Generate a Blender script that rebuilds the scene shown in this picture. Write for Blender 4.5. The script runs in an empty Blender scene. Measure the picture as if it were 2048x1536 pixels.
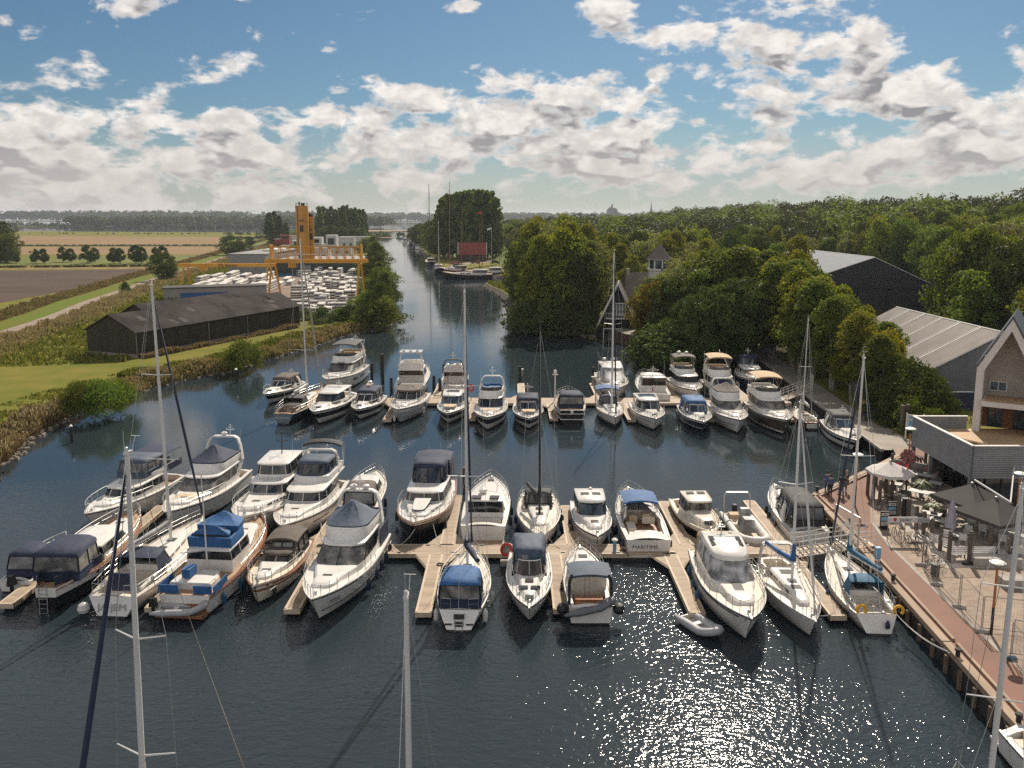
import bpy, bmesh, math, random
import numpy as np
from mathutils import Vector, Matrix
from mathutils.geometry import tessellate_polygon
R=math.radians; PI=math.pi
rnd=random.Random(7)
SC=bpy.context.scene; COL=SC.collection
# ---------------------------------------------------------------- camera, sky, sun
CAMH=23.0; FOC=1700.0; PITCH=9.0; PPY=701.0
cam=bpy.data.objects.new('camera',bpy.data.cameras.new('camera')); COL.objects.link(cam)
cam.location=(0,0,CAMH); cam.rotation_euler=(R(90-PITCH),0,0)
cam.data.sensor_width=36; cam.data.lens=36*FOC/2048; cam.data.shift_y=-(768-PPY)/2048
cam.data.clip_start=.5; cam.data.clip_end=60000
SC.camera=cam
SUN_AZ,SUN_EL=15.5,41.0
vs=SC.view_settings; vs.view_transform='Standard'; vs.look='None'; vs.exposure=.45; vs.gamma=1; vs.use_curve_mapping=False
SC.cycles.use_denoising=False; SC.cycles.use_adaptive_sampling=False; SC.cycles.sample_clamp_direct=40
SC.cycles.max_bounces=6; SC.cycles.transparent_max_bounces=6; SC.cycles.volume_bounces=0
SC.cycles.sample_clamp_indirect=4
_s,_c=math.sin(R(PITCH)),math.cos(R(PITCH))
def G(px,py,z=0.0):
    "photo pixel (2048 frame) -> point of the horizontal plane at height z"
    a=(px-1024)/FOC; b=(py-PPY)/FOC
    t=(CAMH-z)/(_s+b*_c)
    return Vector((a*t,(_c-b*_s)*t,z))
sl=bpy.data.lights.new('sun','SUN'); sl.energy=4.3; sl.angle=R(.53); sl.color=(1,.90,.76)
so=bpy.data.objects.new('sun',sl); COL.objects.link(so)
sd=Vector((math.sin(R(SUN_AZ))*math.cos(R(SUN_EL)),math.cos(R(SUN_AZ))*math.cos(R(SUN_EL)),math.sin(R(SUN_EL))))
so.rotation_euler=sd.to_track_quat('Z','Y').to_euler(); so.location=(40,100,200)
W=bpy.data.worlds.new('World'); SC.world=W; W.use_nodes=True
def world():
    nt=W.node_tree; N=nt.nodes; K=nt.links
    for n in list(N): N.remove(n)
    def m(op,a,b=None,c=None,cl=False):
        n=N.new('ShaderNodeMath'); n.operation=op; n.use_clamp=cl
        for i,x in enumerate((a,b,c)):
            if x is None: continue
            if isinstance(x,(int,float)): n.inputs[i].default_value=x
            else: K.new(x,n.inputs[i])
        return n.outputs[0]
    def mr(x,a,b,c=0,d=1,sm=True):
        n=N.new('ShaderNodeMapRange'); n.interpolation_type='SMOOTHSTEP' if sm else 'LINEAR'
        K.new(x,n.inputs[0])
        for i,q in enumerate((a,b,c,d)): n.inputs[i+1].default_value=q
        return n.outputs[0]
    def mix(f,a,b):
        n=N.new('ShaderNodeMix'); n.data_type='RGBA'
        for i,x in ((0,f),(6,a),(7,b)):
            if isinstance(x,(int,float)): n.inputs[i].default_value=x
            elif isinstance(x,tuple): n.inputs[i].default_value=(*x,1)
            else: K.new(x,n.inputs[i])
        return n.outputs[2]
    def comb(x,y,z):
        n=N.new('ShaderNodeCombineXYZ')
        for i,q in enumerate((x,y,z)):
            if isinstance(q,(int,float)): n.inputs[i].default_value=q
            else: K.new(q,n.inputs[i])
        return n.outputs[0]
    def noise(v,sc,det,ro,dist=0):
        n=N.new('ShaderNodeTexNoise'); n.inputs['Scale'].default_value=sc; n.inputs['Detail'].default_value=det
        n.inputs['Roughness'].default_value=ro; n.inputs['Distortion'].default_value=dist
        K.new(v,n.inputs['Vector']); return n.outputs[0]
    tc=N.new('ShaderNodeTexCoord'); sp=N.new('ShaderNodeSeparateXYZ'); K.new(tc.outputs['Generated'],sp.inputs[0])
    x,y,z=sp.outputs
    az=m('ARCTAN2',x,y); el=m('ARCSINE',z)
    # clouds: (azimuth, elevation, radius az, radius el, weight) in hundredths of a radian
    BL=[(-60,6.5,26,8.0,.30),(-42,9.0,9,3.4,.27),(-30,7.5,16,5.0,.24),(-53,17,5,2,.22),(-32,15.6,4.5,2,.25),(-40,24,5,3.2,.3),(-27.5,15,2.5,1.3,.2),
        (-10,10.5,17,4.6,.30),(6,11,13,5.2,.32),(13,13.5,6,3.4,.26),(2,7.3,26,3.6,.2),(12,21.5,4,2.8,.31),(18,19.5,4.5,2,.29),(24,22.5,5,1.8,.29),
        (31,17.5,7,5.2,.38),(37,14.5,6,4.4,.36),(43,13.3,5,2.3,.33),(21,14.3,3.2,2.5,.28),(57,15.5,9,2.8,.34),(55,10.5,10,3.0,.33),(40,7.5,24,4.0,.24),(28,10,10,3,.22),(-5,23.3,2.6,1.4,.2),(22,25.5,3,1,.24),(-28,35.5,24,6.5,.54),(8,36,28,7,.56),(45,35.5,20,6.5,.5),(-60,40,20,9,.38),(0,62,60,16,.42)]  # final entries: unseen clouds above the frame, added to brighten the water's reflections
    def dens(az,el,det=7,k2=.22):
        v=comb(m('MULTIPLY',az,1.0),m('MULTIPLY',el,1.9),0.37)
        n1=noise(v,17.0,det,.55,.25)
        n2=noise(v,48.0,6,.62,.3)
        acc=None
        for a,e,ra,re,w in BL:
            dx=m('MULTIPLY',m('SUBTRACT',az,a/100),100/ra); dy=m('MULTIPLY',m('SUBTRACT',el,e/100),100/re)
            d=m('ADD',m('MULTIPLY',dx,dx),m('MULTIPLY',dy,dy))
            g=m('MULTIPLY',m('MAXIMUM',m('SUBTRACT',1.0,m('MULTIPLY',d,.45)),0.0),w)
            acc=g if acc is None else m('MAXIMUM',acc,g)
        hz=mr(el,.0,.15,.17,0)
        up=mr(el,.16,.5,0,-.0)
        base=m('ADD',m('ADD',acc,hz),m('MULTIPLY',m('SUBTRACT',n2,.5),k2))
        # the rest of the sky (behind and overhead): unseen scattered cloud, added for fill light
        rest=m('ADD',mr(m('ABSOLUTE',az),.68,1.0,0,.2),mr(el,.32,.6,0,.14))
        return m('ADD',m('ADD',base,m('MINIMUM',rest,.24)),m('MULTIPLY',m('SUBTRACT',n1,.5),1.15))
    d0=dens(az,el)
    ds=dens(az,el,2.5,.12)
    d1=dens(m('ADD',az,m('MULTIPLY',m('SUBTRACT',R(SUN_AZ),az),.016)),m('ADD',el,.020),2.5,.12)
    cover=mr(d0,.165,.31)
    thick=mr(m('ADD',m('MULTIPLY',d0,.6),m('MULTIPLY',ds,.4)),.20,.44)
    under=mr(m('SUBTRACT',d1,ds),-.10,.10)
    dark=m('MULTIPLY',thick,m('ADD',m('MULTIPLY',under,1.0),.08),cl=True)
    dark=m('MULTIPLY',dark,1.35,cl=True)
    sky=N.new('ShaderNodeTexSky'); sky.sky_type='NISHITA'; sky.sun_disc=False
    sky.sun_elevation=R(SUN_EL); sky.sun_rotation=R(SUN_AZ); sky.air_density=1.0; sky.dust_density=.6; sky.ozone_density=2.2
    hs=N.new('ShaderNodeHueSaturation'); hs.inputs['Saturation'].default_value=1.0; hs.inputs['Value'].default_value=1.0
    K.new(sky.outputs[0],hs.inputs['Color'])
    vm=N.new('ShaderNodeVectorMath'); vm.operation='MULTIPLY'; K.new(hs.outputs[0],vm.inputs[0]); vm.inputs[1].default_value=(.25,.345,.40)
    vn=N.new('ShaderNodeVectorMath'); vn.operation='MINIMUM'; K.new(vm.outputs[0],vn.inputs[0]); vn.inputs[1].default_value=(2.6,3.6,4.3)
    blue=vn.outputs[0]
    # cloud radiance relative to the same strength
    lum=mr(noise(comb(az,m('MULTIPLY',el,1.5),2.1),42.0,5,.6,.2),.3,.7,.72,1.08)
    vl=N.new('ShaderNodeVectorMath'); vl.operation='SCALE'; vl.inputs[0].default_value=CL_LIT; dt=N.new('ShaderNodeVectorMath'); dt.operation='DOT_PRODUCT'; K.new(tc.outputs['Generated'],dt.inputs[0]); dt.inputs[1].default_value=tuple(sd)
    K.new(m('MULTIPLY',lum,mr(dt.outputs['Value'],-.75,.35,2.3,1.0)),vl.inputs['Scale'])   # clouds away from the sun brightened, added fill for the boats' shaded sides
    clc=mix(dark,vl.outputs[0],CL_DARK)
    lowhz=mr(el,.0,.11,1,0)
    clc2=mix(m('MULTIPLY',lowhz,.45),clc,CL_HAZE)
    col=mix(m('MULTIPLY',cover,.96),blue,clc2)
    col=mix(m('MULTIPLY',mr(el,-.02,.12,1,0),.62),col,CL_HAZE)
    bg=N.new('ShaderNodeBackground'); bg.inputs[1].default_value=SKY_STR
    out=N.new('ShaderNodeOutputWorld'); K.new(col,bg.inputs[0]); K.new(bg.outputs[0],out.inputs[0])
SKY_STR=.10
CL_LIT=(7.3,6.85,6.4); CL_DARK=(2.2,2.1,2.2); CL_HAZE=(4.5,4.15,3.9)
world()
# ---------------------------------------------------------------- helpers
class MB:
    def __init__(s): s.v=[]; s.f=[]; s.m=[]
    def add(s,vs,fs,m=0):
        o=len(s.v); s.v+= [tuple(q) for q in vs]
        for f in fs: s.f.append(tuple(i+o for i in f)); s.m.append(m)
        return s
    def box(s,c,d,m=0,rz=0,taper=1.0):
        x,y,z=c; a,b,h=d[0]/2,d[1]/2,d[2]/2; ca,sa=math.cos(rz),math.sin(rz); vs=[]
        for k,t in ((-1,1.0),(1,taper)):
            for i,j in ((-1,-1),(1,-1),(1,1),(-1,1)):
                p,q=i*a*t,j*b*t; vs.append((x+p*ca-q*sa,y+p*sa+q*ca,z+k*h))
        return s.add(vs,[(3,2,1,0),(4,5,6,7),(0,1,5,4),(1,2,6,5),(2,3,7,6),(3,0,4,7)],m)
    def bar(s,p,q,r,r2=None,n=6,m=0,cap=True):
        return s.tube([p,q],[r,r if r2 is None else r2],n,m,cap)
    def tube(s,pts,r,n=6,m=0,cap=True):
        pts=[Vector(p) for p in pts]; k=len(pts)
        rs=r if isinstance(r,(list,tuple)) else [r]*k
        rings=[]; up=None
        for i in range(k):
            d=(pts[min(i+1,k-1)]-pts[max(i-1,0)]).normalized()
            if up is None:
                up=Vector((0,0,1)) if abs(d.z)<.9 else Vector((1,0,0))
            a=d.cross(up)
            if a.length<1e-6: a=d.cross(Vector((0,1,0)))
            a.normalize(); b=a.cross(d).normalized(); up=b
            rings.append([pts[i]+(a*math.cos(t)+b*math.sin(t))*rs[i] for t in [2*PI*j/n for j in range(n)]])
        return s.loft(rings,True,m,cap,cap)
    def loft(s,rings,closed=True,m=0,c0=False,c1=False,skip=None,only=None):
        n=len(rings[0]); vs=[p for r_ in rings for p in r_]; fs=[]
        for i in range(len(rings)-1):
            for j in range(n if closed else n-1):
                if only is not None and j not in only: continue
                k=(j+1)%n
                fs.append((i*n+j,i*n+k,(i+1)*n+k,(i+1)*n+j))
        if c0: fs.append(tuple(range(n-1,-1,-1)))
        if c1: fs.append(tuple((len(rings)-1)*n+j for j in range(n)))
        return s.add(vs,fs,m)
    def lathe(s,c,prof,n=12,m=0):
        "prof: (radius,z) bottom to top"
        rings=[[(c[0]+r*math.cos(2*PI*j/n),c[1]+r*math.sin(2*PI*j/n),c[2]+z) for j in range(n)] for r,z in prof]
        return s.loft(rings,True,m,True,True)
    def poly(s,pts,m=0):
        return s.add(pts,[tuple(range(len(pts)))],m)
    def prism(s,pts,z0,z1,m=0,mt=None):
        n=len(pts); vs=[(p[0],p[1],z0) for p in pts]+[(p[0],p[1],z1) for p in pts]
        s.add(vs,[(i,(i+1)%n,n+(i+1)%n,n+i) for i in range(n)],m)
        for tr in tessellate_polygon([[Vector((p[0],p[1],0)) for p in pts]]):
            a,b,c=[Vector((pts[i][0],pts[i][1],0)) for i in tr]
            if (b-a).cross(c-a).z<0: tr=tr[::-1]
            s.add([(pts[i][0],pts[i][1],z1) for i in tr],[(0,1,2)],m if mt is None else mt)
        return s
    def build(s,name,mats,parent=None,smooth=35):
        used=sorted({i for f in s.f for i in f})
        if len(used)<len(s.v):
            mp={k:i for i,k in enumerate(used)}; s.v=[s.v[k] for k in used]; s.f=[tuple(mp[i] for i in f) for f in s.f]
        me=bpy.data.meshes.new(name); me.from_pydata(s.v,[],s.f)
        if not isinstance(mats,(list,tuple)): mats=[mats]
        for q in mats: me.materials.append(M[q] if isinstance(q,str) else q)
        me.polygons.foreach_set('material_index',[min(i,len(mats)-1) for i in s.m])
        if smooth:
            me.polygons.foreach_set('use_smooth',[True]*len(me.polygons)); me.set_sharp_from_angle(angle=R(smooth))
        o=bpy.data.objects.new(name,me); COL.objects.link(o)
        if parent is not None: o.parent=parent
        return o
def tag(o,label=None,cat=None,group=None,kind=None):
    if label: o['label']=label
    if cat: o['category']=cat
    if group: o['group']=group
    if kind: o['kind']=kind
    return o
def empty(name,loc=(0,0,0),rz=0,label=None,cat=None,group=None):
    o=bpy.data.objects.new(name,None); COL.objects.link(o); o.location=loc; o.rotation_euler=(0,0,rz); o.empty_display_size=.3
    return tag(o,label,cat,group)
def dup(root,loc,rz=0,label=None,group=None,sc=None):
    r=root.copy(); COL.objects.link(r); r.location=loc; r.rotation_euler=(0,0,rz)
    if sc is not None: r.scale=sc if isinstance(sc,tuple) else (sc,sc,sc)
    if label: r['label']=label
    if group: r['group']=group
    for ch in list(root.children):
        c=ch.copy(); COL.objects.link(c); c.parent=r
        for g in list(ch.children):
            d=g.copy(); COL.objects.link(d); d.parent=c
    return r
def textmesh(name,body,size,mat,parent,M4,sx=1.0):
    cu=bpy.data.curves.new(name,'FONT'); cu.body=body; cu.size=size; cu.align_x='CENTER'; cu.align_y='CENTER'; cu.extrude=.004
    t=bpy.data.objects.new(name+'_c',cu); COL.objects.link(t)
    bpy.context.view_layer.update()
    me=bpy.data.meshes.new_from_object(t.evaluated_get(bpy.context.evaluated_depsgraph_get()))
    bpy.data.objects.remove(t)
    me.transform(M4@Matrix.Diagonal((sx,1,1,1))); me.materials.clear(); me.materials.append(M[mat])
    o=bpy.data.objects.new(name,me); COL.objects.link(o)
    if parent: o.parent=parent
    return o
# ---------------------------------------------------------------- materials
M={}
def nt_new(name):
    m=bpy.data.materials.new(name); m.use_nodes=True; nt=m.node_tree
    return m,nt,nt.nodes,nt.links,nt.nodes['Principled BSDF']
def mat(name,col,rough=.5,metal=0,var=.12,scale=3.0,bump=0,bscale=20,col2=None,spec=.5,coat=0,stretch=(1,1,1),lo=.35,hi=.65):
    m,nt,N,K,B=nt_new(name)
    B.inputs['Roughness'].default_value=rough; B.inputs['Metallic'].default_value=metal
    B.inputs['Specular IOR Level'].default_value=spec; B.inputs['Coat Weight'].default_value=coat
    tc=N.new('ShaderNodeTexCoord'); mp=N.new('ShaderNodeMapping'); mp.inputs['Scale'].default_value=stretch
    K.new(tc.outputs['Object'],mp.inputs[0])
    n=N.new('ShaderNodeTexNoise'); n.inputs['Scale'].default_value=scale; n.inputs['Detail'].default_value=6
    K.new(mp.outputs[0],n.inputs['Vector'])
    r=N.new('ShaderNodeMapRange'); K.new(n.outputs[0],r.inputs[0]); r.inputs[1].default_value=lo; r.inputs[2].default_value=hi
    mx=N.new('ShaderNodeMix'); mx.data_type='RGBA'; K.new(r.outputs[0],mx.inputs[0])
    c2=col2 if col2 else tuple(c*(1-var) for c in col)
    c1=col if col2 else tuple(min(1,c*(1+var*.4)) for c in col)
    mx.inputs[6].default_value=(*c2,1); mx.inputs[7].default_value=(*c1,1)
    K.new(mx.outputs[2],B.inputs['Base Color'])
    if bump:
        b=N.new('ShaderNodeBump'); b.inputs['Strength'].default_value=bump; b.inputs['Distance'].default_value=.05
        n2=N.new('ShaderNodeTexNoise'); n2.inputs['Scale'].default_value=bscale; n2.inputs['Detail'].default_value=4; K.new(mp.outputs[0],n2.inputs['Vector'])
        K.new(n2.outputs[0],b.inputs['Height']); K.new(b.outputs[0],B.inputs['Normal'])
    M[name]=m; return m
def corrugated(name,col,scale,axis='X',rough=.5,metal=0,strength=.6,var=.15,nscale=.6):
    m=mat(name,col,rough,metal,var,nscale); nt=m.node_tree; N=nt.nodes; K=nt.links
    w=N.new('ShaderNodeTexWave'); w.bands_direction=axis; w.inputs['Scale'].default_value=scale; w.inputs['Distortion'].default_value=0
    tc=[n for n in N if n.type=='TEX_COORD'][0]; K.new(tc.outputs['Object'],w.inputs['Vector'])
    b=N.new('ShaderNodeBump'); b.inputs['Strength'].default_value=strength; b.inputs['Distance'].default_value=.06
    K.new(w.outputs['Fac'],b.inputs['Height']); K.new(b.outputs[0],N['Principled BSDF'].inputs['Normal'])
    return m
mat('gel_white',(.72,.69,.64),.25,var=.08,scale=1.2,coat=.3)
mat('gel_cream',(.68,.61,.50),.3,var=.08,scale=1.2,coat=.2)
mat('gel_grey',(.42,.42,.42),.3,var=.06,scale=1.2)
mat('hull_black',(.010,.011,.014),.3,var=.3,scale=2,spec=.3)
mat('hull_navy',(.010,.020,.045),.15,var=.3,scale=2,coat=.5)
mat('hull_blue',(.012,.05,.09),.2,var=.2,scale=2,coat=.4)
mat('hull_bronze',(.10,.075,.05),.2,var=.15,scale=2,coat=.4)
mat('hull_red',(.16,.015,.015),.3)
mat('boot_dark',(.02,.02,.022),.5)
mat('antifoul',(.03,.05,.08),.7)
mat('steel',(.55,.55,.53),.42,.9,var=.05)
mat('alu',(.62,.62,.60),.38,.6,var=.06,scale=.6)
mat('mast_white',(.68,.67,.64),.35,.1,var=.06,scale=.6)
mat('mast_black',(.02,.02,.023),.35)
mat('teak',(.36,.22,.115),.6,var=.25,scale=8,stretch=(.3,4,1))
mat('wood_varnish',(.28,.10,.035),.25,var=.3,scale=6,coat=.5)
mat('antislip',(.60,.55,.47),.7,var=.1,scale=2)
mat('cushion_tan',(.52,.39,.25),.8,var=.12,scale=2)
mat('cushion_grey',(.28,.28,.28),.85)
mat('canvas_navy',(.018,.028,.062),.8,var=.25,scale=2.5,bump=.5,bscale=4)
mat('canvas_blue',(.02,.10,.26),.75,var=.25,scale=2.5,bump=.5,bscale=4)
mat('canvas_slate',(.055,.08,.12),.75,var=.25,scale=2.5,bump=.6,bscale=4)
mat('canvas_black',(.018,.019,.022),.75,var=.25,scale=2.5,bump=.5,bscale=4)
mat('canvas_grey',(.06,.06,.062),.8,var=.2,scale=2.5,bump=.4,bscale=4)
mat('canvas_brown',(.095,.075,.06),.8,var=.2,scale=2.5,bump=.4,bscale=4)
mat('canvas_tan',(.46,.33,.19),.8,var=.15,scale=2.5,bump=.4,bscale=4)
mat('canvas_teal',(.02,.11,.20),.75,var=.2,scale=2.5,bump=.4,bscale=4)
mat('canvas_white',(.62,.60,.57),.8,var=.1,scale=2.5,bump=.3,bscale=4)
mat('cover_grey',(.30,.29,.28),.7,var=.12,scale=2,bump=.3,bscale=3)
mat('rubber_black',(.015,.015,.016),.6)
mat('rubber_grey',(.36,.36,.37),.55,var=.1,scale=2)
mat('rubber_light',(.56,.54,.50),.5,var=.1,scale=2)
mat('dinghy_grey',(.13,.14,.15),.55,var=.1,scale=2)
mat('fender_navy',(.012,.02,.05),.4); mat('fender_white',(.62,.60,.56),.45); mat('fender_black',(.012,.012,.014),.5); mat('fender_blue',(.02,.08,.16),.45)
mat('orange',(.75,.22,.02),.6); mat('yellow_buoy',(.80,.42,.02),.6); mat('red',(.5,.03,.03),.6); mat('red_cushion',(.62,.03,.07),.8)
mat('lettering_dark',(.05,.05,.055),.5); mat('lettering_grey',(.34,.34,.35),.5); mat('lettering_white',(.7,.7,.68),.5)
mat('flag_white',(.7,.7,.7),.8); mat('flag_red',(.5,.04,.04),.8)
def glass(name,col,rough=.06):
    m,nt,N,K,B=nt_new(name); B.inputs['Base Color'].default_value=(*col,1); B.inputs['Roughness'].default_value=rough
    B.inputs['Specular IOR Level'].default_value=.7
    tc=N.new('ShaderNodeTexCoord'); n=N.new('ShaderNodeTexNoise'); n.inputs['Scale'].default_value=1.3; n.inputs['Detail'].default_value=3
    K.new(tc.outputs['Object'],n.inputs['Vector'])
    mx=N.new('ShaderNodeMix'); mx.data_type='RGBA'; mx.inputs[6].default_value=(*[c*.35 for c in col],1); mx.inputs[7].default_value=(*[c*1.5 for c in col],1)
    mr=N.new('ShaderNodeMapRange'); mr.inputs[1].default_value=.4; mr.inputs[2].default_value=.62; K.new(n.outputs[0],mr.inputs[0]); K.new(mr.outputs[0],mx.inputs[0]); K.new(mx.outputs[2],B.inputs['Base Color'])
    M[name]=m
glass('glass_dark',(.018,.022,.026)); glass('glass_blue',(.03,.055,.075)); glass('glass_brown',(.05,.035,.028)); glass('glass_clear',(.16,.15,.135),.12)
glass('screen_cover',(.16,.145,.13),.6); glass('mesh_cover',(.36,.35,.34),.6); glass('mesh_dark',(.10,.09,.085),.6)
mat('hatch_dark',(.06,.055,.05),.2)
# ---------------------------------------------------------------- ground, water, fields
mat('grass',(.105,.125,.016),.9,var=.3,scale=.22,col2=(.185,.155,.030),lo=.3,hi=.7,bump=.9,bscale=3,spec=.08)
mat('grass_green',(.10,.15,.016),.9,col2=(.13,.125,.02),scale=.15,bump=.8,bscale=3,spec=.08)
mat('grass_dry',(.30,.205,.085),.95,col2=(.13,.10,.035),scale=.16,bump=1,bscale=2.5,spec=.08)
mat('grass_dike',(.10,.15,.03),.95,col2=(.13,.14,.04),scale=.05,spec=.08)
mat('meadow',(.16,.17,.05),.95,col2=(.12,.13,.04),scale=.03,spec=.08)
mat('plough',(.105,.072,.055),.95,col2=(.075,.055,.046),scale=.03,stretch=(.6,2.5,1),bump=.6,bscale=1,spec=.08)
mat('stubble',(.27,.18,.095),.95,col2=(.20,.135,.072),scale=.02,stretch=(.4,4,1),spec=.08)
mat('track',(.30,.245,.195),.95,col2=(.24,.19,.145),scale=.5,spec=.08)
mat('yard',(.27,.21,.165),.95,col2=(.20,.155,.125),scale=.12,spec=.08)
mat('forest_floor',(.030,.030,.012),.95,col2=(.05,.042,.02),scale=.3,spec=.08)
mat('stone_bank',(.12,.105,.085),.9,col2=(.055,.048,.04),scale=2.5,bump=1,bscale=5,spec=.08)
mat('sand',(.33,.24,.15),.95,col2=(.25,.18,.11),scale=.1,spec=.08)
mat('shore_scrub',(.06,.065,.028),.95,col2=(.035,.04,.018),scale=.01,spec=.05)
def water():
    m,nt,N,K,B=nt_new('water'); M['water']=m
    B.inputs['Base Color'].default_value=(.021,.031,.038,1); B.inputs['Roughness'].default_value=.06; B.inputs['IOR'].default_value=1.33
    tc=N.new('ShaderNodeTexCoord')
    def nz(sc,st,det,rot=0,ro=.55):
        mp=N.new('ShaderNodeMapping'); mp.inputs['Scale'].default_value=st; mp.inputs['Rotation'].default_value=(0,0,R(rot)); K.new(tc.outputs['Object'],mp.inputs[0])
        n=N.new('ShaderNodeTexNoise'); n.inputs['Scale'].default_value=sc; n.inputs['Detail'].default_value=det; n.inputs['Roughness'].default_value=ro; K.new(mp.outputs[0],n.inputs['Vector']); return n.outputs[0]
    def mul(a,b):
        n=N.new('ShaderNodeMath'); n.operation='MULTIPLY'
        for i,q in enumerate((a,b)):
            if isinstance(q,(int,float)): n.inputs[i].default_value=q
            else: K.new(q,n.inputs[i])
        return n.outputs[0]
    def add(a,b):
        n=N.new('ShaderNodeMath'); n.operation='ADD'; K.new(a,n.inputs[0]); K.new(b,n.inputs[1]); return n.outputs[0]
    patch=nz(.024,(1,2.2,1),5,20)
    pr=N.new('ShaderNodeMapRange'); pr.inputs[1].default_value=.35; pr.inputs[2].default_value=.65; pr.inputs[3].default_value=.32; pr.inputs[4].default_value=1.15; K.new(patch,pr.inputs[0])
    h=add(mul(nz(1.3,(1,1.8,1),2,12),.13),add(mul(nz(3.6,(1,1.5,1),1.5,-8),.080),mul(nz(9,(1,1.3,1),1,25),.014)))
    h=mul(h,pr.outputs[0])
    # the open basin near the camera is ruffled by the wind, the sheltered canal lies calmer
    sp=N.new('ShaderNodeSeparateXYZ'); K.new(tc.outputs['Object'],sp.inputs[0]); wr=N.new('ShaderNodeMapRange'); wr.interpolation_type='SMOOTHSTEP'
    wr.inputs[1].default_value=44; wr.inputs[2].default_value=80; wr.inputs[3].default_value=2.35; wr.inputs[4].default_value=.17; K.new(sp.outputs[1],wr.inputs[0]); h=mul(h,wr.outputs[0])
    b=N.new('ShaderNodeBump'); b.inputs['Strength'].default_value=1; b.inputs['Distance'].default_value=WAVE; K.new(h,b.inputs['Height']); K.new(b.outputs[0],B.inputs['Normal'])
WAVE=.26
water()
def flat(name,pts,z,m,kind='structure'):
    mb=MB()
    P=[Vector((p[0],p[1],0)) for p in pts]
    for tr in tessellate_polygon([P]):
        a,b,c=[P[i] for i in tr]
        if (b-a).cross(c-a).z<0: tr=tr[::-1]
        mb.add([(P[i].x,P[i].y,z) for i in tr],[(0,1,2)])
    o=mb.build(name,m,None,0); o['kind']=kind; return o
def ribbon(name,left,right,z,m,kind='structure',sub=1):
    mb=MB(); mb.loft([[(*l[:2],z),(*r[:2],z)] for l,r in zip(left,right)],False); o=mb.build(name,m,None,0); o['kind']=kind; return o
wat=flat('water',[(-9000,-300),(9000,-300),(9000,14000),(-9000,14000)],0,'water')
# submerged bed keeps the shallow look dark
LZ=1.0
def smooth_line(pts,n=4):
    out=[]
    for i in range(len(pts)-1):
        p0=pts[max(i-1,0)];p1=pts[i];p2=pts[i+1];p3=pts[min(i+2,len(pts)-1)]
        for k in range(n):
            t=k/n
            out.append(tuple(.5*((2*p1[j])+(-p0[j]+p2[j])*t+(2*p0[j]-5*p1[j]+4*p2[j]-p3[j])*t*t+(-p0[j]+3*p1[j]-3*p2[j]+p3[j])*t**3) for j in (0,1)))
    out.append(tuple(pts[-1][:2])); return out
shoreL=[(-150,-40),(-75,20),(-45,58)]+[tuple(G(x,y)[:2]) for x,y in ((0,936),(39,902),(75,872),(115,850),(160,822),(250,795),(370,762),(470,742),(530,722),(620,698),(680,675),(745,661),(778,652),(787,640),(781,600),(776,580),(768,552),(763,530),(757,500),(754,481),(742,470))]
shoreL=smooth_line(shoreL,4)
jr=random.Random(3)
shoreL=[(x+jr.uniform(-.35,.35)*min(1,y/90),y+jr.uniform(-.4,.4)*min(1,max(y,1)/90)) for x,y in shoreL]
def inland(line,d,side):
    out=[]
    for i,p in enumerate(line):
        a=Vector(line[max(i-1,0)]); b=Vector(line[min(i+1,len(line)-1)]); t=(b-a).normalized()
        nrm=Vector((-t.y,t.x))*side
        out.append((p[0]+nrm.x*d,p[1]+nrm.y*d))
    return out
inL=inland(shoreL,1.7,1); inL2=inland(shoreL,.35,1)
farL=[tuple(G(x,y)[:2]) for x,y in ((560,467),(300,465.5),(60,464))]+[(-3000,1150),(-3000,-40)]
flat('ground',inL+farL,LZ,'grass')
ribbon('grass_bank',[(*p,) for p in inL2],inL,0,'grass_dry')
bk=bpy.data.objects['grass_bank']
for i,v in enumerate(bk.data.vertices): v.co.z=.28 if i%2==0 else LZ
def strip_mesh(name,a,za,b,zb,m,kind='structure'):
    mb=MB(); mb.loft([[(*p[:2],za),(*q[:2],zb)] for p,q in zip(a,b)],False); o=mb.build(name,m,None,0); o['kind']=kind; return o
strip_mesh('stone_bank',inland(shoreL,-.5,1),-.4,inL2,.28,'stone_bank')
# right land
shoreR0=[(36.0,78.3),(36.6,99),(38.6,127)]+[tuple(G(x,y)[:2]) for x,y in ((1440,722),(1335,714),(1230,683))]
shoreR1=[tuple(G(x,y)[:2]) for x,y in ((1222,681),(1185,668),(1130,664),(1080,658),(1040,645),(1016,622),(1009,602),(992,588),(964,574),(970,570),(1030,563))]
shoreR2=[tuple(G(x,y)[:2]) for x,y in ((1030,556),(990,556),(935,545),(880,540),(858,524),(845,508),(832,492),(818,481),(808,473),(806,469))]
shoreR1=smooth_line(shoreR1,4); shoreR2=smooth_line(shoreR2,3)
shR=shoreR1+shoreR2
inR=inland(shR,1.6,-1)
farR=[(-130,1150)]
def hill(x,y):
    def ss(a,b,v):
        t=min(1,max(0,(v-a)/(b-a))); return t*t*(3-2*t)
    return LZ+ 9.5*ss(60,170,x)*ss(130,330,y)+1.5*ss(250,500,y)*ss(20,80,x)
flat('ground',inR+[(-100,1120),(3000,1150),(3000,78.3)]+shoreR0,LZ,'grass')
strip_mesh('stone_bank',inland(shR,.5,-1)if False else inland(shR,-.5,-1),-.4,inR,LZ,'stone_bank')
mb=MB(); nx,ny=50,50
gx=[40+ (i/nx)**1.4*900 for i in range(nx+1)]; gy=[128+(j/ny)**1.4*900 for j in range(ny+1)]
mb.add([(x,y,hill(x,y)+.012-(.6 if i==0 else 0)) for j,y in enumerate(gy) for i,x in enumerate(gx)],[(j*(nx+1)+i,j*(nx+1)+i+1,(j+1)*(nx+1)+i+1,(j+1)*(nx+1)+i) for j in range(ny) for i in range(nx)])
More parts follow.
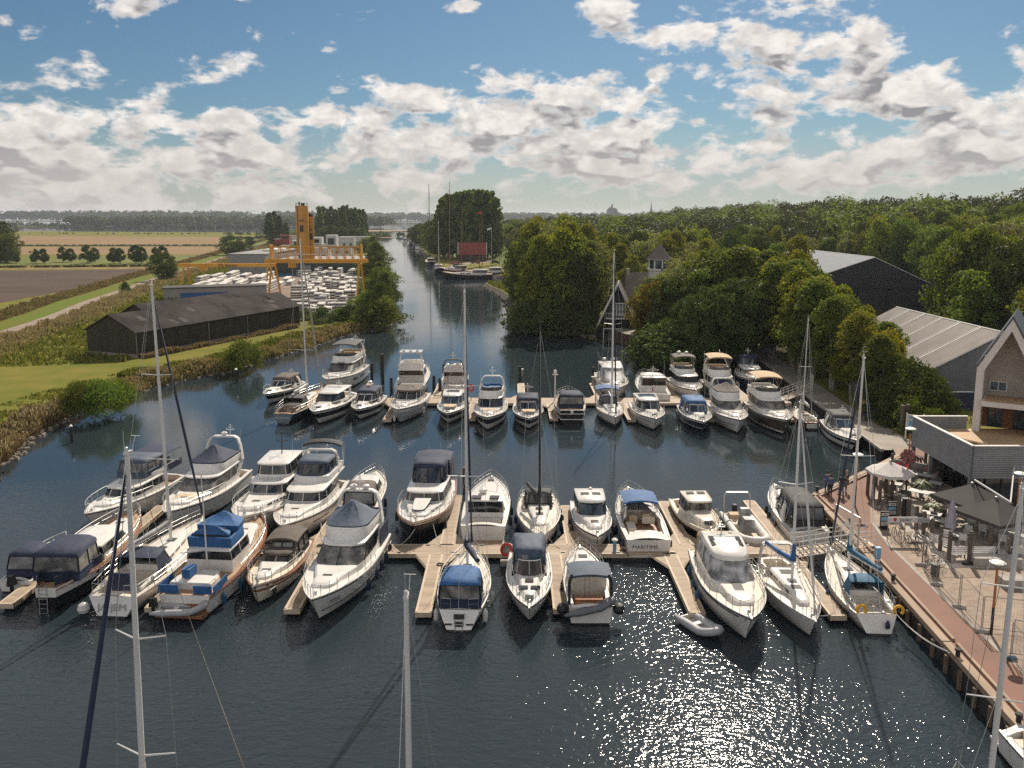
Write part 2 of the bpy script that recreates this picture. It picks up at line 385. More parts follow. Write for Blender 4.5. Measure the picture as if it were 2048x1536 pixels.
mb.build('wooded_hill','forest_floor')['kind']='structure'
# fields on the left, all thin sheets over the ground
def pp(*pts): return [tuple(G(x,y,LZ)[:2]) for x,y in pts]
flat('ploughed_field',pp((-900,541),(-300,541),(0,541),(296,538),(300,543),(250,556),(140,580),(0,606),(-500,700)),LZ+.012,'plough')
flat('field_margin',pp((-900,533),(300,531),(300,538),(-900,541)),LZ+.008,'grass_dry')
flat('meadow',pp((-900,526),(-300,520),(430,509),(440,519),(310,532),(-900,533)),LZ+.008,'meadow')
flat('stubble_field',pp((-900,494),(0,494),(440,493),(432,509),(0,509),(-900,512)),LZ+.012,'stubble')
flat('stubble_field',pp((-900,472),(0,471.5),(445,474),(445,489.5),(0,490),(-900,490)),LZ+.012,'stubble')
flat('field_ditch',pp((-900,490.6),(0,490.4),(445,490),(445,492.4),(-900,493.4)),LZ+.01,'forest_floor')
trk=[(-200,742),(-60,688),(0,668),(60,649),(120,628),(180,603),(240,583),(296,563),(330,552),(365,541),(410,527),(470,507),(520,490),(560,478)]
tl=smooth_line([tuple(G(x,y,LZ)[:2]) for x,y in trk],4)
ribbon('track',inland(tl,1.7,1),inland(tl,-1.7,1),LZ+.028,'track')
ribbon('grass_verge',inland(tl,2.0,1),inland(tl,9,1),LZ+.016,'grass_green')
ribbon('dry_verge',inland(tl,9,1),inland(tl,14,1),LZ+.02,'grass_dry')
ribbon('dry_verge',inland(tl,-2.2,1),inland(tl,-8.0,1),LZ+.02,'grass_dry')
flat('yard',pp((300,612),(370,570),(470,545),(540,530),(735,530),(728,618),(640,640),(595,640),(420,628)),LZ+.03,'yard')
# far shores, islands and lake strips: land sheets over the water sheet
def fs(y): return G(0,y,0).y
flat('far_shore',[(-1000,1680),(-360,1660),(-340,1800),(-300,2900),(-900,2900)],.6,'shore_scrub')
flat('far_shore',[(-4000,1700),(-1000,1680),(-880,2300),(-4000,2400)],.6,'shore_scrub')
flat('far_shore',[(-330,1290),(-190,1250),(-150,1290),(-170,1380),(-330,1370)],.5,'sand')
flat('far_shore',[(-900,3400),(7000,3300),(7000,4200),(-900,4300)],.6,'shore_scrub')
flat('far_shore',[(-7000,3300),(-900,3400),(-900,4300),(-7000,4200)],.6,'shore_scrub')
flat('sand_spit',[(-190,905),(-158,880),(-120,893),(-133,935),(-185,940)],.35,'sand')
# ---------------------------------------------------------------- boat kit
class Boat: pass
FEND=[]
def place_boat(name,label,cat,px,py,end,L,B,zs,zb,yaw=0,group=None):
    "end 'bow': bow tip faces the camera; 'stern': transom faces the camera. Local x runs stern(0) to bow(L)."
    z=zb if end=='bow' else zs
    p=G(px,py,z); rz=(R(-90)+R(yaw)) if end=='bow' else (R(90)-R(yaw))
    if end=='bow': p=p-Vector((math.cos(rz),math.sin(rz),0))*L
    c=Boat(); c.L,c.B,c.zs,c.zb=L,B,zs,zb; c.label=label
    c.root=empty(name,(p.x,p.y,0),rz,label,cat,group)
    return c
def hull(c,kind='motor',cols=('gel_white',),bands=((1,0),),ws=.9,tm=.4,p=2.3,q=.85,flare=.75,rake=.12,cockpit=None,deck='gel_white',g=.09,d=.07,cam=.10,tr=0,dip=0,cockcol=None,gun=None,dq=1.7):
    """bands: list of (v_top, material index) from the sheer down; v is the fraction of the sheer height"""
    L,B=c.L,c.B
    def b(t):
        t=min(max(t,0),1)
        f=ws+(1-ws)*math.sin(min(t/tm,1)*PI/2) if t<tm else max(0,1-((t-tm)/(1-tm))**p)**q
        return max(.025,B/2*f)
    def sh(t): return c.zs+(c.zb-c.zs)*t**dq-dip*math.sin(PI*t)
    def X(t,v): return L*t-rake*L*(1-v)*max(0,t)**4+tr*max(0,v)*(1-t)**9
    sf=.42 if kind=='sail' else (.18 if kind=='dutch' else .07)
    c.fl=lambda t: min(.95,sf*(1-min(1,t/.5))**1.2+.05+flare*t**2.2)
    c.b=b; c.sh=sh; c.X=X; c.deckz=lambda t: sh(t)-d
    ts=[i/14 for i in range(12)]+[.82,.87,.91,.945,.972,.99,1.0]
    ts=sorted(set(ts))
    lv=[1.0]+[x for x,_ in bands[1:]]
    full=[]
    for i,(v,mi) in enumerate(bands):
        nv=bands[i+1][0] if i+1<len(bands) else .10
        full.append((v,mi)); 
        if v-nv>.3: full.append(((v+nv)/2,mi))
    full+= [(.10,len(cols)),(-.04,len(cols)),(-.35,len(cols))]
    vv=[f[0] for f in full]; mi=[f[1] for f in full]
    def sec(t):
        pts=[]; fl=c.fl(t); s=sh(t); bb=b(t)
        for v in vv:
            w=max(v,0)
            hw=bb*((1-fl)+fl*w**.8)
            if v<0: hw*=.75 if v>-.1 else .35
            pts.append((X(t,max(v,0)),hw,s*v))
        return pts
    mb=MB(); S=[sec(t) for t in ts]; n=len(vv)
    for sgn in (1,-1):
        base=len(mb.v); mb.v+=[(x,y*sgn,z) for s in S for x,y,z in s]
        for i in range(len(ts)-1):
            for k in range(n-1):
                a=(base+i*n+k,base+(i+1)*n+k,base+(i+1)*n+k+1,base+i*n+k+1)
                mb.f.append(a if sgn<0 else a[::-1]); mb.m.append(mi[k])
    # transom
    s0=S[0]; base=len(mb.v)
    mb.v+=[(x,y,z) for x,y,z in s0]+[(x,-y,z) for x,y,z in s0]
    for k in range(n-1): mb.f.append((base+k,base+k+1,base+n+k+1,base+n+k)); mb.m.append(mi[k])
    c.hull=mb.build('hull',list(cols)+['boot_dark'],c.root,40)
    # deck with gunwale, side deck and cockpit well
    md=MB(); D=[]; flags=[]
    def prof(t,ck):
        bb=b(t); z=sh(t); gg=min(g,bb*.5); zi=z-d; ca=cam*min(1,bb/(B*.3))
        if ck:
            e=max(bb-.34,.05); zc=z-cockpit[2]
            h=[(bb,z),(bb-gg,z+.012),(bb-gg,zi),(e,zi),(e,zc),(e*.5,zc),(0,zc)]
        else:
            e=max(bb-.34,.02) if bb>.4 else bb*.4
            h=[(bb,z),(bb-gg,z+.012),(bb-gg,zi),(e,zi+ca*.25),(e*.7,zi+ca*.62),(e*.4,zi+ca*.9),(0,zi+ca)]
        x=X(t,1)
        return [(x,y,zz) for y,zz in h]+[(x,-y,zz) for y,zz in h[-2::-1]]
    rows=[]
    tt=list(ts)
    if cockpit:
        t0,t1=cockpit[0],cockpit[1]
        tt=sorted(set(tt+[t0,t1]))
        for t in tt:
            if abs(t-t0)<1e-6:
                rows+= [prof(t,False),prof(t,True)]
            elif abs(t-t1)<1e-6: rows+= [prof(t,True),prof(t,False)]
            else: rows.append(prof(t,t0<t<t1))
    else: rows=[prof(t,False) for t in tt]
    md.loft(rows,False,1)
    for i in range(len(md.f)):
        k=i%12
        if k in (0,11): md.m[i]=0
        if cockpit and k in (4,5,6,7):
            zc=[md.v[j][2] for j in md.f[i]]; xs=[md.v[j][0] for j in md.f[i]]
            if max(xs)-min(xs)>.02 and X(cockpit[0],1)-.01<=min(xs) and max(xs)<=X(cockpit[1],1)+.01: md.m[i]=2
    md.f=[f[::-1] for f in md.f]
    c.deck=md.build('deck',[gun or cols[0],deck,cockcol or 'teak'],c.root,40)
    return c
def ring(xa,xf,wa,wf,rd,z,n=9,ex=.75):
    zf=z[1] if isinstance(z,tuple) else z; za=z[0] if isinstance(z,tuple) else z
    pts=[(xa,-wa),(xa+(xf-rd-xa)*.5,-(wa+wf)/2-.02)]
    for i in range(n):
        a=-PI/2+PI*i/(n-1); cs=max(0,math.cos(a)); sn=math.sin(a)
        pts.append((xf-rd+rd*cs**ex,wf*math.copysign(abs(sn)**ex,sn)))
    pts+=[(xa+(xf-rd-xa)*.5,(wa+wf)/2+.02),(xa,wa)]
    L=max(.01,xf-xa)
    return [(x,y,za+(zf-za)*(x-xa)/L) for x,y in pts]
NR=13  # points of one ring; segments: 0,1 starboard, 2..9 front, 10,11 port, 12 aft
def capring(r,f,dz):
    cx=sum(p[0] for p in r)/len(r); return [(cx+(p[0]-cx)*f,p[1]*f,p[2]+dz) for p in r]
def shell(c,rings,m,name='cabin',crown=.08,capm=None):
    "white bands plus crowned top"
    r=rings[-1]; mb=MB(); mb.loft(rings,True,0)
    top=[r,capring(r,.8,crown*.7),capring(r,.4,crown)]
    mb.loft(top,True,1); mb.poly(top[-1],1)
    return mb.build(name,[m,capm or m],c.root,40)
def glazing(c,lo,hi,gm='glass_dark',fm='gel_white',mull=(2,5,8,10),aft=None,sides=True,front=True,sm=None,fr=.035):
    "windscreen, side windows and aft panel between two rings, mullions proud of the glass"
    def make(nm,segs,mm,gmat):
        mb=MB(); mb.loft([lo,hi],True,0,only=segs)
        for k in mm:
            a,b2=Vector(lo[k%NR]),Vector(hi[k%NR]); mb.bar(a,b2,fr,None,4,1,False)
        return mb.build(nm,[gmat,fm],c.root,0)
    if front: make('windscreen',range(2,10),mull,gm)
    if sides:
        make('side_window',(0,1),(0,1,2),sm or gm); make('side_window',(10,11),(10,11,12),sm or gm)
    if aft: make('cabin_door' if aft!='panel' else 'aft_panel',(12,),(12,0),aft if aft in M else gm)
def house(c,x0,x1,w,z,sill,hw,rake=.7,over=.12,rd=.9,gm='glass_dark',bm='gel_white',fm=None,mull=(2,5,8,10),aft='glass_dark',crown=.09,roofm=None,wa=None,tumble=.10,side=None,base_x=None,rooft=.10,aftrake=.0):
    "cabin from x0 to x1 (metres), half-width w, standing at height z; sill height, window height"
    wa=wa or w; bx=base_x or x1+.15
    zl=z-.25
    r0=ring(x0,bx,wa,w*.96,rd,zl); r1=ring(x0,x1,wa,w*.95,rd,z+sill)
    r2=ring(x0+aftrake,x1-rake,wa-tumble,w*.95-tumble*1.3,rd*.85,z+sill+hw)
    mb=MB(); mb.loft([r0,r1],True,0)
    top=[ring(x0-over+aftrake,x1-rake+over,wa-tumble+.04,w*.95-tumble*1.3+.05,rd*.9,z+sill+hw-.01)]
    top.append(capring(top[0],1.0,rooft)); top.append(capring(top[0],.93,rooft+crown*.5)); top.append(capring(top[0],.5,rooft+crown))
    mb.build('cabin_side',[bm],c.root,40)
    mt=MB(); mt.loft(top,True,0); mt.poly(top[-1]); mt.poly(top[0][::-1]); mt.build('cabin_roof',[roofm or bm],c.root,40)
    glazing(c,r1,r2,gm,fm or bm,mull,aft,sm=side)
    c.rz=z+sill+hw+rooft; c.rx=(x0-over,x1-rake+over); c.rw=wa-tumble
    return c.rz
def trunk(c,x0,x1,w0,w1,z,h,rd=1.2,m='gel_white',hatch=True,win=None,name='coachroof',zt=None,mull=()):
    zb=zt if zt is not None else z
    r0=ring(x0,x1,w0,w1,rd,(z-.2,zb-.2)); r1=ring(x0,x1-.12,w0-.04,w1-.05,rd,(z+h*.8,zb+h*.55)); r2=ring(x0+.02,x1-.3,w0-.16,w1-.14,rd*.9,(z+h,zb+h*.75))
    shell(c,[r0,r1,r2],m,name,.05)
    if win:
        for s in (1,-1):
            mb=MB(); n=win
            for k in range(n):
                u0=x0+(x1-rd-x0)*(.06+k*.92/n); u1=x0+(x1-rd-x0)*(.06+(k+.72)*.92/n)
                L=x1-x0
                def wy(u): 
                    f=(u-x0)/max(.1,(x1-rd-x0)); return (w0+(w1-w0)*f+.005-.02)*s
                def zz(u,f): 
                    q=(u-x0)/L; return z+(zb-z)*q+h*f*(1-.25*q)
                mb.poly([(u0,wy(u0),zz(u0,.28)),(u1,wy(u1),zz(u1,.28)),(u1,wy(u1),zz(u1,.7)),(u0,wy(u0),zz(u0,.7))])
            mb.build('side_window',['glass_dark'],c.root,0)
    if hatch:
        hx=x0+(x1-x0)*.62; q=(hx-x0)/(x1-x0); hz=z+(zb-z)*q+h*(1-.25*q)+.05
        mb=MB(); mb.box((hx,0,hz),(.55,.55,.04)); mb.build('hatch',['hatch_dark'],c.root)
def rail(c,t0=.42,t1=1.0,h=.62,inset=.10,r=.017,mid=True,open_bow=False,step=.09,z0=0,m='steel'):
    mb=MB(); ts=[]; t=t0
    while t<t1-.02: ts.append(t); t+=step*(1 if t<.8 else .55)
    ts.append(min(t1,.985))
    for s in (1,-1):
        P=[(c.X(t,1),s*max(.06,c.b(t)-inset),c.sh(t)+h*min(1,(i+.6)/1.4)) for i,t in enumerate(ts)]
        mb.tube(P,r,4)
        if mid: mb.tube([(x,y,c.sh(t)+h*.5) for (x,y,z),t in zip(P,ts)],r*.6,3)
        for (x,y,z),t in zip(P,ts): mb.bar((x,y,c.sh(t)),(x,y,z),r,None,4)
    if not open_bow:
        a=[(c.X(ts[-1],1),s*max(.06,c.b(ts[-1])-inset),c.sh(ts[-1])+h) for s in (1,-1)]
        mb.tube([a[0],(a[0][0]+.12,0,a[0][2]),a[1]],r,4)
    return mb.build('guard_rail',[m],c.root)
def arch(c,x,w,z0,h,m='gel_white',lean=-.35,wid=.34,th=.10,topw=None,part='radar_arch'):
    tw=topw or w*.82; mb=MB()
    path=[(x,-w,z0),(x+lean*.6,-(w*.55+tw*.45),z0+h*.6),(x+lean,-tw,z0+h*.92),(x+lean,-tw*.75,z0+h),(x+lean,tw*.75,z0+h),(x+lean,tw,z0+h*.92),(x+lean*.6,(w*.55+tw*.45),z0+h*.6),(x,w,z0)]
    rings=[]
    for i,(px,py,pz) in enumerate(path):
        n=Vector((0,0,1)) if 3<=i<=4 else Vector((0,(1 if py>0 else -1),.35 if i in (2,5) else .1)).normalized()
        f=1.25 if i in (0,7) else 1
        o=n*th/2
        rings.append([(px-wid/2*f-o.x,py-o.y,pz-o.z),(px+wid/2*f-o.x,py-o.y,pz-o.z),(px+wid/2*f+o.x,py+o.y,pz+o.z),(px-wid/2*f+o.x,py+o.y,pz+o.z)])
    mb.loft(rings,True,0,True,True)
    return mb.build(part,[m],c.root,40)
def dome(c,x,y,z,r=.28,m='gel_white'):
    mb=MB(); mb.lathe((x,y,z),[(r*.35,0),(r*.35,r*.3),(r*.9,r*.35),(r,r*.6),(r*.9,r*1.0),(r*.5,r*1.25),(.01,r*1.32)],10); return mb.build('radar_dome',[m],c.root)
def antenna(c,pts,h=1.6,m='gel_white'):
    mb=MB()
    for x,y,z in pts: mb=MB(); mb.bar((x,y,z),(x-.12,y,z+h),.014,.006,4); mb.build('antenna',[m],c.root)
def signal_mast(c,x,y,z,h=1.3,m='gel_white',bar=.7):
    mb=MB(); mb.bar((x,y,z),(x-.15,y,z+h),.05,.03,6); mb.box((x-.10,y,z+h*.62),(.06,bar,.05)); mb.box((x-.13,y,z+h*.85),(.05,bar*.5,.04))
    mb.lathe((x-.15,y,z+h),[(.05,0),(.06,.06),(.05,.12),(.01,.14)],6)
    for s in (-1,1): mb.lathe((x-.1,y+s*bar*.45,z+h*.62),[(.04,0),(.05,.05),(.03,.12)],6)
    mb.build('signal_mast',[m],c.root)
def tent(c,x0,x1,w,z,h,m='canvas_navy',drop=.35,peak=.5,n=9):
    "fitted canvas cover drawn to a peak, with folds"
    r0=ring(x0,x1,w,w*.92,.9,z); r1=ring(x0-.03,x1+.05,w+.05,w*.95,.95,z+drop)
    cx=x0+(x1-x0)*peak
    def to(f,hh): return [(cx+(p[0]-cx)*f,p[1]*f,z+drop+(h-drop)*hh+(.05 if i%2 else -.04)*(1 if f>.2 else 0)) for i,p in enumerate(r1)]
    mb=MB(); rr=[r0,r1,to(.8,.14),to(.55,.38),to(.28,.72),to(.08,1)]
    mb.loft(rr,True); mb.poly(rr[-1]); return mb.build('canvas_cover',[m],c.root,50)
def canopy(c,x0,x1,w,z,h,m='canvas_navy',rake=.55,rd=.7,crown=.16,win='glass_clear',lowf=.3,aftrake=.25,mull=(2,4,6,8),w1=None,topm=None,frm=None,bow=0,aftlow=None):
    "folding hood: canvas skirt, clear panes between canvas bars, crowned canvas top"
    w1=w1 or w*.95; al=lowf if aftlow is None else aftlow
    a0=ring(x0,x1,w,w1,rd,z); a1=ring(x0+aftrake*lowf,x1-rake*lowf,w-.02,w1-.02,rd,z+h*lowf)
    a2=ring(x0+aftrake,x1-rake,w-.10,w1-.12,rd*.8,z+h*.84)
    mb=MB(); mb.loft([a0,a1],True)
    top=[a2,capring(a2,1.04,.02),capring(a2,1.0,h*.10),capring(a2,.8,h*.16+crown*.4),capring(a2,.4,h*.16+crown*.75)]
    mb.loft(top,True,1); mb.poly(top[-1],1)
    mb.build('canopy',[m,topm or m],c.root,50)
    def pane(nm,segs,mm):
        p=MB(); p.loft([a1,a2],True,0,only=segs)
        for k in mm: p.bar(a1[k%NR],a2[k%NR],.055,None,4,1,False)
        lo=[Vector(a1[k%NR]) for k in list(segs)+[segs[-1]+1]]; hi=[Vector(a2[k%NR]) for k in list(segs)+[segs[-1]+1]]
        p.tube(lo,.05,4,1); p.tube(hi,.06,4,1)
        p.build(nm,[win,frm or m],c.root,0)
    pane('canopy_window',list(range(2,10)),mull); pane('canopy_window',[0,1],(0,1,2)); pane('canopy_window',[10,11],(10,11,12)); pane('canopy_window',[12],(12,0))
def bimini(c,x0,x1,w,z,m='canvas_navy',crown=.22,legs=None,fr='steel',th=.04):
    mb=MB(); nx,ny=5,7; top=[]
    for i in range(nx):
        u=i/(nx-1); x=x0+(x1-x0)*u
        top.append([(x,w*(2*j/(ny-1)-1),z+crown*(1-abs(2*j/(ny-1)-1)**2.4)-.10*abs(2*u-1)**2) for j in range(ny)])
    mb.loft(top,False); mb.loft([[(x,y,q-th) for x,y,q in r_][::-1] for r_ in top],False)
    for e in (top[0],top[-1]): mb.loft([e,[(x,y,q-.14) for x,y,q in e]],False)
    mb.build('bimini',[m],c.root,60)
    if legs is not None:
        xm=(x0+x1)/2
        for s in (-1,1):
            f=MB(); f.bar((xm,s*w,legs),(x0,s*w,z-.05),.022,None,4); f.bar((xm,s*w,legs),(x1,s*w,z-.05),.022,None,4); f.bar((xm,s*w,legs),(xm,s*w,z),.022,None,4); f.build('bimini_frame',[fr],c.root)
def coaming(c,x0,x1,w,z,h,m='gel_white',rd=1.1,screen=None,inner='antislip',slope=.25,seats='cushion_tan'):
    "flybridge tub: outer wall, rim, inner wall and floor, seats, helm and low screen"
    o0=ring(x0-.1,x1+.12,w*1.0,w*.95,rd,z-.06); o1=ring(x0-.15,x1-slope*.3,w*1.04,w*.96,rd,z+h*.9); o2=ring(x0-.15,x1-slope*.5,w*1.02,w*.93,rd,z+h)
    i2=ring(x0-.0,x1-slope*.5-.14,w*.92,w*.83,rd*.9,z+h); i0=ring(x0+.02,x1-slope*.5-.2,w*.90,w*.81,rd*.9,z+.06)
    mb=MB(); mb.loft([o0,o1,o2,i2,i0],True,0); mb.poly(i0,1); mb.build('flybridge',[m,inner],c.root,40)
    if screen:
        s0=ring(x0,x1-slope*.5-.05,w*.98,w*.9,rd,z+h); s1=ring(x0,x1-slope*.5-.32,w*.95,w*.86,rd*.9,z+h+.36)
        p=MB(); p.loft([s0,s1],True,0,only=range(2,10)); p.build('fly_screen',[screen],c.root,0)
    if seats:
        s=MB(); s.box((x0+.42,0,z+.30),(.6,w*1.4,.42)); s.box((x0+.13,0,z+.55),(.16,w*1.5,.5)); s.box((x0+1.3,w*.55,z+.3),(1.0,w*.5,.42)); s.build('seat',[seats],c.root)
        hb=MB(); hx=x1-rd*.8-.35; hb.box((hx,-w*.35,z+.45),(.5,w*.7,.75),0,0,.8); hb.build('helm_console',[m],c.root)
        hs=MB(); hs.box((hx-.85,-w*.35,z+.5),(.42,.5,.16)); hs.box((hx-1.04,-w*.35,z+.78),(.12,.5,.5)); hs.bar((hx-.85,-w*.35,z+.05),(hx-.85,-w*.35,z+.45),.07,None,6); hs.build('helm_seat',[seats],c.root)
def platform(c,l=.8,z=.32,m='gel_white',w=None,top='teak'):
    mb=MB(); ww=(w or c.b(0)*1.85); mb.box((-l/2+.02,0,z),(l,ww,.12)); mb.box((-l/2+.02,0,z+.072),(l*.9,ww*.94,.02),1); mb.build('swim_platform',[m,top],c.root)
def hull_windows(c,spans,v0=.52,v1=.72,m='glass_dark',kind=None):
    for s in (1,-1):
        for t0,t1 in spans:
            mb=MB(); n=4; lo=[];hi=[]
            for i in range(n+1):
                t=t0+(t1-t0)*i/n
                def pt(v):
                    fl=c.fl(t); return (c.X(t,v),s*(c.b(t)*((1-fl)+fl*v**.8)+.012),c.sh(t)*v)
                k=1-.6*abs(2*i/n-1)**3
                vm=(v0+v1)/2; hv=(v1-v0)/2*k
                lo.append(pt(vm-hv)); hi.append(pt(vm+hv))
            mb.loft([lo,hi],False); mb.build('hull_window',[m],c.root,0)
def stripe(c,v0,v1,m,t0=0,t1=1,name='hull_stripe'):
    for s in (1,-1):
        mb=MB(); lo=[];hi=[]
        for i in range(15):
            t=t0+(t1-t0)*i/14
            for v,a in ((v0,lo),(v1,hi)):
                fl=c.fl(t); a.append((c.X(t,v)+.004,s*(c.b(t)*((1-fl)+fl*v**.8)+.006),c.sh(t)*v))
        mb.loft([lo,hi],False); mb.build(name,[m],c.root,0)
def rubrail(c,m='boot_dark',v=.93,r=.04,t0=0):
    for s in (1,-1):
        mb=MB(); P=[]
        for i in range(17):
            t=t0+(1-t0)*i/16; fl=c.fl(t); P.append((c.X(t,v)+.01,s*(c.b(t)*((1-fl)+fl*v**.8)+.01),c.sh(t)*v))
        mb.tube(P,r,5); mb.build('rub_rail',[m],c.root)
def sunpad(c,x0,x1,w,z,m='cushion_tan',tilt=0):
    mb=MB(); r0=ring(x0,x1,w,w*.85,.3,(z,z+tilt)); mb.loft([r0,capring(r0,.98,.09),capring(r0,.9,.12)],True); mb.poly(capring(r0,.9,.12)); mb.build('sun_pad',[m],c.root,40)
def windlass(c):
    mb=MB(); x=c.X(.955,1); z=c.sh(.955)
    mb.lathe((x-.25,0,z-.04),[(.10,0),(.09,.14),(.05,.2),(.01,.21)],8); mb.box((x+.18,0,z+.0),(.7,.09,.06)); mb.build('windlass',['steel'],c.root)
def deck_boxes(c,lst,m,name):
    for cx,cy,cz,a,b_,h in lst:
        mb=MB(); mb.box((cx,cy,cz),(a,b_,h)); mb.build(name,[m],c.root)
FPROTO={}
def fender(c,lst,col,desc):
    "fenders hang from the boat, so they are things of their own; lst holds (t, side)"
    key=col
    if key not in FPROTO:
        mb=MB(); mb.lathe((0,0,0),[(.02,-.34),(.10,-.31),(.13,-.2),(.135,.1),(.12,.22),(.05,.31),(.03,.36)],8); mb.bar((0,0,.33),(0,0,.62),.012,None,3)
        o=mb.build('fender',[col]); FPROTO[key]=o.data; COL.objects.unlink(o); bpy.data.objects.remove(o)
    cname={'fender_navy':'navy','fender_white':'white','fender_black':'black','fender_blue':'blue'}[col]
    Mx=Matrix.Translation(c.root.location)@Matrix.Rotation(c.root.rotation_euler.z,4,'Z')
    for t,s in lst:
        z=min(.62,c.sh(t)*.42); b_=c.b(t)*.97+.12+.05*t
        p=Mx@Vector((c.X(t,.5),s*b_,z))
        o=bpy.data.objects.new('fender',FPROTO[key]); COL.objects.link(o); o.location=p; o.rotation_euler=(0,0,rnd.uniform(0,3)); sc=rnd.uniform(.95,1.2); o.scale=(sc,sc,sc)
        tag(o,'%s fender hanging beside the %s'%(cname,desc),'fender','fenders beside the '+desc)
def rope(p,q,sag=.25,r=.022,label='',group=None,m='rubber_light'):
    p=Vector(p);q=Vector(q); mb=MB(); mb.tube([p.lerp(q,i/7)-Vector((0,0,sag*4*(i/7)*(1-i/7))) for i in range(8)],r,4)
    tag(mb.build('mooring_line',[m]),label,'rope',group)
def worldpt(c,x,y,z):
    return Matrix.Translation(c.root.location)@Matrix.Rotation(c.root.rotation_euler.z,4,'Z')@Vector((x,y,z))
def wheel(c,x,y,z,r=.42,m='steel',name='steering_wheel'):
    mb=MB(); P=[(x,y+r*math.cos(2*PI*i/14),z+r*math.sin(2*PI*i/14)) for i in range(15)]; mb.tube(P,.022,4)
    for k in range(5): a=2*PI*k/5; mb.bar((x,y,z),(x,y+r*math.cos(a),z+r*math.sin(a)),.012,None,3)
    mb.bar((x+.02,y,z-r-.25),(x+.02,y,z),.07,.05,6); mb.build(name,[m],c.root)
def rig(c,xm,zd,H,mast='mast_white',r=.085,spread=((.55,1.1),),boom=None,cover=None,jib=None,bowx=None,backx=None,rake=.02,coverlen=None,shroud=True,jibr=.075,boomz=1.1,lazy=0,coverr=.17):
    x2=xm-rake*H; top=(x2,0,zd+H)
    mb=MB(); mb.tube([(xm,0,zd-.2),((xm+x2)/2,0,zd+H/2),top],[r,r,r*.72],8)
    mb.box((x2-.05,0,zd+H+.03),(.32,.10,.08)); mb.bar((x2-.1,.05,zd+H),(x2-.35,.05,zd+H+.45),.01,None,3); mb.bar((x2-.35,-.1,zd+H+.45),(x2-.35,.2,zd+H+.45),.012,None,3); mb.bar((x2+.1,0,zd+H),(x2+.1,0,zd+H+.7),.008,None,3)
    mb.lathe((x2+.02,0,zd+H+.07),[(.05,0),(.05,.12),(.01,.15)],6); mb.box((xm+.08,0,zd+1.0),(.12,.16,.25))
    m=mb.build('mast',[mast],c.root)
    for f,w in spread:
        s=MB(); xs=xm+(x2-xm)*f
        for q in (-1,1): s.bar((xs,0,zd+H*f),(xs-.22,q*w,zd+H*f+.10),.035,.022,5)
        s.build('spreader',[mast],m)
    rg=MB(); bx=bowx if bowx is not None else c.L-.12; wr=.011
    if shroud:
        for q in (-1,1):
            xb=xm-.15; yb=q*(c.b(xb/c.L)-.12); zb_=c.sh(xb/c.L); last=(xb,yb,zb_)
            for f,w in spread:
                xs=xm+(x2-xm)*f-.22; rg.bar(last,(xs,q*w,zd+H*f+.1),wr,None,3); last=(xs,q*w,zd+H*f+.1)
            rg.bar(last,(x2,q*.05,zd+H*.97),wr,None,3)
            rg.bar((xb-.35,yb,zb_),(xm+(x2-xm)*spread[0][0],q*.06,zd+H*spread[0][0]),wr,None,3)
        rg.bar(((.02 if backx is None else backx),0,c.sh(0)+.1),(x2-.1,0,zd+H),wr,None,3)
        rg.bar((bx,0,c.sh(1)+.05),(x2+.08,0,zd+H*.985),wr,None,3)
    rg.build('rigging',['steel'],c.root)
    if jib:
        j=MB(); a=Vector((bx,0,c.sh(1)+.15)); b_=Vector((x2+.08,0,zd+H*.97)); P=[a.lerp(b_,t) for t in (.01,.035,.06,.3,.6,.93,.99)]
        j.tube(P,[.09,.09,.05,jibr,jibr*.85,jibr*.5,.02],7); j.build('furled_jib',[jib],c.root)
    if boom:
        bl=boom; bz=zd+boomz; k=MB(); k.tube([(xm-.08,0,bz),(xm-bl,lazy,bz+.12)],.065,6); k.build('boom',[mast],c.root)
        if cover:
            cl=(coverlen or .94)*bl; q=MB(); P=[];RR=[]
            for i in range(9):
                t=i/8; P.append((xm+.02-cl*t,lazy*t*cl/bl+.02*math.sin(9*t),bz+.15+.12*t+.16*(1-t)**3)); RR.append(coverr*(1.15-.55*t)+.025*math.sin(13*t+1))
            q.tube([(xm+.06,0,bz+1.25),(xm+.05,0,bz+.7)]+P,[.09,.13]+RR,9); q.build('sail_cover',[cover],c.root,60)
    return m
def sprayhood(c,x0,x1,w,z,h,m,win='glass_clear'):
    r0=ring(x0,x1,w,w*.95,.35,z); r1=ring(x0+.02,x1-.25,w-.03,w*.9,.35,z+h*.35); r2=ring(x0,x1-.6,w-.10,w*.8,.3,z+h)
    mb=MB(); mb.loft([r0,r1],True,0,only=range(0,12)); top=[r2,capring(r2,.8,.10),capring(r2,.4,.15)]; mb.loft(top,True); mb.poly(top[-1]); mb.loft([r1,r2],True,0,only=(0,1,10,11)); mb.build('sprayhood',[m],c.root,50)
    p=MB(); p.loft([r1,r2],True,0,only=range(2,10))
    for k in (2,4,6,8,10): p.bar(r1[k%NR],r2[k%NR],.05,None,4,1,False)
    p.build('sprayhood_window',[win,m],c.root,0)
def pushpit(c,t1=.18,h=.62,gap=True):
    mb=MB()
    for s in (1,-1):
        P=[(c.X(t,1)+.08,s*(c.b(t)-.1),c.sh(t)+h) for t in (t1,.1,.02)]+[(c.X(0,1)+.08,s*c.b(0)*.45,c.sh(0)+h)]
        mb.tube(P,.018,4); mb.tube([(x,y,z-h*.5) for x,y,z in P],.012,3)
        for x,y,z in P: mb.bar((x,y,z-h),(x,y,z),.016,None,4)
    mb.build('pushpit',['steel'],c.root)
